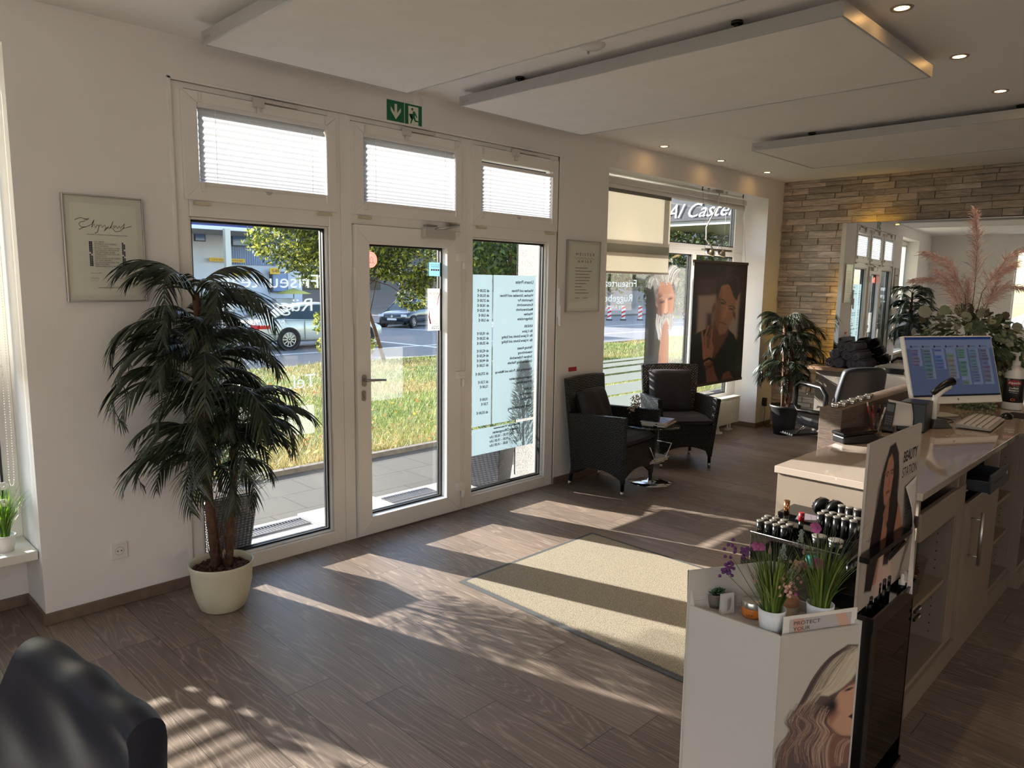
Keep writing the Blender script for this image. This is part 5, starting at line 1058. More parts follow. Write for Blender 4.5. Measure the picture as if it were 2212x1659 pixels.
# shampoo pump bottle
bx, by = 5.62, .985
t = thing('shampoo_bottle', 'large white pump bottle with a black label at the end of the desk', 'shampoo bottle', (bx, by, cz))
MB().lathe([(.0001, 0), (.046, 0), (.05, .006), (.05, .20), (.047, .225), (.036, .245), (.022, .252), (.02, .262), (.0001, .262)], (bx, by, cz), 40).build('body', WHITEP, t)
MB().lathe([(.0505, .045), (.0508, .046), (.0508, .185), (.0505, .186)], (bx, by, cz), 40).build('label', M('label_black', (20, 22, 24), .3), t)
MB().lathe([(.022, .262), (.023, .285), (.008, .29), (.007, .315), (.014, .318), (.015, .34), (.0001, .342)], (bx, by, cz), 24).tube([(bx, by, cz+.332), (bx-.02, by+.04, cz+.335), (bx-.026, by+.052, cz+.322)], .007, 10).build('pump', WHITEP, t)
dirv = Vector((-bx, -by, 0)).normalized(); side = Vector((dirv.y, -dirv.x, 0)) * -1
side = Vector((-dirv.y, dirv.x, 0)); o = Vector((bx, by, cz))+dirv*.0512
def wrapped(b, body, z, size, bold=0):
    m = MB(); text_into(m, body, (0, 0, 0), (1, 0, 0), (0, 1, 0), size, 'CENTER', bold=bold)
    vs = []
    for (x, y, _z) in m.v: a = x/.051; d = dirv*math.cos(a)+side*math.sin(a); vs.append(Vector((bx, by, cz+z+y))+d*.0514)
    b.add(vs, m.f)
m = MB()
for (hw, z0_, z1_) in ((.036, .150, .172), (.02, .145, .178)):
    m.grid(lambda u, v: Vector((bx, by, cz+z0_+(z1_-z0_)*v))+(dirv*math.cos((u-.5)*2*hw/.051)+side*math.sin((u-.5)*2*hw/.051))*.0511, 10, 1)
m.build('red_emblem', M('emblem_red', (150, 20, 30), .3), t)
m = MB(); wrapped(m, 'Alpecin', .155, .019, .0004); wrapped(m, 'Coffein', .125, .015, .0003); wrapped(m, 'Shampoo', .112, .013, .0003); wrapped(m, 'Hair Energizer', .102, .007); m.build('lettering', M('print_white', (224, 222, 218), .4), t)
m = MB(); wrapped(m, 'C1', .055, .02, .001); m.build('orange_mark', M('print_orange', (200, 80, 30), .4), t)
t.scale = (1.16, 1.16, 1.1); t.location.y -= .012
# succulent wreath and the tall arrangement behind the monitor
def leafball(b, c, r, n, size, cols, rr, flat=1.0, droop=0):
    for i in range(n):
        d = Vector((rr.gauss(0, 1), rr.gauss(0, 1), rr.gauss(0, 1)*flat)).normalized(); p = Vector(c)+Vector((d.x*r[0], d.y*r[1], d.z*r[2]))*rr.uniform(.55, 1); b.col = lin(rr.choice(cols)); s = size*rr.uniform(.7, 1.2)
        a = d.cross(Vector((rr.gauss(0, 1), rr.gauss(0, 1), rr.gauss(0, 1)))).normalized()*s; e = (d*.6+Vector((0, 0, -droop))+a.cross(d)*.4).normalized()*s*1.5
        b.add([p, p+a*.45+e*.35, p+a*.38+e*.75, p+e, p-a*.38+e*.75, p-a*.45+e*.35], [(0, 1, 2, 3, 4, 5)])
rr = random.Random(8)
t = thing('succulent_wreath', 'low wreath of pale green artificial leaves on the desk below the monitor', 'wreath', (5.45, 1.15, cz)); b = MB()
for i in range(26): a = i*.2417; leafball(b, (5.45+.085*math.cos(a), 1.15+.085*math.sin(a), cz+.03), (.028, .028, .024), 20, .014, [(120, 136, 110), (96, 116, 92), (150, 160, 130), (74, 96, 72)], rr)
b.build('leaves', vcol_mat('soft_leaf', .5, .1), t)
fx, fy = 5.62, 1.25
t = thing('pampas_arrangement', 'tall arrangement of pink pampas plumes over eucalyptus leaves behind the monitor', 'flower arrangement', (fx, fy, cz))
MB().lathe([(.0001, 0), (.05, 0), (.075, .08), (.06, .2), (.045, .24), (.055, .26), (.045, .25), (.03, .1), (.0001, .02)], (fx, fy, cz), 28).build('vase', M('vase_white', (214, 208, 200), .3), t)
def P2(du, z): return Vector((fx+du*.2225, fy-du*.975, z))          # du: sideways in the arrangement's own broad plane
b = MB(); st = MB()
plumes = [([(0, 1.3), (.01, 1.7), (.0, 2.0), (-.03, 2.21)], .10), ([(0, 1.3), (-.05, 1.66), (-.16, 1.87), (-.30, 1.94)], .085), ([(0, 1.3), (.05, 1.68), (.17, 1.90), (.36, 2.02)], .085), ([(0, 1.3), (-.07, 1.62), (-.20, 1.77), (-.38, 1.75)], .075), ([(0, 1.3), (.05, 1.58), (.16, 1.72), (.34, 1.70)], .075), ([(0, 1.3), (-.04, 1.5), (-.12, 1.7), (-.22, 1.82)], .09), ([(0, 1.3), (.06, 1.55), (.12, 1.8), (.2, 1.87)], .09), ([(0, 1.25), (-.02, 1.45), (-.04, 1.6), (-.05, 1.75)], .10)]
PK = [(238, 214, 208), (222, 192, 186), (244, 226, 220), (206, 172, 166)]
for pts, wd in plumes:
    oy = rr.uniform(-.05, .05); C = [P2(*p)+Vector((oy, 0, 0)) for p in pts]; st.tube(C, .003, 5, r1=.001)
    for i in range(560):
        q = rr.random()**.8*2.0+1.0; j = min(len(C)-2, int(q)); f = q-j; p = C[j].lerp(C[j+1], f); d = (C[j+1]-C[j]).normalized(); e = (d*1.1+Vector((rr.gauss(0, .6), rr.gauss(0, .6), rr.gauss(0, .45))))*wd*(1.45-.35*q)*rr.uniform(.4, 1); g = e.cross(Vector((rr.random(), rr.random(), rr.random()))).normalized()*.0009; b.col = lin(rr.choice(PK))
        b.add([p-g, p+g, p+e*.6+g+Vector((0, 0, -.004)), p+e+Vector((0, 0, -.02)), p+e*.6-g], [(0, 1, 2, 3, 4)])
b.build('pampas_plume', vcol_mat('pampas', .9, .2), t); st.build('stem', M('stem_olive', (92, 90, 60), .7), t)
b = MB(); GR_ = [(92, 104, 76), (120, 128, 100), (70, 84, 58), (150, 150, 130), (84, 78, 56)]
for i in range(90):
    du, z = rr.uniform(-.32, .28), rr.uniform(1.08, 1.58); c = P2(du, z)+Vector((rr.uniform(-.12, .05), 0, 0)); s = rr.uniform(.026, .05); n = Vector((-1+rr.gauss(0, .5), rr.gauss(0, .6), rr.gauss(0, .6))).normalized(); a = n.orthogonal().normalized()*s; e = n.cross(a); b.col = lin(rr.choice(GR_))
    b.add([c+a*math.cos(k_*.785)+e*math.sin(k_*.785)*.85 for k_ in range(8)], [tuple(range(8))])
leafball(b, P2(0, 1.33), (.16, .31, .24), 1000, .028, GR_, rr, droop=.4)
for k_ in range(60):
    p = P2(rr.uniform(-.1, .34), rr.uniform(1.05, 1.4)); b.col = lin(rr.choice([(96, 120, 60), (70, 92, 44)])); L_ = rr.uniform(.12, .26); e = Vector((rr.gauss(0, .03), rr.gauss(0, .06), -L_)); g = Vector((.2, -.9, 0))*.004; b.add([p-g, p+g, p+e*.5+g+Vector((0, -.02, 0)), p+e, p+e*.5-g], [(0, 1, 2, 3, 4)])
b.build('eucalyptus', vcol_mat('soft_leaf', .5, .1), t)
b = MB()
for k_ in range(26):
    c = P2(rr.uniform(.12, .36), rr.uniform(1.25, 1.45)); pts = [P2(.02, 1.2), P2(.02, 1.2).lerp(c, .6)+Vector((0, 0, .04)), c, c+Vector((rr.gauss(0, .03), rr.gauss(0, .05), .06))]; b.tube(pts, .0016, 4, r1=.0006)
b.build('twigs', M('twig_dark', (44, 36, 34), .8), t)
b = MB()
for du, z in ((-.02, 1.20), (.14, 1.22), (.04, 1.14), (-.13, 1.24)):
    c = P2(du, z)+Vector((-.17, 0, 0))
    for k_ in range(16): b.ball(c+Vector((rr.gauss(0, .008), rr.gauss(0, .018), rr.gauss(0, .016))), .005, 5, 4)
b.build('small_blossoms', M('blossom_cream', (226, 208, 170), .6), t)
b = MB()
for k_ in range(40): b.ball(P2(.02+rr.gauss(0, .018), 1.16+rr.gauss(0, .04))+Vector((-.15, 0, 0)), .009, 6, 4)
b.build('berry_cone', M('cone_brown', (110, 66, 56), .6), t)
# brush basket beyond the desk
t = thing('brush_basket', 'small wicker basket holding brushes behind the pump bottle', 'basket', (6.45, 1.19, cz)); MB().lathe([(.0001, 0), (.06, 0), (.08, .11), (.083, .115), (.075, .11), (.056, .01), (.0001, .008)], (6.45, 1.19, cz), 28).build('basket', M('basket_straw', (150, 124, 92), .8, var=.35, vs=60, bump=1, bs=120), t)
for i in range(5):
    a = i*1.25+.3; p = Vector((6.45+.03*math.cos(a), 1.19+.03*math.sin(a), cz+.012)); e = p+Vector((.07*math.cos(a), .07*math.sin(a), .2)); o = thing('hair_brush', ['hair brush leaning left in the wicker basket', 'hair brush leaning towards the desk in the basket', 'silver hair brush in the middle of the basket', 'hair brush leaning right in the basket', 'hair brush at the back of the basket'][i], 'hair brush', p, group='hair brushes in the basket')
    MB().tube([p, p.lerp(e, .55)], .006, 8).build('handle', BLACKP if i != 2 else CHROME, o); MB().tube([p.lerp(e, .55), e], .019, 10).build('bristles', M('bristle_dark', (40, 30, 28), .9, bump=1, bs=200), o)
# things on the open shelf and below
t = thing('clear_tub', 'clear plastic tub of hair clips on the upper cabinet shelf', 'plastic tub', (3.42, .90, .42)); MB().lathe([(.0001, .001), (.05, .001), (.062, .11), (.065, .112), (.059, .108), (.048, .004), (.0001, .004)], (3.42, .90, .42), 28).build('tub', CLEAR, t); b = MB(); rr = random.Random(2)
for i in range(24): b.obox((3.42+rr.uniform(-.035, .035), .90+rr.uniform(-.035, .035), .436+rr.uniform(0, .045)), (.03, .008, .006), Euler((rr.uniform(-.6, .6), rr.uniform(-.6, .6), rr.uniform(0, 3))).to_matrix())
b.build('clips', M('clip_copper', (120, 82, 52), .35, .6), t)
b = MB().lathe([(.0001, 0), (.034, 0), (.036, .16), (.028, .19), (.012, .2), (.012, .225), (.0001, .226)], (3.50, .93, .42), 24); single(b, 'green_bottle', M('bottle_green', (44, 66, 48), .35), 'dark green bottle at the back of the upper cabinet shelf', 'bottle', (3.50, .93, .42))
# ================================================================ FOREGROUND: BEAUTY STATION TOWER
t = thing('display_tower', 'tall black acrylic display tower at the end of the reception desk', 'display stand', (2.52, .80, 0))
TX0, TX1, TY0, TY1, TZ = 2.30, 2.745, .695, .90, .675
BG = M('black_acrylic', (9, 9, 10), .12)
MB().box(TX0, TY0, 0, TX0+.05, TY1, .64).build('left_post', BG, t, bevel=.003); MB().box(TX0+.05, TY0+.006, .10, TX1-.02, TY0+.010, .64).box(TX1-.012, TY0+.006, .02, TX1-.006, TY1, .64).build('smoked_panel', SMOKE, t)
MB().box(TX1-.10, TY1-.02, 0, TX1-.002, TY1, .64).box(TX0+.05, TY1-.014, 0, TX1-.1, TY1-.004, .64).build('back_panel', BG, t)
MB().box(TX0-.005, TY0-.005, .64, TX1+.005, TY1+.005, .652).box(TX0-.005, TY0-.005, .652, TX1+.005, TY0+.003, .69).box(TX0-.005, TY1-.003, .652, TX1+.005, TY1+.005, .69).box(TX1-.003, TY0+.003, .652, TX1+.005, TY1-.003, .69).box(TX0-.005, TY0+.003, .652, TX0+.003, TY1-.003, .69).box(TX0+.15, TY0, .652, TX0+.156, TY1, .68).build('top_tray', BG, t)
MB().box(TX0, TY0, 0, TX1, TY1, .018).build('foot_plate', BG, t)
# board on it
t = thing('beauty_board', 'white standing board with a long-haired woman and the words beauty station', 'display board', (2.55, .74, .69))
MB().hexa([(2.292, .742, .692), (2.842, .742, .692), (2.842, .75, .692), (2.292, .75, .692), (2.292, .742, 1.232), (2.803, .742, 1.232), (2.803, .75, 1.232), (2.292, .75, 1.232)]).build('board', M('board_white', (180, 170, 162), .5), t)
hair = (26, 18, 20); sk = (172, 122, 98); hb = [(18, 12, 14), (34, 24, 24), (52, 36, 34)]
Ls = [('p', [(.44, .47), (.55, .44), (.62, .5), (.68, .62), (.74, .78), (.70, .84), (.60, .70), (.58, .95), (.30, .95), (.32, .7)], sk, .01), ('p', [(.4, .7), (.56, .68), (.6, 1.1), (.34, 1.1)], (206, 178, 170), .02),
      ('p', [(.40, .06), (.48, .05), (.54, .13), (.57, .26), (.57, .40), (.60, .50), (.58, .62), (.56, .75), (.52, .88), (.44, .86), (.46, .62), (.40, .5), (.38, .62), (.36, .8), (.30, .98), (.20, .95), (.22, .72), (.25, .55), (.28, .42), (.32, .22)], hair, .012),
      ('p', [(.395, .14), (.44, .12), (.475, .18), (.485, .28), (.465, .40), (.42, .455), (.38, .43), (.355, .34), (.36, .22)], sk, .012), ('p', [(.42, .44), (.46, .42), (.46, .56), (.42, .6), (.38, .5)], (150, 104, 82), .012),
      ('s', [(.375, .235), (.40, .225), (.415, .235)], .005, (60, 34, 30), .006), ('s', [(.44, .23), (.465, .225), (.48, .235)], .005, (60, 34, 30), .006), ('e', .395, .25, .014, .006, 0, (30, 18, 18), .006), ('e', .46, .248, .014, .006, 0, (30, 18, 18), .006), ('s', [(.43, .25), (.432, .31), (.42, .325)], .004, (140, 92, 76), .008), ('s', [(.40, .365), (.42, .36), (.445, .365)], .009, (120, 48, 50), .006)]
rr = random.Random(6); Ls += strands(rr, [(.38, .1), (.31, .3), (.28, .55), (.24, .8), (.25, .98)], 60, .03, .002, hb) + strands(rr, [(.5, .1), (.55, .3), (.54, .55), (.5, .8)], 60, .03, .002, hb) + strands(rr, [(.3, .45), (.22, .6), (.18, .62)], 8, .02, .002, hb)
def warp(Ls, fx, fy):
    out = []
    for L_ in Ls:
        if L_[0] == 'e': out.append(('e', fx(L_[1]), fy(L_[2]))+L_[3:])
        else: out.append((L_[0], [(fx(a), fy(b_)) for a, b_ in L_[1]])+L_[2:])
    return out
Ls = warp(Ls, lambda a: (a-.42)*1.3+.39, lambda q: q)
picture('print', raster(230, 242, 1.05, (180, 170, 162), Ls), (2.2945, .7412, 1.228), (.508, 0, 0), (0, 0, -.532), print_mat('board_print', .5), t)
b = MB(); text_into(b, 'BEAUTY', (2.625, .7405, 1.12), (1, 0, 0), (0, 0, 1), .052, bold=.0015, width=.148); text_into(b, 'STATION', (2.625, .7405, 1.066), (1, 0, 0), (0, 0, 1), .05, width=.155); b.build('lettering', M('print_charcoal', (54, 48, 46), .6), t)
b = MB()
b.box(2.26, .705, .872, 2.66, .735, .89).tube([(2.62, .72, .86), (2.54, .78, .75), (2.5, .80, .695)], .016, 8); single(b, 'tablet_holder', BG, 'black angled bracket reaching across the beauty board', 'display bracket', (2.5, .78, .69))
t = thing('pinned_note', 'curled white handwritten list clipped to the right edge of the beauty board', 'note', (2.75, .73, .8))
MB().grid(lambda u, v: (2.66+.12*u+.01*v, .736-.03*math.sin(v*2.5)*(1-u), 1.03-.20*v+.02*u), 10, 14).build('sheet', M('note_white', (206, 200, 196), .8), t, solid=.0006)
MB().grid(lambda u, v: (2.80-.16*v-.03*u*(1-v), .730-.05*v*(1-u*.4), .84-.17*v+.04*u*(1-v)), 6, 10).build('loose_corner', M('note_white', (206, 200, 196), .8), t, solid=.0006)
b = MB(); 
for i in range(7): b.box(2.675, .7352-.0001, .99-i*.012, 2.675+[.08, .06, .075, .05, .07, .04, .03][i], .7356, .992-i*.012)
b.build('handwriting', M('pencil_grey', (120, 112, 110), .8), t); MB().box(2.79, .726, .855, 2.812, .752, .895).build('clip', M('clip_dark', (52, 40, 46), .4), t, bevel=.002)
WB = [('first', 2.66), ('second', 2.695)]
for nm, x in WB:
    o = thing('dropper_bottle', 'small black bottle with a white dropper, %s in the tower tray' % ('left one' if nm == 'first' else 'right one'), 'bottle', (x, .72, .652), group='dropper bottles in the tower tray'); MB().lathe([(.0001, 0), (.013, 0), (.013, .03), (.008, .036), (.0001, .036)], (x, .72, .652), 18).build('bottle', BLACKP, o)
    MB().lathe([(.011, .036), (.011, .05), (.006, .052), (.0055, .066), (.004, .072), (.0001, .073)], (x, .72, .652), 18).build('dropper', WHITEP, o)
single(MB().box(2.52, .79, .652, 2.73, .89, .735), 'clear_box', glass_mat('frosty_plastic', (.7, .68, .66, 1), 3), 'clear plastic pouch standing in the back of the tower tray', 'plastic pouch', (2.62, .84, .652))
rr = random.Random(14)
for i in range(7):
    x, y = 2.36+.045*i+rr.uniform(-.01, .01), .735+rr.uniform(0, .03) if i < 6 else .8; hh = rr.uniform(.05, .09)
    o = thing('cosmetic_tube', ['black mascara tube at the left end of the tower tray', 'black tube second from the left in the tower tray', 'short black tube third in the tower tray', 'black tube in the middle of the tower tray', 'black tube right of the middle in the tower tray', 'black tube before the dropper bottles in the tower tray', 'black tube behind the others in the tower tray'][i], 'cosmetic tube', (x, y, .652), group='black tubes in the tower tray')
    MB().cyl((x, y, .652), .009, hh*.6, 14).build('body', BLACKP, o); MB().cyl((x, y, .6521+hh*.6), .0095, hh*.4, 14).build('cap', M('cap_gunmetal', (60, 58, 60), .25, .8), o)
for i in range(2):
    x = 2.765; z = .56-.03*i; t = thing('black_clip', 'black sectioning clip hanging on the tower side, %s' % ('upper' if i == 0 else 'lower'), 'hair clip', (x, .70, z)); MB().box(TX1, .69, z, TX1+.07, .70, z+.012).build('arm', BLACKP, t, bevel=.003); b = MB()
    for k in range(3): b.box(TX1+.04+k*.008, .6893, z+.003, TX1+.045+k*.008, .69, z+.009)
    b.build('white_mark', WHITEP, t)
# ---- makeup display with rows of jars
t = thing('makeup_stand', 'black stepped makeup stand between the cardboard display and the desk', 'display stand', (2.75, 1.03, 0))
steps = [(2.60, 2.72, .750), (2.721, 2.83, .775), (2.831, 2.985, .79)]
for i, (x0, x1, z) in enumerate(steps):
    MB().box(x0, .912, 0, x1, 1.25, z-.004).build('step', BG, t, bevel=.002)
MB().box(2.597, .912, .70, 2.5995, 1.25, .756).build('price_rail', CLEAR, t)
MB().tube([(2.598, .912, .757), (2.598, 1.25, .757)], .002, 5).build('rail_edge', ALU, t)
TUB = M('jar_black', (13, 13, 14), .25); LID = M('lid_grey', (92, 88, 80), .35)
jar_src = {}
def jar(kind, x, y, z, lb, grp='black cosmetic jars on the makeup stand'):
    p = (x, y, z)
    if kind in jar_src: return dup(jar_src[kind], p, label=lb)
    o = thing('cosmetic_jar', lb, 'cosmetic jar', p, group=grp); B = dict(world=False); r, h = {'small': (.0135, .05), 'tall': (.0135, .07), 'wide': (.026, .036)}[kind]
    MB().lathe([(.0001, 0), (r, 0), (r, h), (.0001, h)], (0, 0, 0), 22).build('jar', TUB, o, **B); MB().lathe([(r+.0005, h+.0002), (r+.0008, h+.004), (r*.9, h+.005), (.0001, h+.005)], (0, 0, 0), 22).build('lid', LID, o, **B)
    jar_src[kind] = o; return o
ords = ['first', 'second', 'third', 'fourth', 'fifth', 'sixth', 'seventh', 'eighth', 'ninth', 'tenth', 'eleventh']
def row(kind, x, ys, z, desc):
    for i, y in enumerate(ys): jar(kind, x, y, z, 'black jar, %s from the left in the %s of the makeup stand' % (ords[i], desc))
row('small', 2.625, [1.225-.032*i for i in range(4)], .7465, 'front row'); row('small', 2.665, [1.225-.033*i for i in range(4)], .7465, 'second row')
row('wide', 2.66, [1.01, .95], .7465, 'front pair'); row('small', 2.70, [1.23, 1.197, 1.164], .7465, 'third row')
row('tall', 2.75, [1.045-.030*i for i in range(5)], .7715, 'middle step'); row('tall', 2.79, [1.045-.030*i for i in range(5)], .7715, 'rear middle row'); row('tall', 2.86, [1.01-.030*i for i in range(4)], .7865, 'top step')
t = thing('lipstick', 'gold capped lip gloss standing highest at the left of the makeup stand', 'lipstick', (2.72+.02, 1.175, .7715)); MB().cyl((2.74, 1.175, .7715), .0105, .038, 18).build('tube', CLEAR, t); MB().cyl((2.74, 1.175, .8096), .0115, .058, 18).build('cap', M('gold_cap', (196, 150, 104), .18, 1), t)
t = thing('lipstick', 'red lipstick standing upright on the makeup stand', 'lipstick', (2.73, 1.11, .7715)); MB().cyl((2.73, 1.11, .7715), .009, .03, 14).build('tube', BLACKP, t); MB().cyl((2.73, 1.11, .8016), .011, .035, 14).build('cap', M('cap_red', (120, 16, 26), .3), t)
for i, (y, c) in enumerate(((1.085, 'left'), (1.035, 'right'))):
    t = thing('powder_compact', 'round powder compact tilted on edge, %s one of the two' % c, 'powder compact', (2.88, y, .787)); m = Matrix.Rotation(R(72), 3, 'Y') @ Matrix.Identity(3)
    m = Matrix.Rotation(R(60), 3, 'Z') @ Matrix.Rotation(R(78), 3, 'Y')
    MB().lathe([(.0001, 0), (.038, 0), (.038, .016), (.0001, .016)], (2.88, y, .828), 32, m).build('case', BLACKP, t); MB().lathe([(.0001, .0165), (.034, .0165), (.034, .03), (.0001, .031)], (2.88, y, .828), 32, m).build('lid', glass_mat('compact_lid', (.6, .58, .55, 1), 2), t)
t = thing('mirror_case', 'open black case with a silver rim lying on the makeup stand', 'makeup case', (2.80, 1.12, .772)); MB().obox((2.785, 1.10, .797), (.05, .10, .008), Matrix.Rotation(R(-25), 3, 'Y')).build('tray', BLACKP, t); MB().obox((2.783, 1.10, .803), (.044, .094, .002), Matrix.Rotation(R(-25), 3, 'Y')).build('rim', M('rim_mauve', (150, 140, 150), .3, .6), t)
t = thing('teal_jar', 'teal glass cream jar with a clear lid in front of the makeup stand', 'cosmetic jar', (2.53, .97, .70)); 
MB().lathe([(.0001, 0), (.03, 0), (.032, .045), (.0001, .045)], (2.53, .97, .70), 28).build('jar', M('teal_glass', (40, 92, 86), .1), t); MB().lathe([(.033, .0455), (.033, .06), (.0001, .062)], (2.53, .97, .70), 28).build('lid', CLEAR, t)
single(MB().box(2.47, .92, 0, 2.598, 1.22, .695), 'lower_stand', BG, 'low black block in front of the makeup stand', 'display stand', (2.53, 1.07, 0))

# ================================================================ WHITE CARDBOARD DISPLAY
A, Bc, Cc, Dd = (1.661, .965), (1.671, .709), (1.882, .592), (1.893, .842)
WC = M('white_cardboard', (188, 184, 178), .55)
t = thing('cardboard_display', 'white cardboard display column with a blonde model printed on its side', 'display stand', (1.77, .78, 0))
b = MB(); th = .006
def wallp(b, p, q, z0, z1, n=1):
    d = (Vector((*q, 0))-Vector((*p, 0))).normalized(); o = Vector((-d.y, d.x, 0))*th
    b.hexa([(*p, z0), (*q, z0), (q[0]+o.x, q[1]+o.y, z0), (p[0]+o.x, p[1]+o.y, z0), (*p, z1), (*q, z1), (q[0]+o.x, q[1]+o.y, z1), (p[0]+o.x, p[1]+o.y, z1)])
for p, q, z1 in ((A, Bc, .85), (Bc, Cc, .85), (Cc, Dd, .86), (Dd, A, .86)): wallp(b, p, q, 0, z1)
b.build('column', WC, t); b = MB(); wallp(b, Dd, A, .8605, .946); wallp(b, (Cc[0]*.15+Dd[0]*.85, Cc[1]*.15+Dd[1]*.85), Dd, .8605, .946)
b.add([(A[0], A[1], .85), (A[0]-.002, A[1]+.002, .946), (A[0]+.005, A[1]+.003, .946), (A[0]+.004, A[1]-.02, .85)], [(0, 1, 2, 3)]); b.build('back_panel', WC, t)
MB().prism([(A[0]+.008, A[1]-.008), (Bc[0]+.008, Bc[1]+.006), (Cc[0]-.008, Cc[1]+.012), (Dd[0]-.008, Dd[1]-.006)], (0, 0, .829), (1, 0, 0), (0, 1, 0), (0, 0, .006)).build('tray', WC, t)
rr = random.Random(12); bl = [(206, 196, 176), (160, 144, 124), (110, 92, 82), (66, 52, 50), (186, 172, 150)]; dk = [(58, 46, 48), (84, 68, 66), (120, 98, 90)]; wv = [(172, 142, 124), (198, 170, 150), (120, 92, 82), (80, 60, 58)]
Ls = [('p', [(1, .35), (.86, .33), (.72, .40), (.58, .52), (.48, .64), (.36, .8), (.28, .95), (.22, 1.15), (.12, 1.35), (.05, 1.6), (.1, 1.9), (1, 1.9)], (92, 76, 72), .01),
      ('p', [(.98, .78), (.92, .80), (.80, .86), (.68, 1.02), (.66, 1.10), (.68, 1.2), (.78, 1.32), (.9, 1.38), (1.05, 1.40), (1.05, .75)], (188, 146, 122), .012), ('p', [(.68, 1.2), (.85, 1.36), (1, 1.40), (1, 1.7), (.7, 1.75)], (120, 84, 72), .03),
      ('p', [(.66, 1.0), (.74, .95), (.82, 1.1), (.72, 1.22), (.66, 1.14)], (140, 98, 84), .05),
      ('p', [(1, .37), (.86, .42), (.74, .55), (.6, .75), (.56, .86), (.66, .88), (.78, .84), (.86, .80), (.94, .74), (1, .66)], (196, 186, 164), .02), ('e', .92, .845, .055, .014, -12, (40, 28, 30), .01), ('s', [(.85, .825), (.91, .79), (.98, .785)], .012, (120, 80, 72), .015), ('p', [(.94, 1.16), (1, 1.13), (1, 1.2)], (66, 30, 34), .008)]
Ls += strands(rr, [(.98, .36), (.82, .44), (.64, .62), (.5, .84), (.36, 1.0)], 120, .06, .003, bl) + strands(rr, [(.98, .42), (.86, .6), (.72, .78), (.56, .86)], 90, .08, .003, bl[:2]+bl[4:]) + strands(rr, [(.9, .35), (.66, .46), (.48, .66), (.34, .9), (.22, 1.1)], 80, .03, .003, dk)
Ls += [('e', .62, 1.06, .08, .1, 30, (30, 24, 26), .05), ('e', .72, 1.0, .06, .08, 0, (24, 20, 20), .05)]
Ls += strands(rr, [(.5, .9), (.38, 1.05), (.5, 1.2), (.38, 1.4), (.44, 1.7)], 120, .1, .003, dk+wv, wob=.03) + strands(rr, [(.66, .98), (.58, 1.15), (.66, 1.3), (.56, 1.5), (.62, 1.8)], 100, .05, .0035, wv, wob=.02) + strands(rr, [(.34, .9), (.22, 1.1), (.28, 1.25), (.12, 1.45), (.16, 1.8)], 120, .08, .003, dk+wv, wob=.03) + strands(rr, [(1, 1.42), (.88, 1.5), (.86, 1.75)], 40, .06, .003, wv) + strands(rr, [(.76, 1.3), (.68, 1.5), (.74, 1.85)], 60, .05, .003, wv)
Ls = warp(Ls, lambda a: a-.02, lambda q: q-.14)
Bv, Cv = Vector((*Bc, 0)), Vector((*Cc, 0)); e = (Cv-Bv); nrm = Vector((e.y, -e.x, 0)).normalized()*.0008
picture('print', raster(260, 494, 1.9, (182, 176, 168), Ls), (Bv+nrm+e*.004)+Vector((0, 0, .848)), e*.99, (0, 0, -e.length*1.9), print_mat('display_print', .5), t)
# card tucked in front
t = thing('advert_card', 'white framed card reading protect your, tucked into the cardboard display', 'advertising card', (1.79, .66, .835)); off = Vector((e.y, -e.x, 0)).normalized()*-.012
a0 = Bv+e*.06+off; a1 = Bv+e*.97+off; MB().hexa([(*a0.xy, .836), (*a1.xy, .836), (*(a1+off*.2).xy, .836), (*(a0+off*.2).xy, .836), (*a0.xy, .892), (*a1.xy, .892), (*(a1+off*.2).xy, .892), (*(a0+off*.2).xy, .892)]).build('card', M('card_white', (216, 212, 206), .5), t)
Ls = [('p', [(.05, 0), (.22, 0), (.24, .4), (.1, .4)], (190, 150, 132), .02), ('p', [(.72, 0), (.9, 0), (.98, .25), (.9, .4), (.82, .26)], (196, 156, 138), .02), ('e', .62, .42, .2, .16, 0, (84, 56, 46), .03)]
e1 = a1-a0; picture('print', raster(90, 30, .33, (176, 172, 170), Ls), (a0-off*.06+e1*.08)+Vector((0, 0, .883)), e1*.84, (0, 0, -.045), print_mat('card_print', .5), t)
b = MB(); ed = e1.normalized(); text_into(b, 'PROTECT', a0-off*.1+e1*.13+Vector((0, 0, .867)), ed, (0, 0, 1), .014, width=.078); text_into(b, 'YOUR', a0-off*.1+e1*.13+Vector((0, 0, .852)), ed, (0, 0, 1), .014, width=.05); b.build('lettering', M('print_black', (52, 50, 48), .6), t)
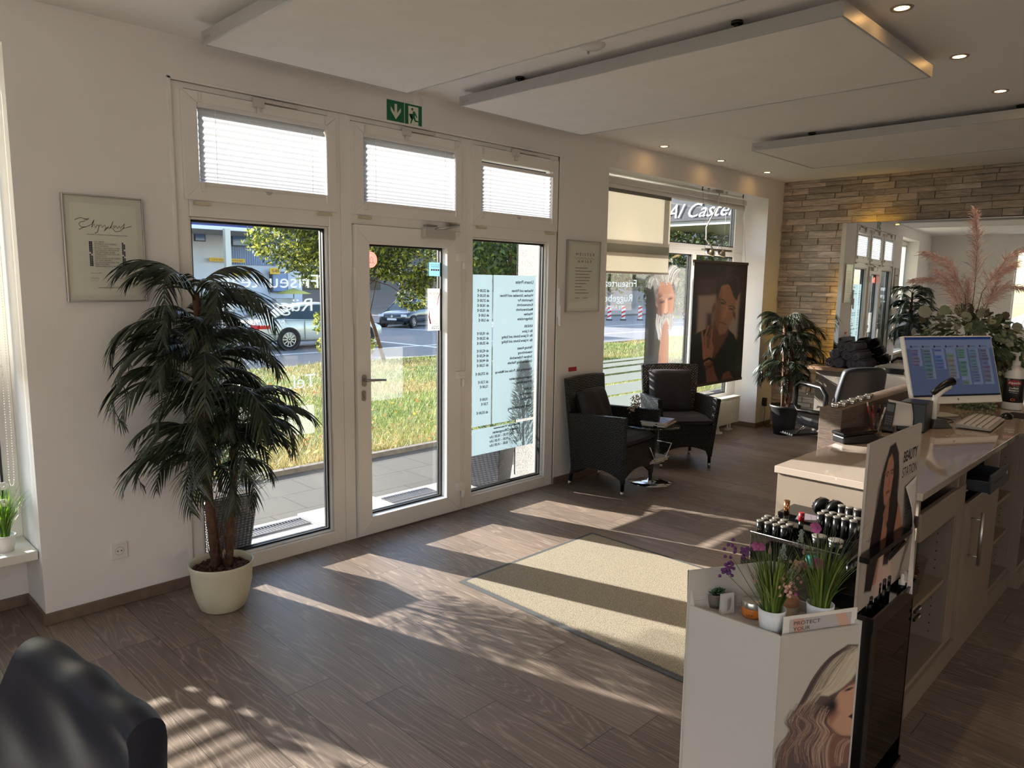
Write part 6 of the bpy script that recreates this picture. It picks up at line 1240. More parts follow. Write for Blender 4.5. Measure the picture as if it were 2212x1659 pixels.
# pots and jars in the tray
t = thing('succulent', 'small green succulent in a grey clay pot in the cardboard display', 'succulent', (1.735, .925, .835)); CL = M('grey_clay', (120, 108, 98), .85, var=.1, vs=30)
MB().lathe([(.0001, 0), (.0175, 0), (.0225, .012), (.026, .034), (.0265, .04), (.024, .04), (.023, .034), (.0001, .034)], (1.735, .925, .8352), 32).build('pot', CL, t)
b = MB()
for ringn, rad, up, ln in ((9, .5, .45, .032), (7, .35, .9, .028), (5, .2, 1.6, .024), (3, .1, 3, .02)):
    for k in range(ringn):
        a = k*6.283/ringn+ringn; d = Vector((math.cos(a), math.sin(a), up)).normalized(); s = Vector((-math.sin(a), math.cos(a), 0)); n = d.cross(s); p = Vector((1.735, .925, .871)); b.col = lin(rr.choice([(48, 78, 46), (62, 96, 54), (36, 62, 40)]))
        vs = [p]; 
        for q, w in ((.35, .006), (.65, .008), (.85, .005)): c = p+d*ln*q; vs += [c+s*w, c-n*w*.6, c-s*w, c+n*w*.35]
        vs.append(p+d*ln+Vector((0, 0, .002))); fs = [(0, 1, 2), (0, 2, 3), (0, 3, 4), (0, 4, 1)]
        for m in (1, 5): fs += [(m+i, m+4+i, m+4+(i+1) % 4, m+(i+1) % 4) for i in range(4)]
        fs += [(9+i, 13, 9+(i+1) % 4) for i in range(4)]; b.add(vs, fs, True)
b.build('rosette', vcol_mat('succulent_leaf', .4), t)
t = thing('cream_tube', 'flat white tube with small print standing behind the lip of the cardboard display', 'cosmetic tube', (1.735, .885, .8355)); MB().hexa([(1.70, .885, .8355), (1.735, .866, .8355), (1.742, .876, .8355), (1.708, .896, .8355), (1.712, .894, .885), (1.748, .876, .885), (1.75, .879, .885), (1.714, .898, .885)]).build('tube', M('tube_white', (206, 202, 196), .35), t)
b = MB(); 
for i in range(12): b.box(1.712, .8745+.0, .846+i*.0027, 1.732, .8749, .847+i*.0027)
x = b.build('fine_print', M('print_grey', (120, 116, 112), .6), t); x.location.y += 0
def cream(x, y, r, lb, body, lid, mark=None):
    t = thing('cream_jar', lb, 'cream jar', (x, y, .8355)); MB().lathe([(.0001, 0), (r*.86, 0), (r, .006), (r, .024), (r*.95, .027), (.0001, .027)], (x, y, .8355), 36).build('jar', body, t)
    MB().lathe([(r*1.02, .0275), (r*1.02, .043), (r*.98, .0445), (.0001, .0445)], (x, y, .8355), 36).build('lid', lid, t); return t
AMB = M('amber_glass', (214, 122, 50), .12); t = cream(1.755, .825, .0285, 'amber cream jar with a silver lid in the cardboard display', AMB, M('lid_silver', (206, 200, 192), .25, .9))
b = MB(); d = Vector((-1.755, -.825, 0)).normalized(); s = Vector((d.y, -d.x, 0)); s = Vector((-d.y, d.x, 0)); text_into(b, 'ULA', Vector((1.755, .825, .844))+d*.0292-s*.014, s, (0, 0, 1), .009); b.build('lettering', M('print_black', (52, 50, 48), .6), t)
cream(1.838, .765, .026, 'peach coloured cream jar behind the first grass pot', M('jar_cream', (200, 180, 160), .35), M('lid_peach', (186, 132, 98), .35))
def flowerpot(x, y, lb, seed, fl):
    rr = random.Random(seed); t = thing('potted_grass', lb, 'potted plant', (x, y, .8355)); zt = .898
    MB().lathe([(.0001, 0), (.026, 0), (.031, .03), (.034, .062), (.032, .062), (.030, .05), (.0001, .05)], (x, y, .8355), 36).build('pot', M('pot_white', (214, 216, 222), .35), t)
    b = blades(rr, (x, y, .885), 170, .17, .075, [(96, 122, 44), (126, 146, 62), (72, 98, 36), (150, 160, 84)], .0042, .4, 6, .024)
    b2 = blades(rr, (x, y, .885), 60, .24, .10, [(60, 66, 44), (84, 86, 54), (96, 110, 60)], .0012, .3, 6, .02); b.v += b2.v; k = len(b.v)-len(b2.v); b.f += [tuple(i+k for i in f) for f in b2.f]; b.mi += b2.mi; b.sm += b2.sm; b.cols += b2.cols; b.build('blades', LEAFM, t)
    for kind, (dx, dy, z, r) in fl:
        c = Vector((x+dx, y+dy, z)); b = MB(); st = MB().tube([(x+dx*.2, y+dy*.2, .89), (x+dx*.6, y+dy*.6, (z+.89)/2), c], .0009, 4); st.build('stalk', M('stalk_green', (84, 104, 56), .6), t)
        if kind == 'orchid':
            for k in range(5): a = k*1.2566+seed; dd = Vector((-.3, .8*math.cos(a), math.sin(a)*.8+.1)); s_ = Vector((.2, -math.sin(a), math.cos(a))); b.grid(lambda u, v: c+dd*r*v+s_*(u-.5)*r*.9*math.sin(math.pi*min(.97, v*.85+.12))+Vector((-.25, 0, 0))*r*v*v, 4, 5)
            b.build('pink_flower', M('flower_magenta', (176, 84, 140), .6), t)
        elif kind == 'plume':
            for k in range(150): q = rr.random(); p = c+Vector((0, 0, -r*2.4*(1-q))); dd = Vector((rr.gauss(0, 1), rr.gauss(0, 1), .9)).normalized()*r*.42*(1.2-q); g = Vector((.0006, -.0006, 0)); b.add([p-g, p+g, p+dd], [(0, 1, 2)])
            b.build('pink_plume', M('plume_pink', (206, 168, 168), .9), t)
        elif kind == 'sage':
            for k in range(70): q = rr.random(); p = c+Vector((rr.gauss(0, .002), rr.gauss(0, .002), -r*3*(1-q))); dd = Vector((rr.gauss(0, 1), rr.gauss(0, 1), rr.gauss(.3, .6))).normalized()*r*.42*(1.2-q); b.ball(p+dd, .0026, 4, 3)
            b.build('grey_sprig', M('sprig_sage', (136, 146, 138), .9), t)
        else:
            for k in range(16): b.ball(c+Vector((rr.gauss(0, .006), rr.gauss(0, .010), rr.gauss(0, r))), .0048, 5, 4)
            b.build('small_bloom', M('bloom_'+kind, {'violet': (94, 44, 104), 'blush': (206, 156, 146)}[kind], .7), t)
flowerpot(1.708, .752, 'white pot of artificial grass with violet and pink flowers, left one', 5, [('violet', (-.03, .105, 1.015, .02)), ('violet', (-.02, .08, 1.03, .008)), ('violet', (-.05, .11, .975, .006)), ('orchid', (.0, .05, 1.045, .016)), ('orchid', (.0, .035, 1.048, .014)), ('plume', (.01, .02, 1.06, .013)), ('plume', (-.02, .04, .99, .015)), ('sage', (.02, -.01, 1.06, .013)), ('sage', (.0, -.04, 1.01, .014)), ('blush', (-.02, -.035, .97, .014))])
flowerpot(1.825, .678, 'white pot of artificial grass with pink flowers, right one behind the card', 8, [('orchid', (.02, .03, 1.085, .020)), ('orchid', (.0, .01, 1.0, .022)), ('orchid', (.0, .045, .985, .01)), ('plume', (.01, .055, 1.04, .013)), ('plume', (.02, .03, 1.11, .012)), ('sage', (.02, .07, 1.07, .014)), ('blush', (-.01, .08, .95, .018)), ('blush', (0, .06, .985, .008)), ('orchid', (-.03, .05, .915, .007))])

# ================================================================ COVERED CHAIR BACK, LOWER LEFT
PLA = NT('dark_vinyl'); _v = PLA.coords((2, 1, 1)); _n = PLA.noise(_v, 4, 4, .55, 1.2); VIN = PLA.end(PLA.bsdf(Base_Color=lin((11, 17, 36)), Roughness=.45, Normal=PLA.bump(_n, .12, .01)))
t = thing('covered_chair', 'chair back wrapped in a dark navy plastic cover at the lower left corner', 'chair', (.40, 1.58, 0))
def cb(u, v):
    """u across the thickness over the top edge, v from the near right end to the far left end"""
    T0, T1 = Vector((.395, 1.275, .935)), Vector((.325, 1.715, .955)); B0, B1 = Vector((.385, 1.25, .45)), Vector((.235, 2.02, .45))
    a = u*2-1; s = abs(a); e = max(0, (s-.22)/.78); top = T0.lerp(T1, v)+Vector((0, 0, .012*math.sin(math.pi*v)+.005*math.sin(17*v))); bot = B0.lerp(B1, v); p = top.lerp(bot, e**1.05); th = .07
    off = math.copysign(min(1, (s/.22))**.8 if s < .22 else 1, a)*th/2; dz = -.022*(min(1, s/.22)**2); w = (.0025*math.sin(11*v+7*e)+.002*math.sin(19*e+5*v))*min(1, s*4)
    return (p.x+off*.98+w, p.y+off*.17+w*.3, p.z+dz*(1 if s < .22 else max(0, 1-e*6)))
b = MB().grid(cb, 60, 28)
near = [cb(i/60, 0) for i in range(61)]; cn = (sum(p[0] for p in near)/61, 1.25, sum(p[2] for p in near)/61); b.add(near+[cn], [(i, i+1, 61) for i in range(60)])
far = [cb(i/60, 1) for i in range(61)]; b.add(far+[(cn[0], far[20][1]+.01, cn[2])], [(i+1, i, 61) for i in range(60)])
b.build('cover', VIN, t); MB().prism(rrect(.46, .5, .08), (.02, 1.50, .36), (1, 0, 0), (0, 1, 0), (0, 0, .09)).build('seat', VIN, t, bevel=.03); MB().cyl((.05, 1.5, .02), .035, .34, 16).build('column', CHROME, t); MB().lathe([(.0001, .02), (.05, .03), (.26, .012), (.28, 0), (.0001, 0)], (.05, 1.5, 0), 40).build('base', CHROME, t)
# ================================================================ OUTSIDE
rng = np.random.default_rng(5)
def paving():
    t = NT('paving_slabs'); v = t.coords((1, 1, 1)); br = t.n('ShaderNodeTexBrick', {'Scale': 1.0, 'Mortar Size': .006, 'Brick Width': .6, 'Row Height': .4, 'Color1': lin((76, 74, 70)), 'Color2': lin((68, 66, 62)), 'Mortar': lin((44, 42, 38))}); t.set(br.inputs['Vector'], v)
    n = t.noise(v, 220, 3, .8); c = t.mix(t.math('MULTIPLY', n, .6), br.outputs[0], lin((130, 127, 122)), 'OVERLAY'); return t.end(t.bsdf(Base_Color=c, Roughness=.9, Normal=t.bump(n, .5, .003)))
struct(MB().box(-12, 4.675, -.5, 40, 5.766, 0).build('ground_pavement', paving()))
def granite(name, c1, c2):
    t = NT(name); v = t.coords(); n = t.noise(v, 300, 2, .8); return t.end(t.bsdf(Base_Color=t.ramp(n, [(.35, lin(c1)), (.65, lin(c2))]), Roughness=.8))
GRA = granite('granite', (84, 82, 80), (160, 158, 155))
struct(MB().box(1.55, 4.101, -.5, 4.53, 4.42, .004).box(-12, 4.42, -.5, 40, 4.675, .004).build('ground_step', GRA))
struct(MB().box(-12, 5.766, -.5, 40, 5.83, .045).build('ground_kerb', M('kerb_stone', (104, 98, 90), .9, var=.2, vs=20)))
GT = M('grate_steel', (96, 96, 98), .4, .6)
for i, (x0, x1, lb) in enumerate(((3.23, 3.67, 'steel drain grate in the step outside the door'), (1.95, 2.53, 'steel drain grate in the step outside the left window'))):
    b = MB().box(x0, 4.455, .0045, x1, 4.47, .013).box(x0, 4.59, .0045, x1, 4.605, .013); x = x0
    while x < x1: b.box(x, 4.47, .0045, x+.008, 4.59, .012); x += .022
    single(b, 'drain_grate', GT, lb, 'drain grate', ((x0+x1)/2, 4.53, .0045))
single(MB().box(2.55, 4.30, .0045, 3.20, 4.68, .017), 'outdoor_mat', M('mat_pale', (170, 172, 174), .95, var=.15, vs=60, bump=.8, bs=150), 'pale grey outdoor mat on the step in front of the glass door', 'door mat', (2.87, 4.49, .0045), bevel=.004)
# planters with little conifers
def grey_wicker():
    t = NT('grey_wicker'); tc = t.n('ShaderNodeTexCoord'); sp = t.n('ShaderNodeSeparateXYZ'); t.set(sp.inputs[0], tc.outputs['Object']); u = t.math('ADD', sp.outputs[0], sp.outputs[1]); z = sp.outputs[2]
    a = t.math('ABSOLUTE', t.math('SINE', t.math('MULTIPLY', z, 190.0))); c = t.math('ABSOLUTE', t.math('SINE', t.math('MULTIPLY', u, 130.0))); h = t.math('MULTIPLY', a, t.math('ADD', t.math('MULTIPLY', c, .8), .2))
    return t.end(t.bsdf(Base_Color=t.ramp(h, [(.1, lin((26, 26, 29))), (.7, lin((78, 78, 84)))]), Roughness=.45, Normal=t.bump(h, .8, .006)))
GW = grey_wicker(); NEED = vcol_mat('conifer_needles', .6, .1)
def planter(x, y, w0, w1, h, lb, ch, cr, seed, ang=0, dens=1.4):
    t = thing('planter', lb, 'planter', (x, y, .0045)); z = .005; ca, sa = math.cos(ang), math.sin(ang)
    P = lambda w, zz: [(x+(a*ca-b_*sa)*w, y+(a*sa+b_*ca)*w, zz) for a, b_ in ((-1, -1), (1, -1), (1, 1), (-1, 1))]
    MB().hexa(P(w0, z)+P(w1, z+h)).build('planter_box', GW, t, bevel=.01); MB().hexa(P(w1-.03, z+h+.0005)+P(w1-.03, z+h+.005)).build('soil', M('soil_dark', (50, 38, 30), .9), t)
    o = thing('small_conifer', 'small clipped conifer growing in the %s' % ('planter behind the tall palm' if x < 3 else 'planter behind the price list'), 'conifer', (x, y, z+h+.005)); rr = random.Random(seed); b = MB()
    MB().tube([(x, y, z+h+.005), (x, y, z+h+ch*.8)], .014, 8, r1=.004).build('trunk', BARK, o)
    for i in range(int(3600*dens*ch*cr/.3)):
        q = rr.random()**.75; zz = z+h+.03+q*ch; r = cr*(1-q)**.6*rr.uniform(.35, 1.05)+.01; a = rr.uniform(0, 6.283); p = Vector((x+r*math.cos(a), y+r*math.sin(a), zz)); d = Vector((math.cos(a), math.sin(a), rr.uniform(.1, .9))).normalized()*rr.uniform(.03, .06); g = Vector((-math.sin(a), math.cos(a), rr.uniform(-.4, .4)))*.006
        b.col = lin(rr.choice([(52, 84, 48), (74, 108, 60), (40, 66, 44)])); b.add([p-g, p+g, p+d+g*.3, p+d*1.2, p+d-g*.3], [(0, 1, 2, 3, 4)])
    b.build('foliage', NEED, o)
planter(1.83, 4.29, .12, .165, .40, 'grey woven planter outside behind the tall palm', 1.15, .25, 3, 0, 3)
planter(4.16, 4.34, .125, .165, .40, 'grey woven planter outside behind the price list window', .72, .17, 4, R(20))
# ---- lawn
def lawn_z(x, y):
    q = np.clip((y-5.83)/11.8, 0, 1); return .02-.64*q**1.1+.05*np.sin(x*.7+y*.4)*np.clip((y-6)/2, 0, 1)+.02*np.sin(x*2.3-y*1.7)*np.clip((y-6.1), 0, 1)
def lawn_mat():
    t = NT('lawn_soil'); v = t.coords(); n = t.noise(v, .8, 4, .6); n2 = t.noise(v, 25, 4, .7); c = t.ramp(n, [(.4, lin((92, 108, 44))), (.62, lin((150, 136, 78)))]); c = t.mix(t.math('MULTIPLY', n2, .6), c, lin((60, 66, 34))); return t.end(t.bsdf(Base_Color=c, Roughness=1, Normal=t.bump(n2, 1, .04)))
gx, gy_ = np.meshgrid(np.linspace(-6, 44, 120), np.linspace(5.83, 17.6, 50)); V = np.stack([gx, gy_, lawn_z(gx, gy_)], -1).reshape(-1, 3); I = np.arange(120*50).reshape(50, 120)
F = np.stack([I[:-1, :-1], I[:-1, 1:], I[1:, 1:], I[1:, :-1]], -1).reshape(-1, 4)
numpy_mesh('ground_lawn', V, F, lawn_mat(), kind='structure')
def scatter(n, ylo=5.85, yhi=17.5):
    u = rng.random(n); y = ylo*(yhi/ylo)**(u**1.25); x = y*(.30+1.5*rng.random(n)); return x, y
n = 95000; x, y = scatter(n); z = lawn_z(x, y); h = (.035+.05*rng.random(n))*(1+.05*(y-6)); wd = .0035*(1+.16*(y-6)); a = rng.random(n)*6.283; ln_ = rng.normal(0, .5, (n, 2))*h[:, None]
p0 = np.stack([x-wd*np.cos(a), y-wd*np.sin(a), z-.005], -1); p1 = np.stack([x+wd*np.cos(a), y+wd*np.sin(a), z-.005], -1); p2 = np.stack([x+ln_[:, 0], y+ln_[:, 1], z+h], -1)
V = np.stack([p0, p1, p2], 1).reshape(-1, 3); F = np.arange(3*n).reshape(-1, 3)
patch = np.sin(x*.9+1.3*np.sin(y*.7))+np.sin(y*1.1+x*.35)+.05*(x-4)+rng.normal(0, .7, n)
G1 = np.array([lin(c)[:3] for c in ((96, 122, 50), (134, 152, 72), (66, 90, 38), (158, 168, 98))]); G2 = np.array([lin(c)[:3] for c in ((170, 152, 98), (136, 124, 74), (192, 174, 122), (112, 112, 64))])
k = rng.integers(0, 4, n); col = np.where((patch > .75)[:, None], G2[k], G1[k]); cols_ = np.repeat(col, 3, 0)
o = numpy_mesh('lawn_grass', V, F, vcol_mat('lawn_blades', .6, .22), cols_); tag(o, 'mown green and straw coloured grass of the lawn beyond the pavement', 'grass', kind='stuff')
n = 1500; x, y = scatter(n); z = lawn_z(x, y)+.03+.03*rng.random(n); s = (.018+.016*rng.random(n))*(1+.05*(y-6)); a = rng.random(n)*6.28; ti = rng.normal(0, .5, n)
dx = np.stack([np.cos(a), np.sin(a), ti*.6], -1)*s[:, None]; dy = np.stack([-np.sin(a), np.cos(a), ti*.3], -1)*s[:, None]*.7; c = np.stack([x, y, z], -1)
V = np.stack([c-dx, c-dy, c+dx, c+dy], 1).reshape(-1, 3); F = np.arange(4*n).reshape(-1, 4); LC = np.array([lin(c_)[:3] for c_ in ((190, 108, 58), (206, 140, 80), (150, 84, 50), (214, 170, 90))])
o = numpy_mesh('fallen_leaves', V, F, vcol_mat('dry_leaf', .7, .3), np.repeat(LC[rng.integers(0, 4, n)], 4, 0)); tag(o, 'small orange and brown leaves scattered over the lawn', 'leaves', kind='stuff')
# ---- road
def asphalt():
    t = NT('asphalt'); v = t.coords(); n = t.noise(v, 60, 4, .8); n2 = t.noise(v, .5, 3); c = t.mix(n2, lin((112, 112, 114)), lin((134, 133, 132))); c = t.mix(t.math('MULTIPLY', n, .3), c, lin((80, 80, 82))); return t.end(t.bsdf(Base_Color=c, Roughness=.85))
struct(MB().box(-40, 17.75, -1.2, 130, 33.6, -.75).build('ground_road', asphalt()))
struct(MB().box(-40, 17.58, -1.2, 130, 17.75, -.60).box(-40, 33.6, -1.2, 130, 33.8, -.62).build('ground_kerb', M('kerb_stone', (104, 98, 90), .9, var=.2, vs=20)))
struct(MB().box(-40, 33.8, -1.2, 130, 90, -.64).build('ground_sidewalk', M('sidewalk_pink', (168, 150, 138), .9, var=.08, vs=2)))
b = MB(); z = -.746
for x0, y0_, x1, y1_ in ((2, 21.9, 60, 22.08), (26, 25.85, 70, 26.0), (2, 31.2, 20, 31.35)): b.quad((x0, y0_, z), (x1, y0_, z), (x1, y1_, z), (x0, y1_, z))
for xa, ya, xb, yb in ((17.0, 25.4, 17.3, 20.0), (21.9, 32.2, 23.6, 27.2)): b.quad((xa, ya, z+.001), (xa+.24, ya, z+.001), (xb+.24, yb, z+.001), (xb, yb, z+.001))
struct(b.build('ground_road_marking', M('marking_white', (226, 226, 222), .7)))
# ---- trees
LEAFT = vcol_mat('tree_leaf', .4, .3)
def tree(name, lb, base, top, blobs, cols, n, size, seed, tr=.06, branches=10):
    r_ = np.random.default_rng(seed); rr = random.Random(seed); t = thing(name, lb, 'tree', base, group=None); b = MB(); B0 = Vector(base); T = Vector(top)
    b.tube([B0, B0.lerp(T, .35)+Vector((.04, 0, 0)), B0.lerp(T, .7), T], [tr, tr*.85, tr*.7, tr*.35], 9)
    bl = [(Vector(c), Vector(r)) for c, r in blobs]
    for i in range(branches):
        c, r = bl[i % len(bl)]; e = c+Vector((rr.uniform(-.8, .8)*r.x, rr.uniform(-.8, .8)*r.y, rr.uniform(-.6, .7)*r.z)); s = B0.lerp(T, rr.uniform(.4, .9)); b.tube([s, s.lerp(e, .5)+Vector((0, 0, .15)), e], tr*.3, 6, r1=.006)
    b.build('trunk', BARK, t)
    w = np.array([r.x*r.y*r.z for c, r in bl])**.75; w /= w.sum(); ki = r_.choice(len(bl), n, p=w); C = np.array([tuple(c) for c, r in bl])[ki]; Rr = np.array([tuple(r) for c, r in bl])[ki]
    d = r_.normal(size=(n, 3)); d /= np.linalg.norm(d, axis=1)[:, None]; q = r_.random(n)**.33; q = .45+.55*q+r_.normal(0, .05, n); clump = .12*np.sin(C[:, :1]*3+d*9)
    P = C+d*Rr*(q[:, None]+clump); s = size*(.6+.7*r_.random(n)); u = r_.normal(size=(n, 3)); u[:, 2] -= .5; u /= np.linalg.norm(u, axis=1)[:, None]; v = np.cross(u, r_.normal(size=(n, 3))); v /= np.linalg.norm(v, axis=1)[:, None]
    u *= s[:, None]; v *= (s*.42)[:, None]; V = np.stack([P-u, P-u*.1-v, P+u, P-u*.1+v], 1).reshape(-1, 3)-np.array(base); F = np.arange(4*n).reshape(-1, 4)
    cc = np.array([lin(c_)[:3] for c_ in cols])[r_.integers(0, len(cols), n)]; numpy_mesh('foliage', V, F, LEAFT, np.repeat(cc, 4, 0), parent=t)
YG = [(154, 158, 58), (184, 182, 84), (84, 98, 46), (56, 70, 38), (70, 84, 44)]; DG = [(66, 86, 42), (90, 112, 52), (46, 62, 34), (118, 136, 64)]
tree('yellow_green_tree', 'young tree with thin leaning trunk and yellowing leaves on the lawn by the road', (11.98, 16.84, -.60), (11.2, 17.3, 2.3),
     [((9.9, 18.2, 2.75), (1.05, 1.2, .75)), ((10.8, 17.6, 2.3), (1.1, 1.1, .9)), ((11.6, 17.0, 3.0), (1.5, 1.4, 1.1)), ((12.6, 16.3, 2.4), (1.2, 1.1, .95)), ((10.6, 17.9, 3.6), (1.7, 1.4, .9)), ((11.1, 17.2, 1.35), (.45, .45, .35)), ((12.5, 16.2, 1.25), (.5, .45, .4)), ((12.9, 15.9, 1.7), (.6, .6, .5))], YG, 24000, .068, 5)
tree('leafy_bush', 'low leafy sprigs beside the thin trunk at the lawn edge', (11.4, 17.0, -.6), (11.4, 17.0, .2), [((11.45, 17.0, -.1), (.32, .3, .22)), ((11.2, 17.2, .35), (.2, .2, .25)), ((10.5, 17.9, .5), (.12, .12, .3)), ((10.55, 17.8, -.1), (.14, .14, .2))], YG[:3], 700, .06, 15, .015, 5)
tree('dark_green_tree', 'dense green tree seen above the price list', (12.9, 12.7, -.45), (12.9, 12.7, 2.6), [((12.2, 12.6, 3.0), (1.6, 1.5, 1.05)), ((13.4, 13.3, 3.0), (1.6, 1.5, 1.2))], DG, 9000, .08, 7)
tree('dark_green_tree', 'leafy tree behind the lettering and poster of the front window', (17.6, 11.4, -.4), (17.0, 11.3, 2.8), [((15.2, 11.6, 2.7), (1.5, 1.3, 1.15)), ((16.2, 10.4, 2.5), (1.3, 1.2, 1.4)), ((17.3, 10.2, 2.2), (1.2, 1.2, 1.3)), ((15.6, 12.6, 2.5), (1.4, 1.2, 1.0))], DG, 11000, .08, 9)
for i, (x, y, s, lb) in enumerate(((38, 42, 3.4, 'far tree across the street behind the dark car'), (47, 46, 4.0, 'far tree across the street, tallest of the far ones'), (60, 46, 4.2, 'far tree at the end of the street, right of the others'), (30, 46, 2.2, 'far tree beside the petrol station building'))):
    tree('street_tree', lb, (x, y, -.64), (x, y, 3.5), [((x, y, 4.4), (s, s*.8, s*.8)), ((x+s*.7, y+1, 3.6), (s*.7, s*.6, s*.6))], DG, 2600, .28, 30+i, .16)
# ---- petrol station across the road
WHB = M('render_white', (206, 210, 216), .9, var=.06, vs=.6); CORR = None
def corr():
    t = NT('corrugated_blue'); sp = t.n('ShaderNodeSeparateXYZ'); tc = t.n('ShaderNodeTexCoord'); t.set(sp.inputs[0], tc.outputs['Object']); s = t.math('SINE', t.math('MULTIPLY', sp.outputs[0], 42.0))
    return t.end(t.bsdf(Base_Color=lin((150, 168, 204)), Roughness=.5, Normal=t.bump(s, 1, .04)))
t = thing('petrol_station', 'white petrol station building with blue canopy edge across the street', 'building', (18, 45, -.64))
MB().box(6, 45, -.64, 20.3, 52, 8).build('wall', WHB, t); MB().box(20.3, 45.2, 2.55, 25.5, 52, 3.7).build('corrugated_wall', corr(), t); MB().box(20.3, 45.3, -.64, 25.5, 52, 2.55).build('lower_wall', M('render_pale', (196, 204, 216), .9), t); MB().box(20.3, 45.3, 3.7, 25.5, 52, 4.4).build('upper_wall', M('panel_slate', (70, 80, 100), .6), t)
MB().box(4, 40, 4.30, 23, 45, 4.42).build('canopy_soffit', M('soffit_grey', (150, 146, 140), .8), t); MB().box(4, 39.9, 4.30, 23.05, 40, 4.50).build('canopy_edge', M('edge_white', (216, 220, 226), .6), t); MB().box(4, 39.9, 4.501, 23.05, 45, 4.95).build('canopy_fascia', M('fascia_blue', (26, 44, 120), .5), t)
MB().box(17.75, 39.6, -.64, 18.05, 39.9, 4.38).build('column', M('column_cream', (206, 202, 190), .6), t)
for x0, z0_, x1, z1_, nm in ((18.3, 3.93, 18.85, 4.34, 'w'), (20.6, 3.75, 21.6, 4.3, 'w'), (23.2, .9, 24.2, 2.1, 'w')): f = MB().box(x0-.06, 44.93, z0_-.06, x1+.06, 45.02+(.3 if x0 > 20 else 0), z1_+.06).build('window', M('frame_grey', (70, 76, 84), .5), t); g = MB().box(x0, 44.9, z0_, x1, 44.925, z1_).build('pane', M('pane_sky', (96, 130, 176), .1), f)
YEL = M('sign_yellow', (226, 178, 44), .5)
def far_sign(x0, z0_, x1, z1_, y_, words_, lb):
    t = thing('yellow_sign', lb, 'sign', ((x0+x1)/2, y_, z0_)); MB().box(x0, y_, z0_, x1, y_+.06, z1_).build('board', YEL, t); b = MB(); text_into(b, words_, (x0+.12*(x1-x0), y_-.005, z0_+(z1_-z0_)*.3), (1, 0, 0), (0, 0, 1), (z1_-z0_)*.62, width=(x1-x0)*.76); b.build('lettering', INK, t)
far_sign(18.95, 2.70, 20.1, 2.92, 44.6, 'Luft & Wasser', 'yellow sign for air and water on the white wall'); far_sign(20.13, 2.68, 21.2, 2.90, 44.6, 'Staubsauger', 'yellow vacuum sign right of the air and water sign'); far_sign(20.35, 1.86, 21.5, 2.16, 44.7, 'Autowäsche', 'yellow car wash sign on the lower wall')
far_sign(22.9, 2.0, 23.6, 2.4, 44.7, 'SB', 'small yellow sign half hidden by the tree leaves')
t = thing('market_umbrella', 'pale yellow-green parasol beside the petrol station', 'umbrella', (23.6, 43, -.64)); MB().tube([(23.6, 43, -.64), (23.6, 43, 1.1)], .03, 8).build('pole', ALU, t); MB().lathe([(1.1, .78), (.6, .95), (.0001, 1.12)], (23.6, 43, 0), 8).build('canopy', M('parasol_lime', (196, 192, 104), .8), t, solid=.02)
for i, (x, w_, h_) in enumerate(((18.0, .5, 1.25), (19.6, .8, .9), (22.5, 1.3, 1.1))):
    single(MB().box(x, 43.2, -.64, x+w_, 43.8, -.64+h_), 'utility_cabinet', M('cabinet_pale', (188, 190, 192), .6), ['pale grey cabinet at the left of the station wall', 'low grey box in front of the station wall', 'wide grey bin store beside the parasol'][i], 'utility cabinet', (x, 43.5, -.64), bevel=.03)
t = thing('office_building', 'long grey building with dark window bands far across the street', 'building', (60, 52, -.64)); MB().box(26, 52, -.64, 120, 60, 9).build('wall', M('facade_grey', (132, 128, 128), .9, var=.1, vs=.3), t)
for j in range(3):
    for i in range(16): f = MB().box(27.5+i*5.6, 51.95, .9+j*2.8, 31+i*5.6, 52.02, 2.3+j*2.8).build('window', M('pane_dark', (38, 46, 58), .15), t)
t = thing('side_building', 'long pale building at the left end of the street', 'building', (-20, 50, -.64)); MB().box(-60, 47, -.64, 5.5, 60, 9).build('wall', WHB, t)
for i in range(9): MB().box(-50+i*6, 46.95, 1.2, -47+i*6, 47.02, 2.8).build('window', M('pane_dark', (38, 46, 58), .15), t)
# ---- pizzeria canopy on the right
t = thing('restaurant_canopy', 'charcoal restaurant canopy with white script lettering outside the front window', 'canopy', (15.5, 7.2, -.06))
MB().box(14, 4.5, 3.06, 17.5, 9.75, 3.80).build('fascia', M('fascia_charcoal', (44, 50, 62), .6), t); MB().box(14.05, 4.55, 2.96, 17.4, 9.65, 3.06).build('soffit', M('soffit_pale', (168, 170, 170), .7), t)
for x, y in ((14.2, 9.5), (17.2, 9.5), (14.2, 5.0)): MB().box(x, y, -.06, x+.1, y+.1, 2.96).build('post', DARKM, t)
MB().box(14.6, 4.45, -.06, 17.5, 5.9, 2.96).build('wall', M('render_grey', (150, 152, 156), .9), t)
b = MB(); text_into(b, 'Al Castello', (13.985, 9.14, 3.13), (0, -1, 0), (0, 0, 1), .42, shear=.5, width=1.95); text_into(b, 'Pizzeria', (13.985, 8.98, 3.54), (0, -1, 0), (0, 0, 1), .2, shear=.45, width=.8); b.build('lettering', M('lettering_white', (222, 226, 232), .5), t)
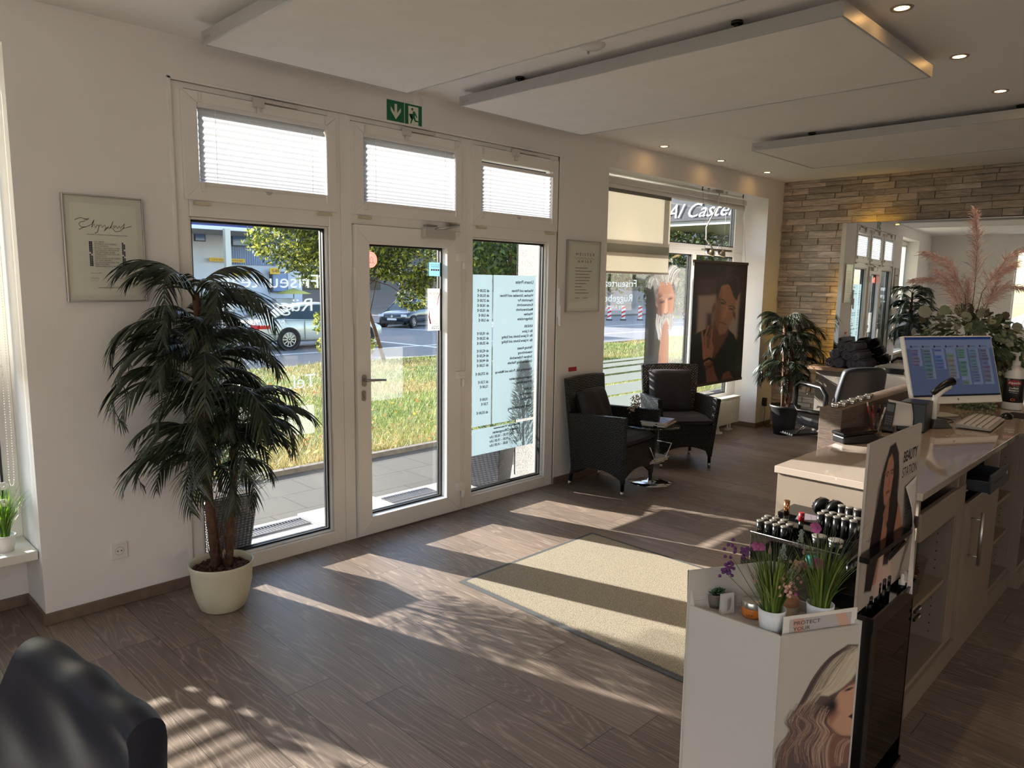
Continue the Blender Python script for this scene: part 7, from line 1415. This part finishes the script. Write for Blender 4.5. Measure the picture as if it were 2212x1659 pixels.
# ---- striped lane beacons
bc = None
for i, (x, y) in enumerate(((39.8, 30.1), (40.7, 29.6), (41.8, 29.0), (43.2, 28.6), (44.6, 28.3), (46.0, 28.0))):
    lb = ['lane beacon farthest left, nearest the shop wall in view', 'second red and white lane beacon from the left', 'third red and white lane beacon from the left', 'fourth lane beacon, behind the old man print', 'fifth lane beacon, behind the old man print', 'red and white lane beacon nearest the hanging poster'][i]
    if bc is None:
        bc = thing('lane_beacon', lb, 'traffic beacon', (x, y, -.75), rz=R(-55), group='red and white lane beacons'); MB().box(-.2, -.25, 0, .2, .25, .08).build('foot', BLACKR, bc, world=False); MB().box(-.13, -.03, .08, .13, .03, .98).build('panel', M('beacon_white', (228, 226, 222), .5), bc, world=False, bevel=.01)
        b = MB()
        for k in range(3): z = .16+k*.28; b.hexa([(-.13, -.034, z), (.13, -.034, z+.12), (.13, .034, z+.12), (-.13, .034, z), (-.13, -.034, z+.13), (.13, -.034, z+.25), (.13, .034, z+.25), (-.13, .034, z+.13)])
        b.build('red_stripe', M('beacon_red', (206, 40, 36), .5), bc, world=False)
    else: dup(bc, (x, y, -.75), label=lb)
# ---- cars
TYRE = M('tyre', (20, 20, 21), .8); RIM = M('rim_silver', (190, 190, 188), .25, .9); CGL = M('car_glass', (40, 58, 62), .06); TAIL = M('tail_red', (190, 16, 30), .2); PL = M('plate_white', (220, 222, 226), .4)
def car(name, lb, loc, rz, paint, L_, Wd, prof, roof, wheels, wr, tail=True):
    """front is +X. prof: (x, z_bottom, z_waist, z_deck, half width); roof: (x, z_base, z_top, half width base, half width top)"""
    t = thing(name, lb, 'car', loc, rz=rz); B = dict(world=False); b = MB(); rings = []
    for x, zb, zw, zd, hw in prof:
        h = [(hw*.86, zb), (hw*.98, zb+.10), (hw, (zb+zw)/2), (hw*.985, zw), (hw*.90, zd-.015), (hw*.62, zd+.01)]; rings.append([(x, a, z) for a, z in h]+[(x, -a, z) for a, z in reversed(h)])
    m = 12; b.add([p for r_ in rings for p in r_], [(i*m+k, (i+1)*m+k, (i+1)*m+(k+1) % m, i*m+(k+1) % m) for i in range(len(rings)-1) for k in range(m)]+[tuple(range(m)), tuple(reversed(range((len(rings)-1)*m, len(rings)*m)))], True); body = b.build('body', paint, t, subsurf=1, **B)
    b = MB(); rings = []
    for x, z0_, z1_, h0, h1 in roof: rings.append([(x, h0, z0_), (x, h1, z1_-.03), (x, -h1, z1_-.03), (x, -h0, z0_)])
    b.add([p for r_ in rings for p in r_], [(i*4+k, (i+1)*4+k, (i+1)*4+(k+1) % 4, i*4+(k+1) % 4) for i in range(len(rings)-1) for k in range(4)]+[(0, 1, 2, 3), tuple(reversed(range((len(rings)-1)*4, len(rings)*4)))]); b.build('cabin_glass', CGL, t, **B)
    rf = [r_ for r_ in roof if r_[2] > max(q[2] for q in roof)-.16]; b = MB(); n_r = 7
    b.grid(lambda u, v: (lambda i, f: (rf[i][0]*(1-f)+rf[i+1][0]*f, (rf[i][4]*(1-f)+rf[i+1][4]*f+.012)*(2*v-1), rf[i][2]*(1-f)+rf[i+1][2]*f-.02+.05*(1-(2*v-1)**2)))(min(len(rf)-2, int(u*(len(rf)-1))), u*(len(rf)-1)-min(len(rf)-2, int(u*(len(rf)-1)))), 10, n_r); b.build('roof', paint, t, solid=.03, **B)
    b = MB()
    for s in (-1, 1):
        for i in range(len(roof)-1):
            if roof[i][2]-roof[i][1] < .1 or roof[i+1][2]-roof[i+1][1] < .1: b.tube([(roof[i][0], s*(roof[i][4]+.004), roof[i][2]-.02), (roof[i+1][0], s*(roof[i+1][4]+.004), roof[i+1][2]-.02)], .025, 6)
    b.build('pillar', paint, t, **B)
    for x in wheels:
        for s in (-1, 1):
            y = s*(Wd/2-.10); MB().cyl((x, y-.12, wr+.01), wr+.05, .24+.02*0, 28, axis='y').build('wheel_arch', BLACKR, t, **B) if False else None
            MB().lathe([(wr*.62, .0), (wr*.68, .005), (wr*.98, .01), (wr+.035, .03), (wr+.035, -.1)], (x, s*(Wd/2+.004)-s*.0, wr+.008), 30, Matrix.Rotation(R(90*s), 3, 'X') if False else Matrix.Rotation(R(-90*s), 3, 'X')).build('wheel_arch', BLACKR, t, **B)
            w_ = MB().lathe([(wr*.66, .095), (wr*.9, .1), (wr, .08), (wr, -.08), (wr*.9, -.1), (wr*.66, -.095)], (x, s*(Wd/2-.085), wr), 36, Matrix.Rotation(R(-90*s), 3, 'X')).build('tyre', TYRE, t, **B)
            b = MB(); yo = s*(Wd/2+.012); b.lathe([(wr*.68, -.005), (wr*.64, .004), (wr*.60, -.02)], (x, yo, wr), 30, Matrix.Rotation(R(-90*s), 3, 'X')).lathe([(.0001, .0), (.05, .0), (.055, -.02)], (x, yo, wr), 16, Matrix.Rotation(R(-90*s), 3, 'X'))
            for k in range(10):
                a = k*.628+(.12 if k % 2 else -.12)*0; c, sn = math.cos(a), math.sin(a); q = .022; b.add([(x+c*.03-sn*q, yo, wr+sn*.03+c*q), (x+c*wr*.66-sn*q*.8, yo, wr+sn*wr*.66+c*q*.8), (x+c*wr*.66+sn*q*.8, yo, wr+sn*wr*.66-c*q*.8), (x+c*.03+sn*q, yo, wr+sn*.03-c*q)], [(0, 1, 2, 3)])
            r_ = b.build('rim', RIM, t, **B); MB().cyl((x, s*(Wd/2-.03), wr), wr*.64, .01, 24, axis='y').build('hub', BLACKR, t, **B)
    return t
WCAR = M('car_silver_green', (206, 208, 196), .22, .1, coat=.8)
hw = .89
t = car('white_coupe', 'pale silver-white coupe driving past on the near lane', (14.05, 24.2, -.75), 0, WCAR, 4.7, 1.79,
    [(-2.35, .42, .72, .80, .74), (-2.28, .30, .78, .90, .84), (-2.0, .24, .82, .965, hw), (-1.3, .22, .84, .98, hw), (-.4, .20, .84, .95, hw), (.7, .20, .82, .93, hw), (1.3, .22, .76, .86, hw), (2.0, .24, .66, .76, .87), (2.32, .32, .56, .62, .72)],
    [(-1.75, .94, .985, .66, .62), (-1.05, .94, 1.30, .74, .56), (-.5, .93, 1.41, .77, .56), (.1, .92, 1.42, .77, .57), (.55, .92, 1.34, .76, .58), (1.15, .88, .93, .72, .68)], (-1.36, 1.38), .335)
B = dict(world=False); MB().box(-2.36, -.80, .66, -2.20, -.42, .80).box(-2.36, .42, .66, -2.20, .80, .80).box(-2.28, -.875, .68, -1.98, -.84, .80).build('tail_light', TAIL, t, **B)
MB().box(-2.375, -.26, .62, -2.34, .26, .74).build('plate', PL, t, **B); MB().box(-2.40, -.7, .28, -2.30, .7, .40).build('bumper', M('bumper_dark', (44, 44, 46), .5), t, **B)
b = MB()
for x in (.35, -.82): b.box(x-.004, -.905, .32, x+.004, -.885, .9)
b.box(.0, -.925, .78, .16, -.895, .80).tube([(-1.5, -.885, .92), (.9, -.885, .9)], .008, 6).box(-2.0, -.9, .5, -1.7, -.885, .515); b.build('door_seam', M('seam_dark', (60, 62, 60), .4), t, **B)
t.scale = (1.13, 1.13, 1.12)
DBL = M('car_navy', (22, 30, 48), .15, .2, coat=1)
hp = [(-2.05, .34, .74, .86, .74), (-1.9, .26, .80, .98, .86), (-1.0, .22, .84, 1.0, .88), (.4, .20, .84, .98, .88), (1.1, .22, .80, .92, .88), (1.75, .24, .72, .80, .85), (2.05, .32, .6, .66, .7)]; hr = [(-1.95, .96, 1.02, .66, .6), (-1.6, .98, 1.44, .76, .58), (-.6, .98, 1.5, .78, .6), (.2, .98, 1.46, .78, .6), (1.15, .90, .94, .74, .7)]
t = car('dark_hatchback', 'dark blue hatchback coming the other way behind the door glass', (24.3, 31.9, -.75), R(180+28), DBL, 4.2, 1.77, hp, hr, (-1.25, 1.3), .32)
MB().box(1.95, -.78, .6, 2.06, -.5, .72).box(1.95, .5, .6, 2.06, .78, .72).build('headlight', PL, t, **B); MB().box(2.06, -.26, .42, 2.09, .26, .52).build('plate', PL, t, **B); MB().box(2.04, -.66, .24, 2.075, .66, .34).build('grille', BLACKR, t, **B); MB().lathe([(.0001, 0), (.06, 0)], (2.075, 0, .62), 16, Matrix.Rotation(R(90), 3, 'Y')).build('round_badge', ALU, t, **B)
BLU = M('car_blue', (28, 56, 130), .2, .1, coat=.8)
car('blue_car', 'blue car parked far down the street behind the old man print', (52.5, 33.0-.9, -.75), 0, BLU, 4.2, 1.77, hp, hr, (-1.25, 1.3), .32); car('parked_car', 'dark parked car behind the leaves of the petrol station tree', (31.5, 38, -.64), R(10), M('car_dark', (40, 44, 54), .25, .2), 4.2, 1.77, hp, hr, (-1.25, 1.3), .32)

# ---- added ground and building, bouncing warm sunlight in through the rear windows
struct(MB().box(-60, -60, -.5, XL-.3, 4.4, -.05).box(XL-.3, -60, -.5, 60, YB-.35, -.05).build('ground_bounce', M('bounce_paving', (140, 132, 124), .9, var=.1, vs=1)))
t = thing('bounce_building', 'added beige building reflecting warm sunlight through the rear windows', 'building', (0, -16, -.05)); MB().box(-30, -24, -.05, 30, -16, 7.5).build('wall', M('bounce_facade', (172, 160, 148), .9, var=.05, vs=.4), t)
for i in range(10): MB().box(-26+i*5.4, -16.03, 1.2, -24+i*5.4, -15.96, 2.8).build('window', M('pane_dark', (38, 46, 58), .15), t)
